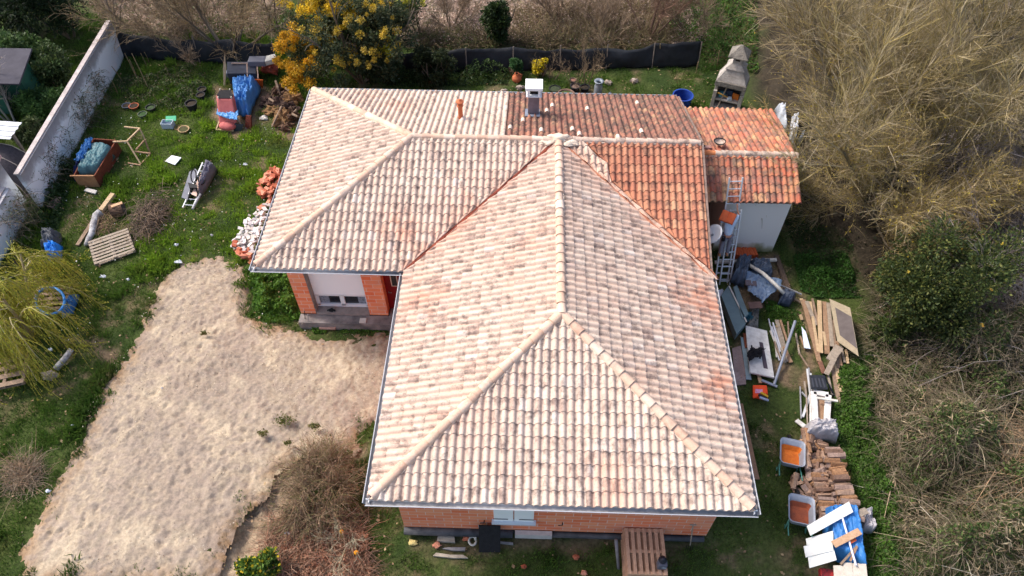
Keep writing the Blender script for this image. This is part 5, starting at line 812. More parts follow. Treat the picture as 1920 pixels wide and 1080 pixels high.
plank('pale_plank', 'pale blue grey plank left of the white door leaf', 'plank', (1393, 633), (1404, 712), .18, .04, mat('blue_grey_paint', S(150, 170, 178), S(130, 150, 158), 4, .7), .06); plank('rusty_plank', 'short rust coloured plank under the white door leaf', 'plank', (1396, 625), (1400, 652), .12, .04, wood('rust_wood', S(150, 86, 60), S(120, 66, 48)), .12); plank('short_batten', 'short batten sticking out below the white door leaf', 'batten', (1422, 700), (1426, 718), .12, .04, WL, .1)
q = thing('grey_prop', 'grey steel post with foot plate slanting beside the white door leaf', 'post', at(1450, 720, .1)); MB().tube([at(1451, 722, .12), at(1470, 665, .35), at(1491, 602, .5)], .05, 8).build('tube', mat('steel_blue', S(136, 142, 156), rough=.5, metal=.2), q); MB().beam(at(1428, 713, .15), at(1457, 725, .1), .09, .05).build('foot_plate', mat('steel_blue', S(1, 1, 1)), q)
def battens(lst, cols, grp, label, z0=.06):
    for k, (a, b, w_) in enumerate(lst): plank('batten', label, 'batten', a, b, w_, .05, cols[k % len(cols)], z0+.04*(k % 3)+.05*random.random(), z0+.05*random.random()+.03*(k % 2), grp)
battens([((1441, 598), (1461, 676), .04), ((1444, 620), (1466, 676), .05), ((1449, 605), (1470, 674), .05), ((1452, 622), (1456, 670), .05), ((1447, 612), (1463, 660), .04)], [mat('pale_lath', S(196, 196, 204), S(176, 178, 188), 5, .7), PV], 'thin white laths right of the white door leaf', 'thin white lath lying right of the white door leaf')
battens([((1456, 600), (1478, 678), .14), ((1463, 600), (1476, 640), .08), ((1477, 603), (1480, 640), .05), ((1454, 612), (1472, 680), .09), ((1470, 650), (1483, 680), .13), ((1452, 640), (1464, 676), .05), ((1492, 625), (1499, 665), .06), ((1500, 630), (1510, 655), .06), ((1499, 663), (1515, 688), .05)], [WG, WB, WD], 'battens scattered between door leaf and planks', 'weathered batten lying between door leaf and plank pile')
board('white_offcut', 'white melamine offcut lying among the planks', 'board', [(1503, 612), (1511, 622), (1520, 654), (1508, 652)], .18, .03, mat('melamine', S(206, 216, 232), rough=.5))
battens([((1502, 560), (1514, 590), .12), ((1506, 562), (1536, 678), .16), ((1512, 565), (1530, 610), .14), ((1519, 566), (1534, 660), .1), ((1523, 560), (1534, 610), .08), ((1536, 564), (1539, 662), .15), ((1546, 566), (1551, 664), .18), ((1553, 568), (1560, 650), .14), ((1500, 590), (1504, 600), .1), ((1560, 600), (1566, 660), .12), ((1544, 622), (1548, 648), .1), ((1570, 640), (1577, 686), .1), ((1576, 648), (1584, 680), .08), ((1586, 655), (1590, 682), .08), ((1566, 650), (1572, 690), .1)], [WL, WB, WG, WL, WD], 'long planks stacked beside the plywood sheet', 'long sawn plank in the pile left of the plywood sheet', .08)
T(MB().beam(at(1574, 650, .4), at(1556, 676, .4), .3, .05).build('plank', WG, bevel=.004), 'short wide grey plank lying crosswise on the pile', 'plank'); T(MB().beam(at(1564, 672, .45), at(1549, 702, .2), .18, .05).build('plank', WG, bevel=.004), 'grey plank slanting down from the crosswise one', 'plank')
battens([((1560, 682), (1574, 760), .14), ((1566, 678), (1577, 735), .14), ((1537, 678), (1545, 700), .16), ((1553, 705), (1560, 740), .07)], [WD, WL, wood('red_brown', S(136, 98, 80), S(112, 78, 64)), WG], 'planks trailing down from the pile', 'plank trailing from the pile toward the old window frames')
q = thing('plywood_sheet', 'large dark faced plywood sheet with pale edges leaning on the planks', 'plywood', at(1585, 620)); P4 = [at(1555, 560, .35), at(1594, 577, .75), at(1610, 668, .75), at(1570, 640, .35)]; MB().slab(P4, .05).build('sheet', wood('plywood_edge', S(158, 146, 124), S(140, 128, 108)), q)
pd = lambda s, t: (1-s)*(1-t)*P4[0]+s*(1-t)*P4[1]+s*t*P4[2]+(1-s)*t*P4[3]+np.array([0, 0, .006]); MB().slab([pd(.22, .16), pd(.98, .2), pd(.98, .86), pd(.2, .8)], .008).build('dark_face', mat('film_face', S(92, 84, 84), S(78, 70, 70), 3, .6), q)
# orange bag of tools
q = thing('orange_tool_bag', 'bright orange bag with hand tools lying on the grass', 'bag', at(1425, 737)); OB = mat('bright_orange', S(240, 84, 36), S(224, 70, 28), 4, .6); MB().add([at(1411, 722, .35), at(1438, 723, .35), at(1440, 736, .3), at(1412, 748, .3), at(1411, 746, .0), at(1440, 752, 0), at(1438, 722, 0), at(1411, 722, 0)], [(3, 2, 1, 0), (4, 5, 2, 3), (5, 6, 1, 2), (7, 4, 3, 0), (0, 1, 6, 7)]).build('bag_body', OB, q, bevel=.04)
board('emblem', '', '', [(1416, 729), (1430, 730), (1430, 737), (1416, 737)], .335, .012, mat('print_lilac', S(196, 176, 214), S(214, 90, 120), 14, .6)); e_ = bpy.data.objects['emblem']; del e_['label'], e_['category']; e_.parent = q; e_.location = -wl(q); e_.name = 'printed_patch'
for k, (a, b, c) in enumerate((((1422, 740), (1438, 748), (34, 34, 40)), ((1426, 736), (1440, 744), (206, 160, 40)), ((1424, 745), (1441, 751), (150, 158, 180)))): T(MB().beam(at(*a, .42), at(*b, .34), .08, .06).build('hand_tool', mat('tool_%d' % k, S(*c), rough=.5), bevel=.015), ('black', 'yellow', 'grey blue')[k]+' handled tool lying on the orange bag', 'hand tool')
plank('scaffold_plank', 'long brown plank leaning along the right eave of the house', 'plank', (1386, 757), (1417, 899), .24, .05, wood('brown_plank', S(150, 116, 92), S(128, 98, 78)), .1)
T(MB().prism([at(x, y)[:2] for x, y in ((1372, 655), (1388, 650), (1397, 700), (1398, 722), (1378, 724))], .0, .07).build('concrete_pad', mat('pinkish_concrete', S(158, 138, 134), S(132, 112, 106), 3, .95, .4, 14)), 'small pinkish concrete pad beside the right gutter', 'slab')
# old window frames, chair back, bars
q = thing('black_plastic_chair', 'black plastic chair back lying above the white window frames', 'chair', at(1535, 715)); B4 = [at(1518, 703, .5), at(1546, 703, .5), at(1553, 730, .45), at(1521, 729, .45)]; MB().slab(B4, .05).build('backrest', mat('black_plastic', S(34, 36, 42), S(50, 52, 58), 5, .4), q, bevel=.01)
bd = lambda s, t, z=.012: (1-s)*(1-t)*B4[0]+s*(1-t)*B4[1]+s*t*B4[2]+(1-s)*t*B4[3]+np.array([0, 0, z])
for s_ in (.12, .34, .56, .78): MB().beam(bd(s_, .25), bd(s_+.03, .9), .05, .02).build('slat', mat('black_plastic_2', S(66, 68, 76), rough=.4), q)
for l in ([(1546, 706), (1566, 745)],): MB().tube([at(*l[0], .45), at(*l[1], .05)], .03, 6).build('leg', mat('black_plastic', S(1, 1, 1)), q)
def frame(label, pts, z, w_=.16, rails=True, ww=None):
    P = [at(x, y, z) for x, y in pts]; o = thing('window_frame', label, 'window frame', P[0])
    for i_ in range(4):
        if rails or i_ % 2: MB().beam(P[i_], P[(i_+1) % 4], w_, .07).build('frame_rail', WFm, o, bevel=.004)
    return o
WFm = mat('chipped_white', S(226, 226, 226), S(198, 192, 186), 7, .6, .2)
frame('wide white window frame with open middle on the scrap pile', [(1525, 735), (1553, 741), (1549, 803), (1529, 798)], .32, .2); frame('narrow white frame under the left of the wide one', [(1521, 738), (1530, 738), (1531, 800), (1521, 796)], .2, .1)
plank('brown_board', 'brown board visible through the wide white window frame', 'board', (1541, 736), (1539, 800), .34, .03, WB, .2); plank('white_rail', 'white rail lying crosswise on the window frames', 'rail', (1532, 746), (1571, 752), .08, .05, mat('white_plastic', S(1, 1, 1)), .5); plank('pink_strip', 'narrow pinkish strip at the right of the window frames', 'strip', (1557, 742), (1555, 795), .06, .03, mat('pinkish_board', S(1, 1, 1)), .12)
battens([((1513, 692), (1519, 740), .05), ((1516, 690), (1520, 735), .05), ((1508, 715), (1512, 745), .06), ((1519, 740), (1505, 782), .08), ((1500, 725), (1502, 785), .04), ((1512, 745), (1514, 798), .04), ((1520, 700), (1522, 760), .05), ((1503, 735), (1512, 745), .05), ((1555, 755), (1557, 794), .04)], [ALU, ZINC, WG], 'bars and laths left of the window frames', 'thin metal or wooden bar beside the white window frames')
T(MB().beam(at(1493, 788, .1), at(1513, 803, .2), .16, .05).build('white_lath', PW, bevel=.01), 'short whitish slat pointing at the firewood stack', 'slat')
# wheelbarrows
def wheelbarrow(label, px, rz, fill, dirt):
    p = at(px[0], px[1], 0); o = thing('wheelbarrow', label, 'wheelbarrow', p); GB = mat('barrow_grey', S(156, 162, 174), S(138, 144, 156), 4, .45, metal=.2); GRN = mat('green_frame', S(74, 128, 116), rough=.5)
    def rr(w_, d_, r, z, y0=0, n=6):
        out = []
        for cx_, cy_, a0 in ((w_/2-r, d_/2-r, 0), (-w_/2+r, d_/2-r, 90), (-w_/2+r, -d_/2+r, 180), (w_/2-r, -d_/2+r, 270)):
            for t in range(n+1): a_ = R_(a0+90*t/n); out.append((cx_+r*math.cos(a_), y0+cy_+r*math.sin(a_), z))
        return out
    rings = [rr(.44, .46, .08, .33, -.08), rr(.50, .52, .09, .34, -.07), rr(.66, .78, .12, .62), rr(.70, .82, .13, .64), rr(.70, .82, .13, .62), rr(.62, .74, .11, .61), rr(.46, .48, .08, .37, -.08)]
    n = len(rings[0]); V = [v for r in rings for v in r]; F = [(i_*n+j_, i_*n+(j_+1) % n, (i_+1)*n+(j_+1) % n, (i_+1)*n+j_) for i_ in range(len(rings)-1) for j_ in range(n)]+[tuple(range(n))[::-1]]
    t_ = MB().add(V, F).build('tray', GB, o, bevel=0); t_.location = (0, 0, 0)
    lin = rr(.585, .62, .1, .53, -.055) ; f0 = rr(.475, .49, .08, .395, -.08)
    l_ = MB().add(f0+lin, [(j_, (j_+1) % n, n+(j_+1) % n, n+j_)[::-1] for j_ in range(n)]+[tuple(range(n))]).build('rusty_lining', fill, t_); l_.location = (0, 0, 0)
    for s_ in (-1, 1):
        for nm, pts, r in (('handle', [(s_*.14, .55, .2), (s_*.2, .1, .3), (s_*.3, -.5, .42), (s_*.31, -.75, .5)], .018), ('leg', [(s_*.24, -.2, .32), (s_*.27, -.36, .02), (s_*.27, -.24, .02)], .016)):
            e = MB().tube(pts, r, 7).build(nm, GRN, o, smooth=True); e.location = (0, 0, 0)
    wz = Matrix.Rotation(R_(90), 3, 'Y'); e = MB().lathe((0, .58, .19), [(.1, -.03), (.18, -.035), (.19, 0), (.18, .035), (.1, .03)], 20, tilt=wz).build('tyre', mat('black_rubber', S(1, 1, 1)), o, smooth=True); e.location = (0, 0, 0)
    o.rotation_euler = (0, 0, rz); o.scale = (1.12, 1.12, 1.12); return o
wheelbarrow('grey wheelbarrow with bright orange rusty tray, upper of the two', (1474, 866), -.22, mat('bright_rust', S(206, 112, 34), S(176, 84, 22), 6, .6, .3), 0); wheelbarrow('grey wheelbarrow with dull brown rusted tray, lower of the two', (1490, 972), -.2, mat('dull_rust', S(150, 78, 50), S(118, 64, 48), 7, .85, .4), 0)
# firewood
LG = [wood('log_grey', S(158, 134, 122), S(108, 90, 82)), wood('log_split', S(176, 146, 124), S(132, 106, 90)), wood('log_brown', S(140, 110, 92), S(92, 72, 62)), wood('log_orange', S(168, 126, 92), S(120, 90, 66))]
protos = []
for k in range(8):
    mb = MB(); r = .086; n = 7; cut = (.0, 1.0, -.3)[k % 3]; Vv = []
    for i_ in range(5):
        for j_ in range(n):
            a_ = 2*math.pi*j_/n+k; rad = r*(1+.22*math.sin(a_*2+k)+.1*math.sin(a_*3+i_)); zz_ = rad*math.sin(a_); 
            if k % 2: zz_ = min(zz_, r*.25)
            Vv.append(((i_-2)*.115+.01*math.sin(j_*3), rad*math.cos(a_), zz_))
    mb.add(Vv, [(i_*n+j_, i_*n+(j_+1) % n, (i_+1)*n+(j_+1) % n, (i_+1)*n+j_) for i_ in range(4) for j_ in range(n)]+[tuple(range(n))[::-1], tuple(range(4*n, 5*n))]); me = bpy.data.meshes.new('split_log'); me.from_pydata(mb.v, [], mb.f); me.materials.append(LG[k % 4]); protos.append(me)
def log(loc, rot, s, label, grp): o = bpy.data.objects.new('split_log', random.choice(protos)); C.objects.link(o); o.location = loc; o.rotation_euler = rot; o.scale = s; T(o, label, 'firewood', grp)
A0, A1 = at(1545, 862), at(1583, 1000); ax = (A1-A0); Ln = np.linalg.norm(ax); ax /= Ln; th0 = math.atan2(ax[1], ax[0])-math.pi/2; sdx = np.array([-ax[1], ax[0], 0]); nl = int(Ln/.155)
for row in range(6):
    for k in range(nl):
        c = A0+ax*(k*.155+.07*(row % 2)); hh = .08+row*.135
        if row == 5 and fbm(k*.5, 3.3, 4) < .35: continue
        s = random.uniform(.75, 1.35); log((c[0]+random.uniform(-.09, .09), c[1]+random.uniform(-.025, .025), hh+random.uniform(-.02, .04)), (random.uniform(0, 6.3), random.uniform(-.1, .1), th0+random.uniform(-.2, .2)), (random.uniform(.95, 1.25), s, s), 'split log stacked crosswise in the long firewood row', 'split logs stacked in the row')
for k in range(nl-6):   # second lower row on the right
    for row in range(4):
        c = A0+ax*((k+5)*.155)-sdx*-.0; c = c+np.array([math.cos(th0), math.sin(th0), 0])*.52; log((c[0], c[1], .08+row*.135), (random.uniform(0, 6.3), 0, th0+random.uniform(-.08, .08)), (1.0, 1.05, 1.05), 'split log in the lower second row on the hedge side', 'logs of the second row')
P = scat(PX([(1478, 905), (1510, 895), (1512, 830), (1536, 835), (1548, 960), (1535, 985), (1508, 965), (1500, 935)]), 85)
for k in range(85):
    hgt = max(0, 1-abs(P[k, 0]-A0[0]+.3)/1.0)*.45; s = random.uniform(.6, 1.1); log((P[k, 0], P[k, 1], .08+random.random()*.25+hgt*.4), (random.uniform(0, 6.3), random.uniform(-.4, .4), random.uniform(0, 6.3)), (s, s, s), 'loose split log spilled left of the firewood row', 'loose logs spilled beside the stack')
for k in range(16): c = at(1512+random.uniform(-7, 8), 818+k*3.2, .35+.02*k); log((c[0], c[1], .45+.1*math.sin(k)), (random.uniform(0, 6.3), random.uniform(-.2, .2), th0+1.4+random.uniform(-.2, .2)), (1, 1.1, 1.1), 'split log stood on end against the left of the firewood row', 'logs leaning against the row')
T(cloth('clear_plastic', [at(1494, 830, 0), at(1565, 838, 0), at(1558, 806, 0), at(1502, 806, 0)], lambda s, t: .55-.4*np.clip(.3-s, 0, 1), .35, mat('milky_plastic', S(178, 176, 182), S(150, 146, 150), 6, .35), seed=81, n=30, fr=5, hem=.15), 'crumpled milky plastic sheet over the far end of the firewood', 'plastic sheet')
T(cloth('tarpaulin', [at(1558, 1030, .75), at(1624, 1062, .75), at(1606, 945, .75), at(1552, 945, .75)], .72, .22, mat('strong_blue_tarp', S(58, 124, 190), S(46, 106, 172), 2, .5), seed=82, n=40, fr=2.5, hem=.06), 'blue tarpaulin covering the near end of the firewood under white boards', 'tarpaulin'); T(cloth('clear_plastic', [at(1610, 1000, 0), at(1634, 1005, 0), at(1624, 960, 0), at(1608, 965, 0)], .1, .4, mat('milky_plastic', S(1, 1, 1)), seed=83, n=20, hem=.1), 'flap of clear plastic on the right of the blue tarpaulin', 'plastic sheet')
BW = mat('white_shelf', S(226, 226, 220), S(206, 204, 196), 3, .5)
board('white_shelf_board', 'longest white board, slanting across the top of the blue tarpaulin', 'board', [(1513, 986), (1592, 940), (1600, 960), (1520, 1004)], 1.1, .04, BW)
board('white_shelf_board', 'upper of the three overlapping white boards', 'board', [(1511, 1010), (1562, 995), (1563, 1015), (1513, 1022)], .98, .03, BW); board('white_shelf_board', 'middle of the three overlapping white boards', 'board', [(1507, 1024), (1560, 1012), (1563, 1032), (1511, 1045)], 1.03, .03, BW); board('white_shelf_board', 'lowest of the three overlapping white boards, nearest the viewer', 'board', [(1515, 1044), (1564, 1031), (1569, 1050), (1518, 1065)], 1.0, .03, BW)
T(MB().beam(at(1563, 1021, 1.1), at(1612, 996, 1.15), .2, .05).build('brown_plank', wood('tan_plank', S(194, 160, 130), S(174, 138, 108)), bevel=.004), 'tan plank lying across the blue tarpaulin and white pole', 'plank'); T(MB().tube([at(1580, 972, 1.1), at(1605, 1060, 1.05)], .03, 7).build('white_pole', mat('lilac_white', S(214, 214, 238), rough=.4)), 'white pole lying lengthwise on the blue tarpaulin', 'pole')
T(MB().beam(at(1606, 965, .85), at(1625, 957, .8), .2, .04).build('plank_end', WG, bevel=.004), 'short plank end poking out right of the blue tarpaulin', 'plank'); T(MB().beam(at(1576, 1058, 1.0), at(1607, 1024, 1.0), .06, .04).build('thin_batten', WD), 'thin batten, left of two on the lower tarpaulin', 'batten'); T(MB().beam(at(1594, 1052, 1.0), at(1606, 1026, 1.02), .06, .04).build('thin_batten', WB), 'thin batten, right of two on the lower tarpaulin', 'batten'); T(MB().box(at(1597, 1013, 1.02), (.22, .14, .08), rz=.5).build('brick_fragment', TM), 'perforated brick piece weighing down the blue tarpaulin', 'brick')
for k, (x0, x1, y0) in enumerate(((1563, 1582, 1060), (1581, 1598, 1055), (1598, 1612, 1056), (1610, 1625, 1057))): board('cream_plank', ('leftmost', 'second', 'third', 'rightmost')[k]+' cream plank in the row at the bottom edge', 'plank', [(x0, y0), (x1-1, y0), (x1+4, 1100), (x0+3, 1100)], .95+.01*(k % 2), .05, mat('cream_board', S(206, 196, 182), S(184, 172, 158), 4, .7))
T(MB().box(at(1550, 1078, .5), (.4, .3, .2), rz=-.1).build('red_box', mat('red_box', S(206, 60, 56), S(60, 40, 50), 9, .5), bevel=.02), 'small red box at the bottom edge beside the cream planks', 'box')
# ================================================================ vegetation
def region_ok(x, y):
    return ~(inpoly(x, y, SAND) & (pdist(x, y, SAND) > .02+.75*np.clip((fbm(x*2.4, y*2.4, 300)-.45)*4, 0, 1))) & ~inpoly(x, y, [(-9.35, 7.9), (-4.4, 7.9), (-4.4, .35), (4.5, .35), (4.5, 8), (5.2, 12.3), (9, 12.3), (9, 17.6), (-9.3, 17)])
def blades(name, x, y, n, h, w_, cols, ww=None, spread=.09, lean=.55, zb=0.):
    """n blades around each tuft at x,y with height h (array)"""
    m = len(x); X = np.repeat(x, n)+rng.normal(size=m*n)*spread; Y = np.repeat(y, n)+rng.normal(size=m*n)*spread; H = np.repeat(h, n)*rng.uniform(.5, 1.25, m*n)
    th = rng.uniform(0, 6.283, m*n); ln = lean*H*rng.uniform(.3, 1.4, m*n); dx = np.cos(th)*ln; dy = np.sin(th)*ln; px = -np.sin(th)*w_/2; py = np.cos(th)*w_/2; z0 = np.full(m*n, zb-.02)
    V = np.stack([np.stack([X-px, Y-py, z0], 1), np.stack([X+px, Y+py, z0], 1), np.stack([X+dx*.4+px*.8, Y+dy*.4+py*.8, z0+H*.65], 1), np.stack([X+dx, Y+dy, z0+H], 1)], 1)
    # quad: base-left, base-right, mid-right, tip
    c = np.repeat(cols, n, 0)*rng.uniform(.75, 1.25, (m*n, 1)); return V.reshape(-1, 3), np.repeat(c, 4, 0)
def grass(name, N, box, fn, n=8, w_=.018, zb=0.):
    x = rng.uniform(box[0], box[1], N); y = rng.uniform(box[2], box[3], N); k, h, c = fn(x, y); V, cc = blades(name, x[k], y[k], n, h[k], w_, c[k], zb=zb)
    o = npmesh(name, V, np.arange(len(V)).reshape(-1, 4), LEAF, col=cc); return St(o, 'stuff')
BARE = [(at(a, b)[0], at(a, b)[1], r) for a, b, r in ((372, 352, 1.1), (210, 463, .85), (325, 301, .35), (168, 357, .35), (255, 285, .0), (180, 430, .4), (225, 395, .4), (185, 310, .9), (430, 210, .9), (317, 236, .4), (346, 246, .4), (363, 206, .4), (253, 203, .3), (1430, 660, 1.2), (1425, 737, .5), (103, 381, .3), (840, 1030, .5), (95, 562, .6), (120, 672, .4))]
def lawn(x, y):
    d, l, rd, th = masks(x, y); k = region_ok(x, y) & (rng.random(len(x)) > np.clip(d*1.1+l*.85+rd*.9, 0, .985)) & ~inpoly(x, y, [(a-.0, b) for a, b in THICK])
    pn = fbm(x*1.9, y*1.9, 70); p2 = fbm(x*.45, y*.45, 71); h = .075+.21*np.clip((pn-.40)*5, 0, 1)*np.clip((p2-.3)*4, .3, 1)
    for bx, by, br in BARE: h = np.where(np.hypot(x-bx, (y-by)*.85) < br, .04, h)
    left = np.clip((-9.3-x)/1.5, 0, 1); h = h*(.55+.65*left); bright = left*np.clip((y-9.5)/2, 0, 1)*np.clip((22.5-y)/3, .3, 1)*np.clip((x+21.2)/5, .25, 1)  # left lawn mask: lushness and a sunlit look painted into the blade colour
    c = lerp(np.ones((len(x), 3))*np.array((.09, .165, .026)), (.23, .37, .03), np.clip(bright*1.05*np.clip((pn-.3)*3, .25, 1), 0, 1)); c = lerp(c, (.035, .08, .016), np.clip(fbm(x*.7, y*.7, 73)*3-1.5, 0, .8)); dry = np.clip(fbm(x*1.7, y*1.7, 74)*4-2.2, 0, .7)*(.3+.7*rng.random(len(x))); c = lerp(c, (.17, .13, .06), dry)
    return k, h, c
grass('grass', 98000, (-27, 9.5, -3, 29), lawn, 9, .02)
def sprinkle(name, n, size, cols, z, box=(-22, 9.5, -2, 25), asp=.7):
    x = rng.uniform(box[0], box[1], n); y = rng.uniform(box[2], box[3], n); k = region_ok(x, y) & (fbm(x*.8, y*.8, 401) > .42); x = x[k]; y = y[k]; m = len(x)
    St(leaves(name, np.column_stack([x, y, z+.1*rng.random(m)]), size, pal(m, cols), up=2.5, aspect=asp), 'stuff')
sprinkle('dead_leaves', 5200, .085, [(.34, .22, .12), (.26, .17, .1), (.42, .3, .17)], .06); sprinkle('daisies', 500, .045, [(.8, .8, .78)], .12, (-22, -9, 7, 20), 1.)
x = rng.uniform(-16, -4, 9000); y = rng.uniform(-1, 12, 9000); k = inpoly(x, y, SAND) & (fbm(x*1.1, y*1.1, 402) > .5); x = x[k]; y = y[k]; St(leaves('sand_debris', np.column_stack([x, y, np.full(len(x), .27)+.08*rng.random(len(x))]), .05, pal(len(x), [(.16, .11, .07), (.3, .22, .15), (.1, .08, .06), (.6, .52, .42)]), up=2., aspect=.4), 'stuff')

# low leafy weeds
def mound(x, y): return 1.9*np.clip((fbm(x*.55, y*.55, 200, 5)-.36)*3.2, 0, 1)*np.clip(pdist(x, y, RT2)/.9, 0, 1)
RT2 = PX([(1640, 560), (1800, 560), (2000, 700), (2050, 1110), (1690, 1110), (1660, 900), (1620, 700)])
def leafbed(name, poly, n, h, cols, size=.09, w=None, up=.6, wob=2., seed=0, bumps=1., mnd=False):
    P = scat(poly, n); MM = mound(P[:, 0], P[:, 1]) if mnd else 0; m = fbm(P[:, 0]*wob, P[:, 1]*wob, 80+seed); hh = h*np.clip((m-.25)*2.2, .08, 1.3)*bumps; ed = np.clip(pdist(P[:, 0], P[:, 1], poly)/.5, .25, 1)
    z = hh*ed*(1-rng.random(n)**2.2*.9)+.02+MM; c = pal(n, cols, w)*(.55+.9*m[:, None]); return St(leaves(name, np.column_stack([P, z]), size, c, up=up), 'stuff')
G1 = [(.06, .15, .015), (.09, .20, .02), (.04, .10, .012), (.12, .22, .03)]
leafbed('weeds', WEEDBED, 9000, .75, G1, .10, seed=1)
leafbed('weeds', PX([(575, 590), (615, 592), (612, 625), (590, 628)]), 1000, .45, G1, .09, seed=2); leafbed('weeds', PX([(630, 603), (735, 603), (730, 622), (640, 626)]), 1500, .25, G1, .07, seed=3)
leafbed('nettles', PX([(1572, 690), (1630, 660), (1650, 760), (1640, 830), (1690, 930), (1690, 1110), (1630, 1110), (1625, 1000), (1600, 900), (1575, 840), (1560, 780)]), 26000, .8, [(.05, .12, .014), (.085, .18, .022), (.035, .08, .012), (.10, .15, .04)], .085, seed=4, wob=1.3)
leafbed('nettles', PX([(1485, 480), (1600, 470), (1620, 560), (1530, 560), (1500, 545)]), 9000, .6, [(.03, .08, .012), (.045, .12, .018)], .08, seed=5); leafbed('nettles', PX([(1465, 400), (1560, 430), (1640, 500), (1600, 560), (1500, 500)]), 7000, .5, [(.025, .06, .012), (.04, .09, .018), (.06, .06, .03)], .08, seed=31); leafbed('weeds', PX([(1430, 560), (1500, 585), (1510, 620), (1500, 640), (1440, 600)]), 2500, .4, [(.04, .10, .012), (.07, .16, .02)], .07, seed=6)
leafbed('back_undergrowth', PX([(1230, -40), (1420, -60), (1420, 140), (1330, 130), (1310, 100), (1250, 70)]), 14000, 1.0, [(.05, .13, .015), (.09, .18, .025), (.035, .08, .012), (.13, .11, .04)], .12, seed=7)
leafbed('back_undergrowth', PX([(700, 110), (900, 110), (960, 130), (950, 160), (770, 165), (700, 160)]), 9000, .7, [(.03, .06, .014), (.045, .08, .018), (.02, .04, .012)], .11, seed=8)
leafbed('wall_foot_plants', PX([(60, 335), (110, 300), (150, 300), (110, 430), (60, 450), (75, 380)]), 5500, .7, [(.022, .05, .014), (.035, .07, .018)], .10, seed=9)
leafbed('vegetable_bed', PX([(215, 150), (360, 120), (400, 160), (340, 220), (240, 200)]), 9000, .35, [(.05, .09, .02), (.09, .12, .035), (.03, .06, .015), (.14, .12, .07)], .09, seed=10)
# dry stems, litter, canes
def canes(name, poly, n, ln, r, cols, w=None, flat=.5, k=6, arch=.5, z0=0., base=None, parent=None, wob=.18, lv=.35, zr=0., mnd=False):
    P = scat(poly, n) if base is None else base; n = len(P); z0 = mound(P[:, 0], P[:, 1])*.85 if mnd else z0; d = rng.normal(size=(n, 3)); d[:, 2] = np.abs(d[:, 2])*flat+.1; d = unit(d); L = ln*(1+lv*rng.normal(size=n)).clip(.3, 2); cur = np.column_stack([P[:, :2], np.full(n, z0)+zr*rng.random(n)]); out = [cur]
    for q in range(k-1):
        d = unit(d+wob*rng.normal(size=d.shape)); d[:, 2] -= arch/(k-1)*(q+1)*.7; d = unit(d); cur = cur+d*(L/(k-1))[:, None]; cur[:, 2] = np.maximum(cur[:, 2], .04); out.append(cur)
    Q = np.stack(out, 1); return tubes(name, Q, r*rng.uniform(.6, 1.5, n), .35, pal(n, cols, w), parent), Q
BR = [(.15, .10, .06), (.22, .16, .10), (.10, .07, .045)]
DRY = [(.36, .29, .18), (.26, .19, .11), (.19, .13, .08), (.42, .35, .23)]
St(canes('leaf_litter_stems', LITTER, 9000, .45, .012, [(.52, .38, .30), (.38, .27, .21), (.6, .48, .39), (.2, .14, .11)], flat=.4, k=4)[0], 'stuff')
St(canes('leaf_litter_stems', LITTER2, 7000, .5, .012, [(.30, .21, .15), (.22, .16, .10), (.36, .27, .18), (.12, .09, .06)], flat=.5, k=4)[0], 'stuff')
P = scat(LITTER, 16000); St(leaves('dry_leaves', np.column_stack([P, .1+.25*rng.random(16000)]), .12, pal(16000, [(.54, .39, .31), (.42, .3, .24), (.62, .49, .41), (.24, .17, .13)]), up=1.), 'stuff')
P = scat(LITTER2, 9000); St(leaves('dry_leaves', np.column_stack([P, .08+.25*rng.random(9000)]), .12, pal(9000, [(.3, .2, .14), (.22, .15, .1), (.36, .26, .2), (.08, .12, .03)]), up=1.), 'stuff')
edge = PX([(780, 60), (1250, 60), (1260, 100), (1180, 92), (780, 92)]); St(canes('dry_weeds', edge, 5000, .8, .012, BR+[(.2, .18, .08), (.12, .13, .05)], flat=1.2, k=4)[0], 'stuff'); St(canes('dry_weeds', PX([(960, 20), (1250, 0), (1280, 90), (980, 90)]), 5000, 1.0, .012, BR+[(.24, .2, .1), (.3, .22, .12)], flat=1.2, k=4)[0], 'stuff'); leafbed('back_undergrowth', PX([(760, 70), (1260, 60), (1260, 96), (760, 96)]), 5000, .5, [(.04, .08, .02), (.08, .09, .03), (.12, .09, .05)], .1, seed=12)
# red bramble patch, sticks over the pit
St(canes('russet_brambles', PX([(520, 975), (600, 960), (680, 990), (700, 1110), (480, 1110), (500, 1010)]), 4200, .7, .010, [(.36, .17, .11), (.28, .16, .10), (.40, .26, .18), (.18, .12, .08)], flat=.6, k=5, arch=.8)[0], 'stuff'); P = scat(PX([(540, 1000), (690, 1000), (700, 1110), (520, 1110)]), 3500); St(leaves('fallen_leaves', np.column_stack([P, .05+.2*rng.random(3500)]), .09, pal(3500, [(.4, .18, .1), (.3, .16, .1), (.46, .26, .17)]), up=1.), 'stuff')
# ---- generic shrubs and trees
def stems(base, n, L, ang, k=6, up=.25, wob=.08, r0=.1):
    th = rng.uniform(0, 6.283, n); a = np.radians(rng.uniform(ang[0], ang[1], n)); d = np.stack([np.sin(a)*np.cos(th), np.sin(a)*np.sin(th), np.cos(a)], 1); cur = np.tile(np.array(base, float), (n, 1))+np.column_stack([np.cos(th)*r0, np.sin(th)*r0, np.zeros(n)]); out = [cur]; Ln = L*(1+.15*rng.normal(size=n)).clip(.6, 1.4)
    for q in range(k-1): d = unit(d+wob*rng.normal(size=d.shape)+np.array([0, 0, up*.2])); cur = cur+d*(Ln/(k-1))[:, None]; out.append(cur)
    return np.stack(out, 1)
def plant(name, label, cat, base, group=None): return thing(name, label, cat, (base[0], base[1], 0), group)
def wc(n, c, j=.15): return pal(n, c, jit=j)
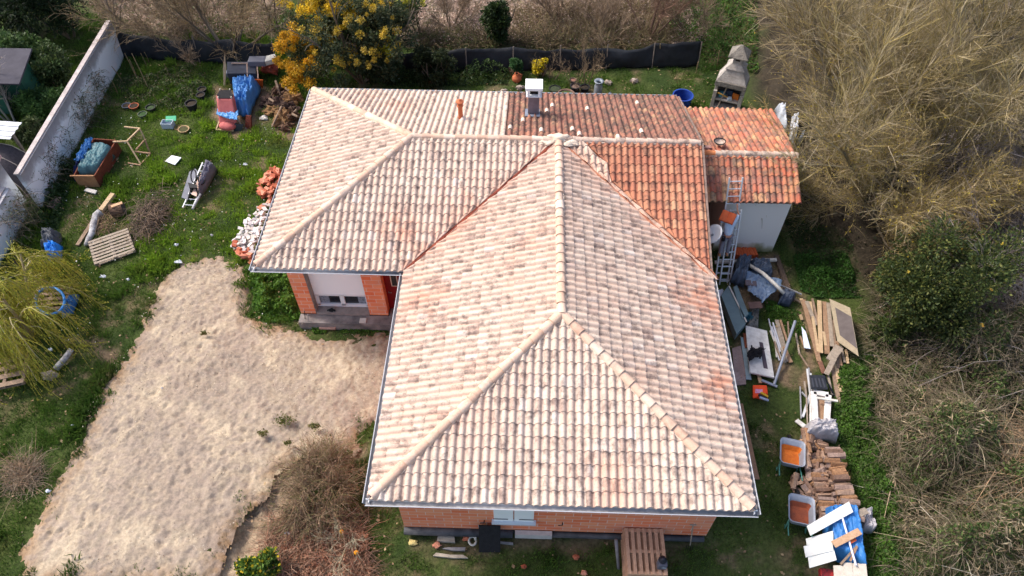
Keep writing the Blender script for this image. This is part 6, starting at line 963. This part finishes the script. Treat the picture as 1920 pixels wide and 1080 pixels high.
# great olive-ochre bare tree
rng = np.random.default_rng(55)
def bare_tree(name, label, base, H, n0, ang, tw, cols, tcols, dens=(12, 9, 7), spread=(.55, .6, .7), droop=.0, r=(.10, .035, .014, .008), lens=(.38, .2, .1), upb=.15, group=None, cat='tree', hi=None):
    t = plant(name, label, cat, base, group); S0 = stems((base[0], base[1], -.1), n0, H, ang); tubes('trunk', S0, np.full(n0, r[0]), .35, wc(n0, tcols), t, 6)
    B1 = grow(S0, dens[0], H*lens[0], spread[0], 5, upb, droop*.3, .3); tubes('limbs', B1, np.full(len(B1), r[1]), .35, wc(len(B1), tcols+cols), t, 4)
    B2 = grow(B1, dens[1], H*lens[1], spread[1], 4, upb*.8, droop*.6, .2, wob=.08); B3 = grow(B2, dens[2], H*lens[2], spread[2], 4, upb*.4, droop, .15, wob=.08)
    Q = np.concatenate([B2, B3]); rr = np.concatenate([np.full(len(B2), r[2]), np.full(len(B3), r[3])]); cq = wc(len(Q), cols, .25)
    if hi is not None: kz = Q[:, -1, 2]+rng.normal(size=len(Q))*.5 > H*.52; cq[kz] = wc(int(kz.sum()), hi, .25)
    tubes('crown', Q, rr*rng.uniform(.7, 1.3, len(Q)), .4, cq, t, 3); return t, B2, B3
OC = [(.33, .25, .09), (.40, .31, .13), (.25, .19, .08), (.46, .38, .24), (.36, .28, .14), (.18, .135, .07)]; LI = [(.44, .33, .03), (.36, .29, .05), (.50, .38, .06)]
t, B2, B3 = bare_tree('bare_tree', 'huge spreading leafless tree with ochre lichen twigs behind the annex', at(1650, 335), 7.2, 17, (5, 70), 0, OC, [(.2, .17, .11), (.26, .22, .15)], (14, 12, 11), spread=(.7, .75, .8), r=(.11, .032, .012, .0068), upb=.24, droop=.05, hi=[(.40, .32, .18), (.32, .26, .15), (.46, .38, .26), (.24, .19, .11), (.37, .30, .12), (.33, .25, .09)]); 
P, D = along(np.concatenate([B2, B3]), 46000, .05); P = P[P[:, 2] < 4.4+.9*rng.normal(size=len(P))]; leaves('lichen', P, .08, pal(len(P), LI+[(.30, .23, .08), (.20, .18, .06)]), parent=t)
t, B2, B3 = bare_tree('bare_tree', 'lower ochre leafless shrub drooping over the right end of the annex', at(1645, 418), 4.2, 15, (20, 82), 0, OC+[(.3, .22, .13)], [(.2, .16, .11)], (11, 10, 9), spread=(.7, .75, .8), r=(.06, .022, .011, .007), droop=.15); P, D = along(B3, 9000, .04); leaves('lichen', P, .07, pal(9000, LI+[(.26, .2, .08), (.3, .22, .13)]), parent=t)
t, B2, B3 = bare_tree('bare_tree', 'pale grey topped leafless tree rising at the top right behind the great ochre one', at(1545, 66), 5.2, 10, (5, 50), 0, [(.34, .29, .2), (.26, .22, .13), (.38, .33, .24), (.2, .17, .1)], [(.22, .18, .12)], (11, 9, 8), r=(.07, .024, .011, .007)); P, D = along(B3, 7000, .04); leaves('lichen', P, .07, pal(7000, [(.3, .25, .08), (.24, .2, .1)]), parent=t)
t, B2, B3 = bare_tree('bare_tree', 'brown leafless tree with fine mossy twigs at the upper left fence', at(435, 108), 4.9, 9, (5, 62), 0, [(.28, .2, .11), (.23, .165, .1), (.34, .25, .15), (.17, .125, .08)], [(.15, .12, .09)], (11, 9, 8), r=(.07, .022, .010, .0065), droop=.15); P, D = along(B3, 5000, .04); leaves('lichen', P, .06, pal(5000, [(.26, .2, .06), (.2, .15, .07)]), parent=t)
bare_tree('bare_tree', 'small slender leafless tree with crossing trunks at the top of the white wall', at(218, 62), 3.6, 3, (10, 50), 0, [(.2, .15, .12), (.28, .22, .19)], [(.16, .13, .12)], (7, 4, 3), r=(.055, .015, .007, .004))
bare_tree('bare_tree', 'thin dark leafless sapling left of the mimosa', at(518, 58), 3.2, 2, (5, 25), 0, [(.16, .12, .09), (.22, .17, .12)], [(.1, .08, .06)], (7, 5, 3), r=(.05, .014, .007, .004))
bare_tree('bare_tree', 'reddish brown twiggy tree behind the netting near the top centre', at(1212, 72), 3.6, 6, (5, 45), 0, [(.22, .13, .09), (.28, .17, .12), (.16, .10, .07)], [(.13, .08, .06)], (9, 8, 6), r=(.05, .016, .009, .006))
bare_tree('blossoming_bare_tree', 'small pale twigged tree beyond the white wall near the green panel', at(27, 232), 3.0, 4, (5, 40), 0, [(.34, .28, .25), (.26, .22, .2), (.42, .36, .33)], [(.24, .23, .2)], (8, 7, 5), r=(.05, .014, .008, .005))
for k, (x, y, h, lab) in enumerate(((1100, 160, 2.1, 'leafless potted fruit tree with a few yellow flowers on the back lawn'), (1078, 168, 1.3, 'spindly bare stem rising from the left black pot'), (1035, 150, 1.1, 'thin bare sapling against the netting right of the forsythia'), (1130, 118, 1.5, 'wispy bare shrub in front of the netting centre'))): bare_tree('bare_shrub', lab, at(x, y), h, 5, (5, 35), 0, [(.22, .16, .1), (.3, .22, .14)], [(.13, .1, .07)], (5, 4, 3), r=(.02, .008, .005, .0035), cat='shrub')
for x_, y_, h_, lab_ in ((845, 48, 2.0, 'low brown bare bush on the bank above the dark shrub'), (1050, 40, 2.4, 'tangled bare bush on the bank behind the middle of the netting'), (1130, 70, 1.8, 'small bare bush leaning over the netting top'), (1290, 60, 2.4, 'bare bush standing in the green undergrowth at the netting end'), (330, 62, 2.6, 'pale brown bare bush behind the left netting next to the wall'), (360, 112, 1.7, 'fine twiggy bush in front of the left netting'), (650, 20, 2.6, 'bare bush glimpsed behind the flowering mimosa')):
    bare_tree('bare_bush', lab_, at(x_, y_), h_, 8, (10, 65), 0, [(.28, .2, .13), (.22, .16, .11), (.36, .27, .19)], [(.16, .12, .09)], (8, 7, 6), r=(.03, .012, .008, .0055), cat='bush')
# right hand thicket
rng = np.random.default_rng(44)
RT1 = PX([(1800, -60), (2050, -60), (2000, 760), (1760, 700), (1830, 560), (1840, 420), (1790, 250)]); GP = [(.33, .28, .265), (.25, .21, .20), (.42, .37, .36), (.18, .15, .14), (.28, .235, .20)]
o, Q = canes('bramble_thicket', RT1, 3400, 2.8, .014, GP, flat=1.1, arch=.9, k=7); St(o, 'stuff'); Q2 = grow(Q, 8, .75, .8, 4, 0, .3, .1); St(tubes('bramble_twigs', Q2, np.full(len(Q2), .0075), .5, wc(len(Q2), GP, .25)), 'stuff')
t, B2, B3 = bare_tree('bare_tree', 'grey purple leafless tree at the right edge below the top corner', at(1890, 290), 6.2, 14, (10, 60), 0, GP, [(.25, .2, .18)], (11, 9, 8), r=(.08, .028, .012, .007)); t, B2, B3 = bare_tree('bare_tree', 'grey tangled leafless tree halfway down the right edge', at(1960, 560), 4.6, 10, (10, 65), 0, GP, [(.25, .2, .18)], (10, 9, 8), r=(.06, .022, .011, .007))
t, B2, B3 = bare_tree('bare_tree', 'brownish leafless tree filling the top right corner', at(1800, 110), 6.6, 13, (5, 65), 0, [(.34, .28, .23), (.27, .22, .19), (.42, .36, .31), (.3, .24, .16)], [(.2, .16, .13)], (11, 9, 8), r=(.08, .028, .012, .007))
RT2 = PX([(1640, 560), (1800, 560), (2000, 700), (2050, 1110), (1690, 1110), (1660, 900), (1620, 700)]); TH2 = [(.22, .175, .12), (.16, .125, .085), (.29, .235, .165), (.11, .09, .06), (.13, .125, .06)]
o, Q = canes('dry_canes', RT2, 3400, 1.1, .009, TH2, flat=.8, arch=.9, k=6, zr=.4, mnd=True); St(o, 'stuff'); Q2 = grow(Q, 5, .5, .9, 4, 0, .4, .1); St(tubes('cane_twigs', Q2, np.full(len(Q2), .006), .5, wc(len(Q2), TH2, .3)), 'stuff')
leafbed('bramble_leaves', RT2, 70000, .6, [(.075, .12, .03), (.11, .16, .045), (.06, .10, .025), (.045, .07, .02), (.05, .085, .025), (.15, .125, .065), (.24, .19, .11)], .095, seed=20, wob=2.2, up=.3, mnd=True)
o, Q = canes('pale_reeds', RT2, 110, 1.3, .016, [(.46, .38, .26), (.36, .28, .18), (.5, .45, .36)], flat=.22, arch=.25, k=5, zr=.3, wob=.1, mnd=True); St(o, 'stuff')
P = scat(RT2, 9000); m_ = (fbm(P[:, 0]*.8, P[:, 1]*.8, 91) > .47); P = P[m_]; n = len(P); St(leaves('dead_reed_leaves', np.column_stack([P, mound(P[:, 0], P[:, 1])+.15+.5*rng.random(n)]), .2, pal(n, [(.36, .27, .16), (.42, .35, .23), (.25, .18, .11)]), up=1., aspect=.13), 'stuff')
o, Q = canes('russet_canes', PX([(1850, 800), (2000, 760), (2000, 960), (1830, 960)]), 700, 1.4, .012, [(.36, .23, .13), (.42, .28, .17), (.26, .17, .1)], flat=.6, arch=1., k=5, zr=.4, mnd=True); St(o, 'stuff')
leafbed('thicket_floor', PX([(1620, -60), (2050, -60), (2050, 700), (1640, 600), (1500, 440), (1460, 300)]), 16000, .7, [(.07, .06, .035), (.12, .09, .06), (.04, .05, .02)], .12, seed=21)
# evergreens
rng = np.random.default_rng(66)
def evergreen(name, label, base, R3, n, cols, size=.11, cat='shrub', clump=2.2, cz=None, twigs=60, holes=.42, flw=None, up=.5, seed=0, nb=26):
    """crown of many leaf clumps on limbs, uneven outline"""
    t = plant(name, label, cat, base); rx, ry, rz = R3; cz = rz*1.0 if cz is None else cz; S0 = stems((base[0], base[1], -.1), 5, cz*1.25, (4, 35)); tubes('trunk', S0, np.full(5, .035+.012*rz), .4, wc(5, [(.14, .11, .08)]), t, 6)
    u = unit(rng.normal(size=(nb, 3))); rad = rng.uniform(.35, .92, nb)[:, None]; cc = u*rad*np.array(R3)+np.array([base[0], base[1], cz]); cc[:, 2] = np.maximum(cc[:, 2], .15); cr = rng.uniform(.26, .5, nb)*min(rx, ry, rz)
    st = S0[rng.integers(0, 5, nb), rng.integers(1, 4, nb)]; Q = np.stack([st+(cc-st)*f+rng.normal(size=(nb, 3))*.05 for f in (0, .33, .66, 1)], 1); tubes('limbs', Q, np.full(nb, .022), .4, wc(nb, [(.14, .11, .08)]), t, 4)
    w_ = cr**2; i = rng.choice(nb, n, p=w_/w_.sum()); v = unit(rng.normal(size=(n, 3))); v[:, 2] = np.abs(v[:, 2])**.8*np.sign(v[:, 2]+.35); P = cc[i]+v*(cr[i]*rng.uniform(.55, 1.12, n)*(1+.25*np.sin(v[:, 0]*7+i)*np.sin(v[:, 1]*6)))[:, None]; P[:, 2] = np.maximum(P[:, 2], .05)
    tone = rng.uniform(.7, 1.35, nb)[i][:, None]; c = pal(n, cols, jit=.18)*tone; leaves('crown', P, size, c, parent=t, D=v*1.2, up=up)
    if flw is not None:
        fn, fc, fs = flw; j = rng.choice(n, fn, replace=False); St(leaves('flowers', P[j]+v[j]*.06, fs, pal(fn, fc), parent=t, aspect=1.), 'stuff')
    return t, cc, cr
evergreen('evergreen_shrub', 'large dark glossy evergreen shrub right of the plywood sheet', at(1708, 612), (2.2, 1.9, 2.6), 42000, [(.036, .056, .016), (.055, .08, .02), (.024, .038, .012), (.11, .12, .03)], .10, nb=46, flw=(40, [(.5, .36, .05), (.5, .3, .06)], .12))
evergreen('evergreen_shrub', 'lower dark green growth at the foot of the large glossy shrub', at(1655, 640), (.9, .7, .8), 6000, [(.05, .075, .018), (.08, .11, .025), (.03, .05, .014)], .09, nb=16)
evergreen('evergreen_hedge_tree', 'very dark evergreen filling the top left corner', at(62, 62), (3.6, 2.2, 2.3), 26000, [(.018, .035, .012), (.028, .05, .016), (.012, .022, .01)], .14, nb=46, cat='tree'); evergreen('evergreen_hedge_tree', 'dark evergreen just behind the upper end of the white wall', at(135, 70), (1.6, 1.6, 2.0), 10000, [(.018, .035, .012), (.03, .05, .018)], .13, nb=22, cat='tree')
evergreen('broadleaf_shrub', 'light green leafy shrub beyond the upper white wall', at(70, 150), (1.3, 1.1, 1.5), 7000, [(.06, .11, .03), (.09, .15, .045), (.04, .075, .022)], .15, nb=20); evergreen('broadleaf_shrub', 'mid green shrub pressed against the outside of the white wall', at(115, 165), (1.2, 1.2, 1.1), 7000, [(.045, .08, .025), (.07, .10, .03), (.03, .05, .018)], .14, nb=20); evergreen('broadleaf_shrub', 'rounded glossy shrub just outside the middle of the white wall', at(88, 215), (1.2, .9, .9), 6000, [(.06, .12, .03), (.08, .15, .04)], .15, nb=18); evergreen('broadleaf_shrub', 'low pale green shrub between shelter and white wall', at(60, 258), (.9, .7, .6), 3500, [(.07, .10, .04), (.10, .13, .05)], .13, nb=12)
evergreen('conical_evergreen', 'narrow dark upright evergreen behind the netting centre', at(932, 88), (.72, .72, 1.6), 9000, [(.03, .055, .015), (.05, .08, .02), (.02, .035, .012)], .13, nb=26, cat='tree', cz=1.7); evergreen('round_shrub', 'small round bright green shrub in front of the netting', at(965, 142), (.5, .45, .6), 3000, [(.04, .10, .03), (.06, .13, .045)], .12, nb=10); evergreen('dark_shrub', 'tall dark olive shrub in front of the netting behind the pale roof', at(812, 158), (1.0, .8, 1.2), 9000, [(.03, .04, .015), (.045, .06, .02), (.02, .03, .01)], .11, nb=22); evergreen('dark_shrub', 'broad dark shrub between mimosa trunk and pale roof', at(720, 150), (1.1, .8, .8), 7000, [(.025, .045, .014), (.04, .07, .02)], .11, nb=18)
evergreen('forsythia', 'small shrub with bright yellow blossom in front of the netting', at(1013, 142), (.35, .3, .55), 700, [(.10, .10, .03)], .08, nb=8, flw=(500, [(.6, .45, .01), (.5, .4, .02)], .09))
evergreen('flowering_shrub', 'low green shrub with yellow flower heads beside the sand pit at the bottom', at(492, 1070), (.6, .6, .5), 4500, [(.07, .13, .02), (.10, .17, .03)], .10, nb=14, flw=(220, [(.6, .5, .03), (.6, .42, .03)], .09))
# mimosa in flower
rng = np.random.default_rng(21)
base = at(690, 160); t = plant('mimosa_tree', 'tall mimosa covered in golden yellow blossom behind the pale roof', 'tree', base); S0 = stems((base[0]-.3, base[1]+.3, -.1), 6, 4.2, (5, 42)); tubes('trunk', S0, np.full(6, .08), .4, wc(6, [(.15, .12, .09)]), t, 6); B1 = grow(S0, 12, 1.5, .8, 4, .1, .2, .3); tubes('limbs', B1, np.full(len(B1), .02), .4, wc(len(B1), [(.14, .11, .08)]), t, 4)
def clus(t, C0, R3, nb, n, cols, size, nm, rr=(.3, .5), seed=1, shell=.45):
    u = unit(rng.normal(size=(nb, 3))); cc = u*rng.uniform(shell, 1, nb)[:, None]*np.array(R3)+np.array(C0); cc[:, 2] = np.maximum(cc[:, 2], .4); cr = rng.uniform(rr[0], rr[1], nb); i = rng.integers(0, nb, n); v = unit(rng.normal(size=(n, 3))); P = cc[i]+v*(cr[i]*rng.uniform(.3, 1.1, n))[:, None]; leaves(nm, P, size, pal(n, cols, jit=.2)*rng.uniform(.75, 1.3, nb)[i][:, None], parent=t, D=v, up=.4); return cc
C0 = np.array(at(648, 72, 2.6)); C0[2] = 2.6; clus(t, C0, (3.1, 2.6, 2.0), 105, 30000, [(.045, .065, .03), (.07, .09, .04), (.03, .045, .022), (.10, .10, .04)], .13, 'crown', (.35, .6))
clus(t, C0+np.array([-2.1, -.9, -.5]), (1.15, 2.1, 1.5), 55, 12500, [(.60, .34, .02), (.66, .40, .025), (.5, .26, .02)], .095, 'blossom', (.12, .34), shell=.4); clus(t, C0+np.array([-.5, .9, 1.2]), (2.6, 1.6, .9), 60, 13000, [(.62, .42, .02), (.66, .48, .03), (.5, .32, .02)], .09, 'blossom', (.12, .3), shell=.3); clus(t, C0+np.array([.4, -.3, .5]), (2.7, 2.1, 1.7), 95, 12000, [(.6, .42, .04), (.5, .34, .05), (.36, .27, .06)], .085, 'blossom', (.08, .24), shell=.5); clus(t, C0+np.array([2.0, -.5, -.3]), (.45, .35, .4), 7, 900, [(.6, .52, .03)], .08, 'blossom', (.12, .2), shell=.3)
base = at(788, 70); t = plant('young_mimosa', 'smaller greenish mimosa with few yellow sprays right of the large one', 'tree', base); S0 = stems((base[0], base[1], 0), 3, 2.2, (5, 30)); tubes('trunk', S0, np.full(3, .04), .4, wc(3, [(.15, .12, .09)]), t, 5); c2 = at(755, 20, 1.6); clus(t, (c2[0], c2[1], 1.6), (1.2, 1.0, .9), 24, 5000, [(.045, .07, .03), (.08, .10, .03)], .12, 'crown', (.25, .4)); clus(t, (c2[0], c2[1], 1.9), (1.1, .9, .8), 14, 1300, [(.5, .46, .03), (.4, .38, .04)], .08, 'blossom', (.1, .22))
# weeping willow
rng = np.random.default_rng(33)
base = at(48, 640); t = plant('weeping_willow', 'yellow green weeping willow with drooping strands at the left edge', 'tree', base); S0 = stems((base[0]+.1, base[1]+.2, -.1), 6, 2.9, (5, 60)); tubes('trunk', S0, np.full(6, .07), .5, wc(6, [(.3, .24, .14)]), t, 6); B1 = grow(S0, 9, 2.4, .9, 6, .25, 1.3, .35); tubes('limbs', B1, np.full(len(B1), .02), .5, wc(len(B1), [(.36, .31, .12), (.42, .36, .2)]), t, 4)
B2 = grow(B1, 36, 1.7, .7, 6, 0, 2.2, .2, wob=.08); WCOL = [(.42, .38, .05), (.50, .45, .07), (.34, .34, .05), (.3, .27, .07)]; tubes('strands', B2, np.full(len(B2), .0065), .5, wc(len(B2), WCOL, .2), t, 3); P, D = along(B2, 36000, .012); leaves('leaves', P, .07, pal(36000, WCOL+[(.36, .42, .05)]), parent=t, D=D*2, aspect=.35)
# climbers on the wall
for k, (px_, z, r, lab) in enumerate((((178, 150), 1.1, .5, 'bramble creeping up the middle of the white wall'), ((150, 205), .9, .9, 'brown green bramble hanging over the white wall above the crate'), ((108, 255), 1.0, .6, 'withered plant clinging to the white wall'), ((85, 300), 1.1, .85, 'thick climber covering the near end of the long white wall'), ((35, 400),   .9, .9, 'mass of grey climber over the low white wall'))):
    pz = at(*px_, z); t = plant('wall_climber', lab, 'climbing plant', pz); n = int(230*r); bs = np.column_stack([np.clip(rng.normal(pz[0], .15, n), pz[0]-.1, pz[0]+.3), rng.normal(pz[1], r*.6, n)]); o, Q = canes('stems', None, n, .8*r+.2, .008, [(.12, .1, .07), (.2, .16, .12), (.08, .09, .04)], flat=.6, k=5, arch=1.0, base=bs, parent=t, zr=1.4); P, D = along(Q, int(1100*r), .05); leaves('foliage', P, .07, pal(len(P), [(.05, .08, .025), (.08, .10, .04), (.12, .10, .06), (.03, .05, .02)]), parent=t)
# brown shrub by the sand, brush pile
base = at(608, 930); t = plant('brown_shrub', 'sprawling brown leafless shrub between sand and front corner of the house', 'shrub', base); S0 = stems((base[0], base[1], 0), 26, 1.1, (15, 85), up=.0, wob=.15, r0=.3); tubes('trunk', S0, np.full(26, .016), .4, wc(26, [(.26, .18, .12)]), t, 4); B1 = grow(S0, 12, .75, .8, 4, .1, .3, .2); B2 = grow(B1, 14, .38, .9, 4, 0, .3, .1); SC = [(.26, .165, .10), (.20, .13, .08), (.32, .23, .15), (.20, .18, .08), (.15, .10, .07)]; tubes('twigs', np.concatenate([B1, B2]) if 0 else B2, np.full(len(B2), .0065), .5, wc(len(B2), SC, .25), t, 3); tubes('branches', B1, np.full(len(B1), .010), .5, wc(len(B1), SC), t, 3); P, D = along(B2, 5000, .03); leaves('leaves', P, .05, pal(5000, [(.24, .15, .09), (.15, .15, .05), (.30, .2, .13)]), parent=t)
bare_tree('bare_sapling', 'thin pale branched sapling with two orange fruits right of the brown shrub', at(650, 1010), 1.6, 3, (20, 60), 0, [(.34, .3, .2), (.4, .36, .26)], [(.26, .22, .14)], (6, 5, 3), r=(.022, .01, .006, .004), cat='shrub')
for k, (x, y) in enumerate(((640, 997), (668, 1036))): T(MB().blob(at(x, y, .4), (.07, .07, .07), 3, .05, k=7).build('orange_fruit', mat('orange_fruit', S(240, 160, 30), rough=.5), smooth=True), ('upper' if k == 0 else 'lower')+' bright orange fruit on the twigs beside the brown shrub', 'fruit')
base = at(283, 410); t = plant('brush_pile', 'pile of cut brown brushwood above the grey slatted pallet', 'brush pile', base); bs = np.column_stack([rng.normal(base[0]+.1, .33, 900), rng.normal(base[1]-.1, .6, 900)]); o, Q = canes('twigs', None, 900, .6, .010, [(.14, .10, .08), (.22, .16, .12), (.09, .07, .055), (.28, .2, .13)], flat=.5, arch=.9, k=5, base=bs, parent=t, zr=.5)
base = at(193, 420); t = plant('dry_clump', 'tuft of dry brown stalks between birch log and slatted pallet', 'brush pile', base); bs = np.column_stack([rng.normal(base[0], .25, 300), rng.normal(base[1], .4, 300)]); canes('twigs', None, 300, .6, .009, [(.3, .2, .12), (.4, .28, .16), (.16, .11, .08)], flat=.8, arch=.8, k=4, base=bs, parent=t)
for k, (x, y, lab) in enumerate(((50, 895, 'dry grey brown thistle clump in the dark grass at lower left'), (36, 880, 'straggly pale stems behind the thistle clump'))):
    base = at(x, y); t = plant('dry_clump', lab, 'dry plant', base); bs = np.column_stack([rng.normal(base[0], .25, 500-300*k), rng.normal(base[1], .25, 500-300*k)]); canes('stalks', None, 500-300*k, .6, .008, [(.3, .2, .13), (.24, .18, .12), (.36, .28, .2)], flat=1., arch=.6, k=4, base=bs, parent=t)
for k, (x, y, r) in enumerate(((540, 798, .35), (594, 808, .22), (498, 822, .18), (545, 840, .15), (388, 635, .15), (295, 577, .16))):
    base = at(x, y); n = int(900*r); a_ = rng.normal(size=(n, 2))*r*.45; t_ = leaves('weed_tuft', np.column_stack([base[0]+a_[:, 0], base[1]+a_[:, 1]*.6, .3+.12*rng.random(n)]), .07, pal(n, [(.12, .13, .03), (.18, .15, .06), (.08, .11, .02)]), up=.4); T(t_, 'small weed tuft growing out of the sand', 'weed', 'weed tufts on the sand')
leaves_ = None
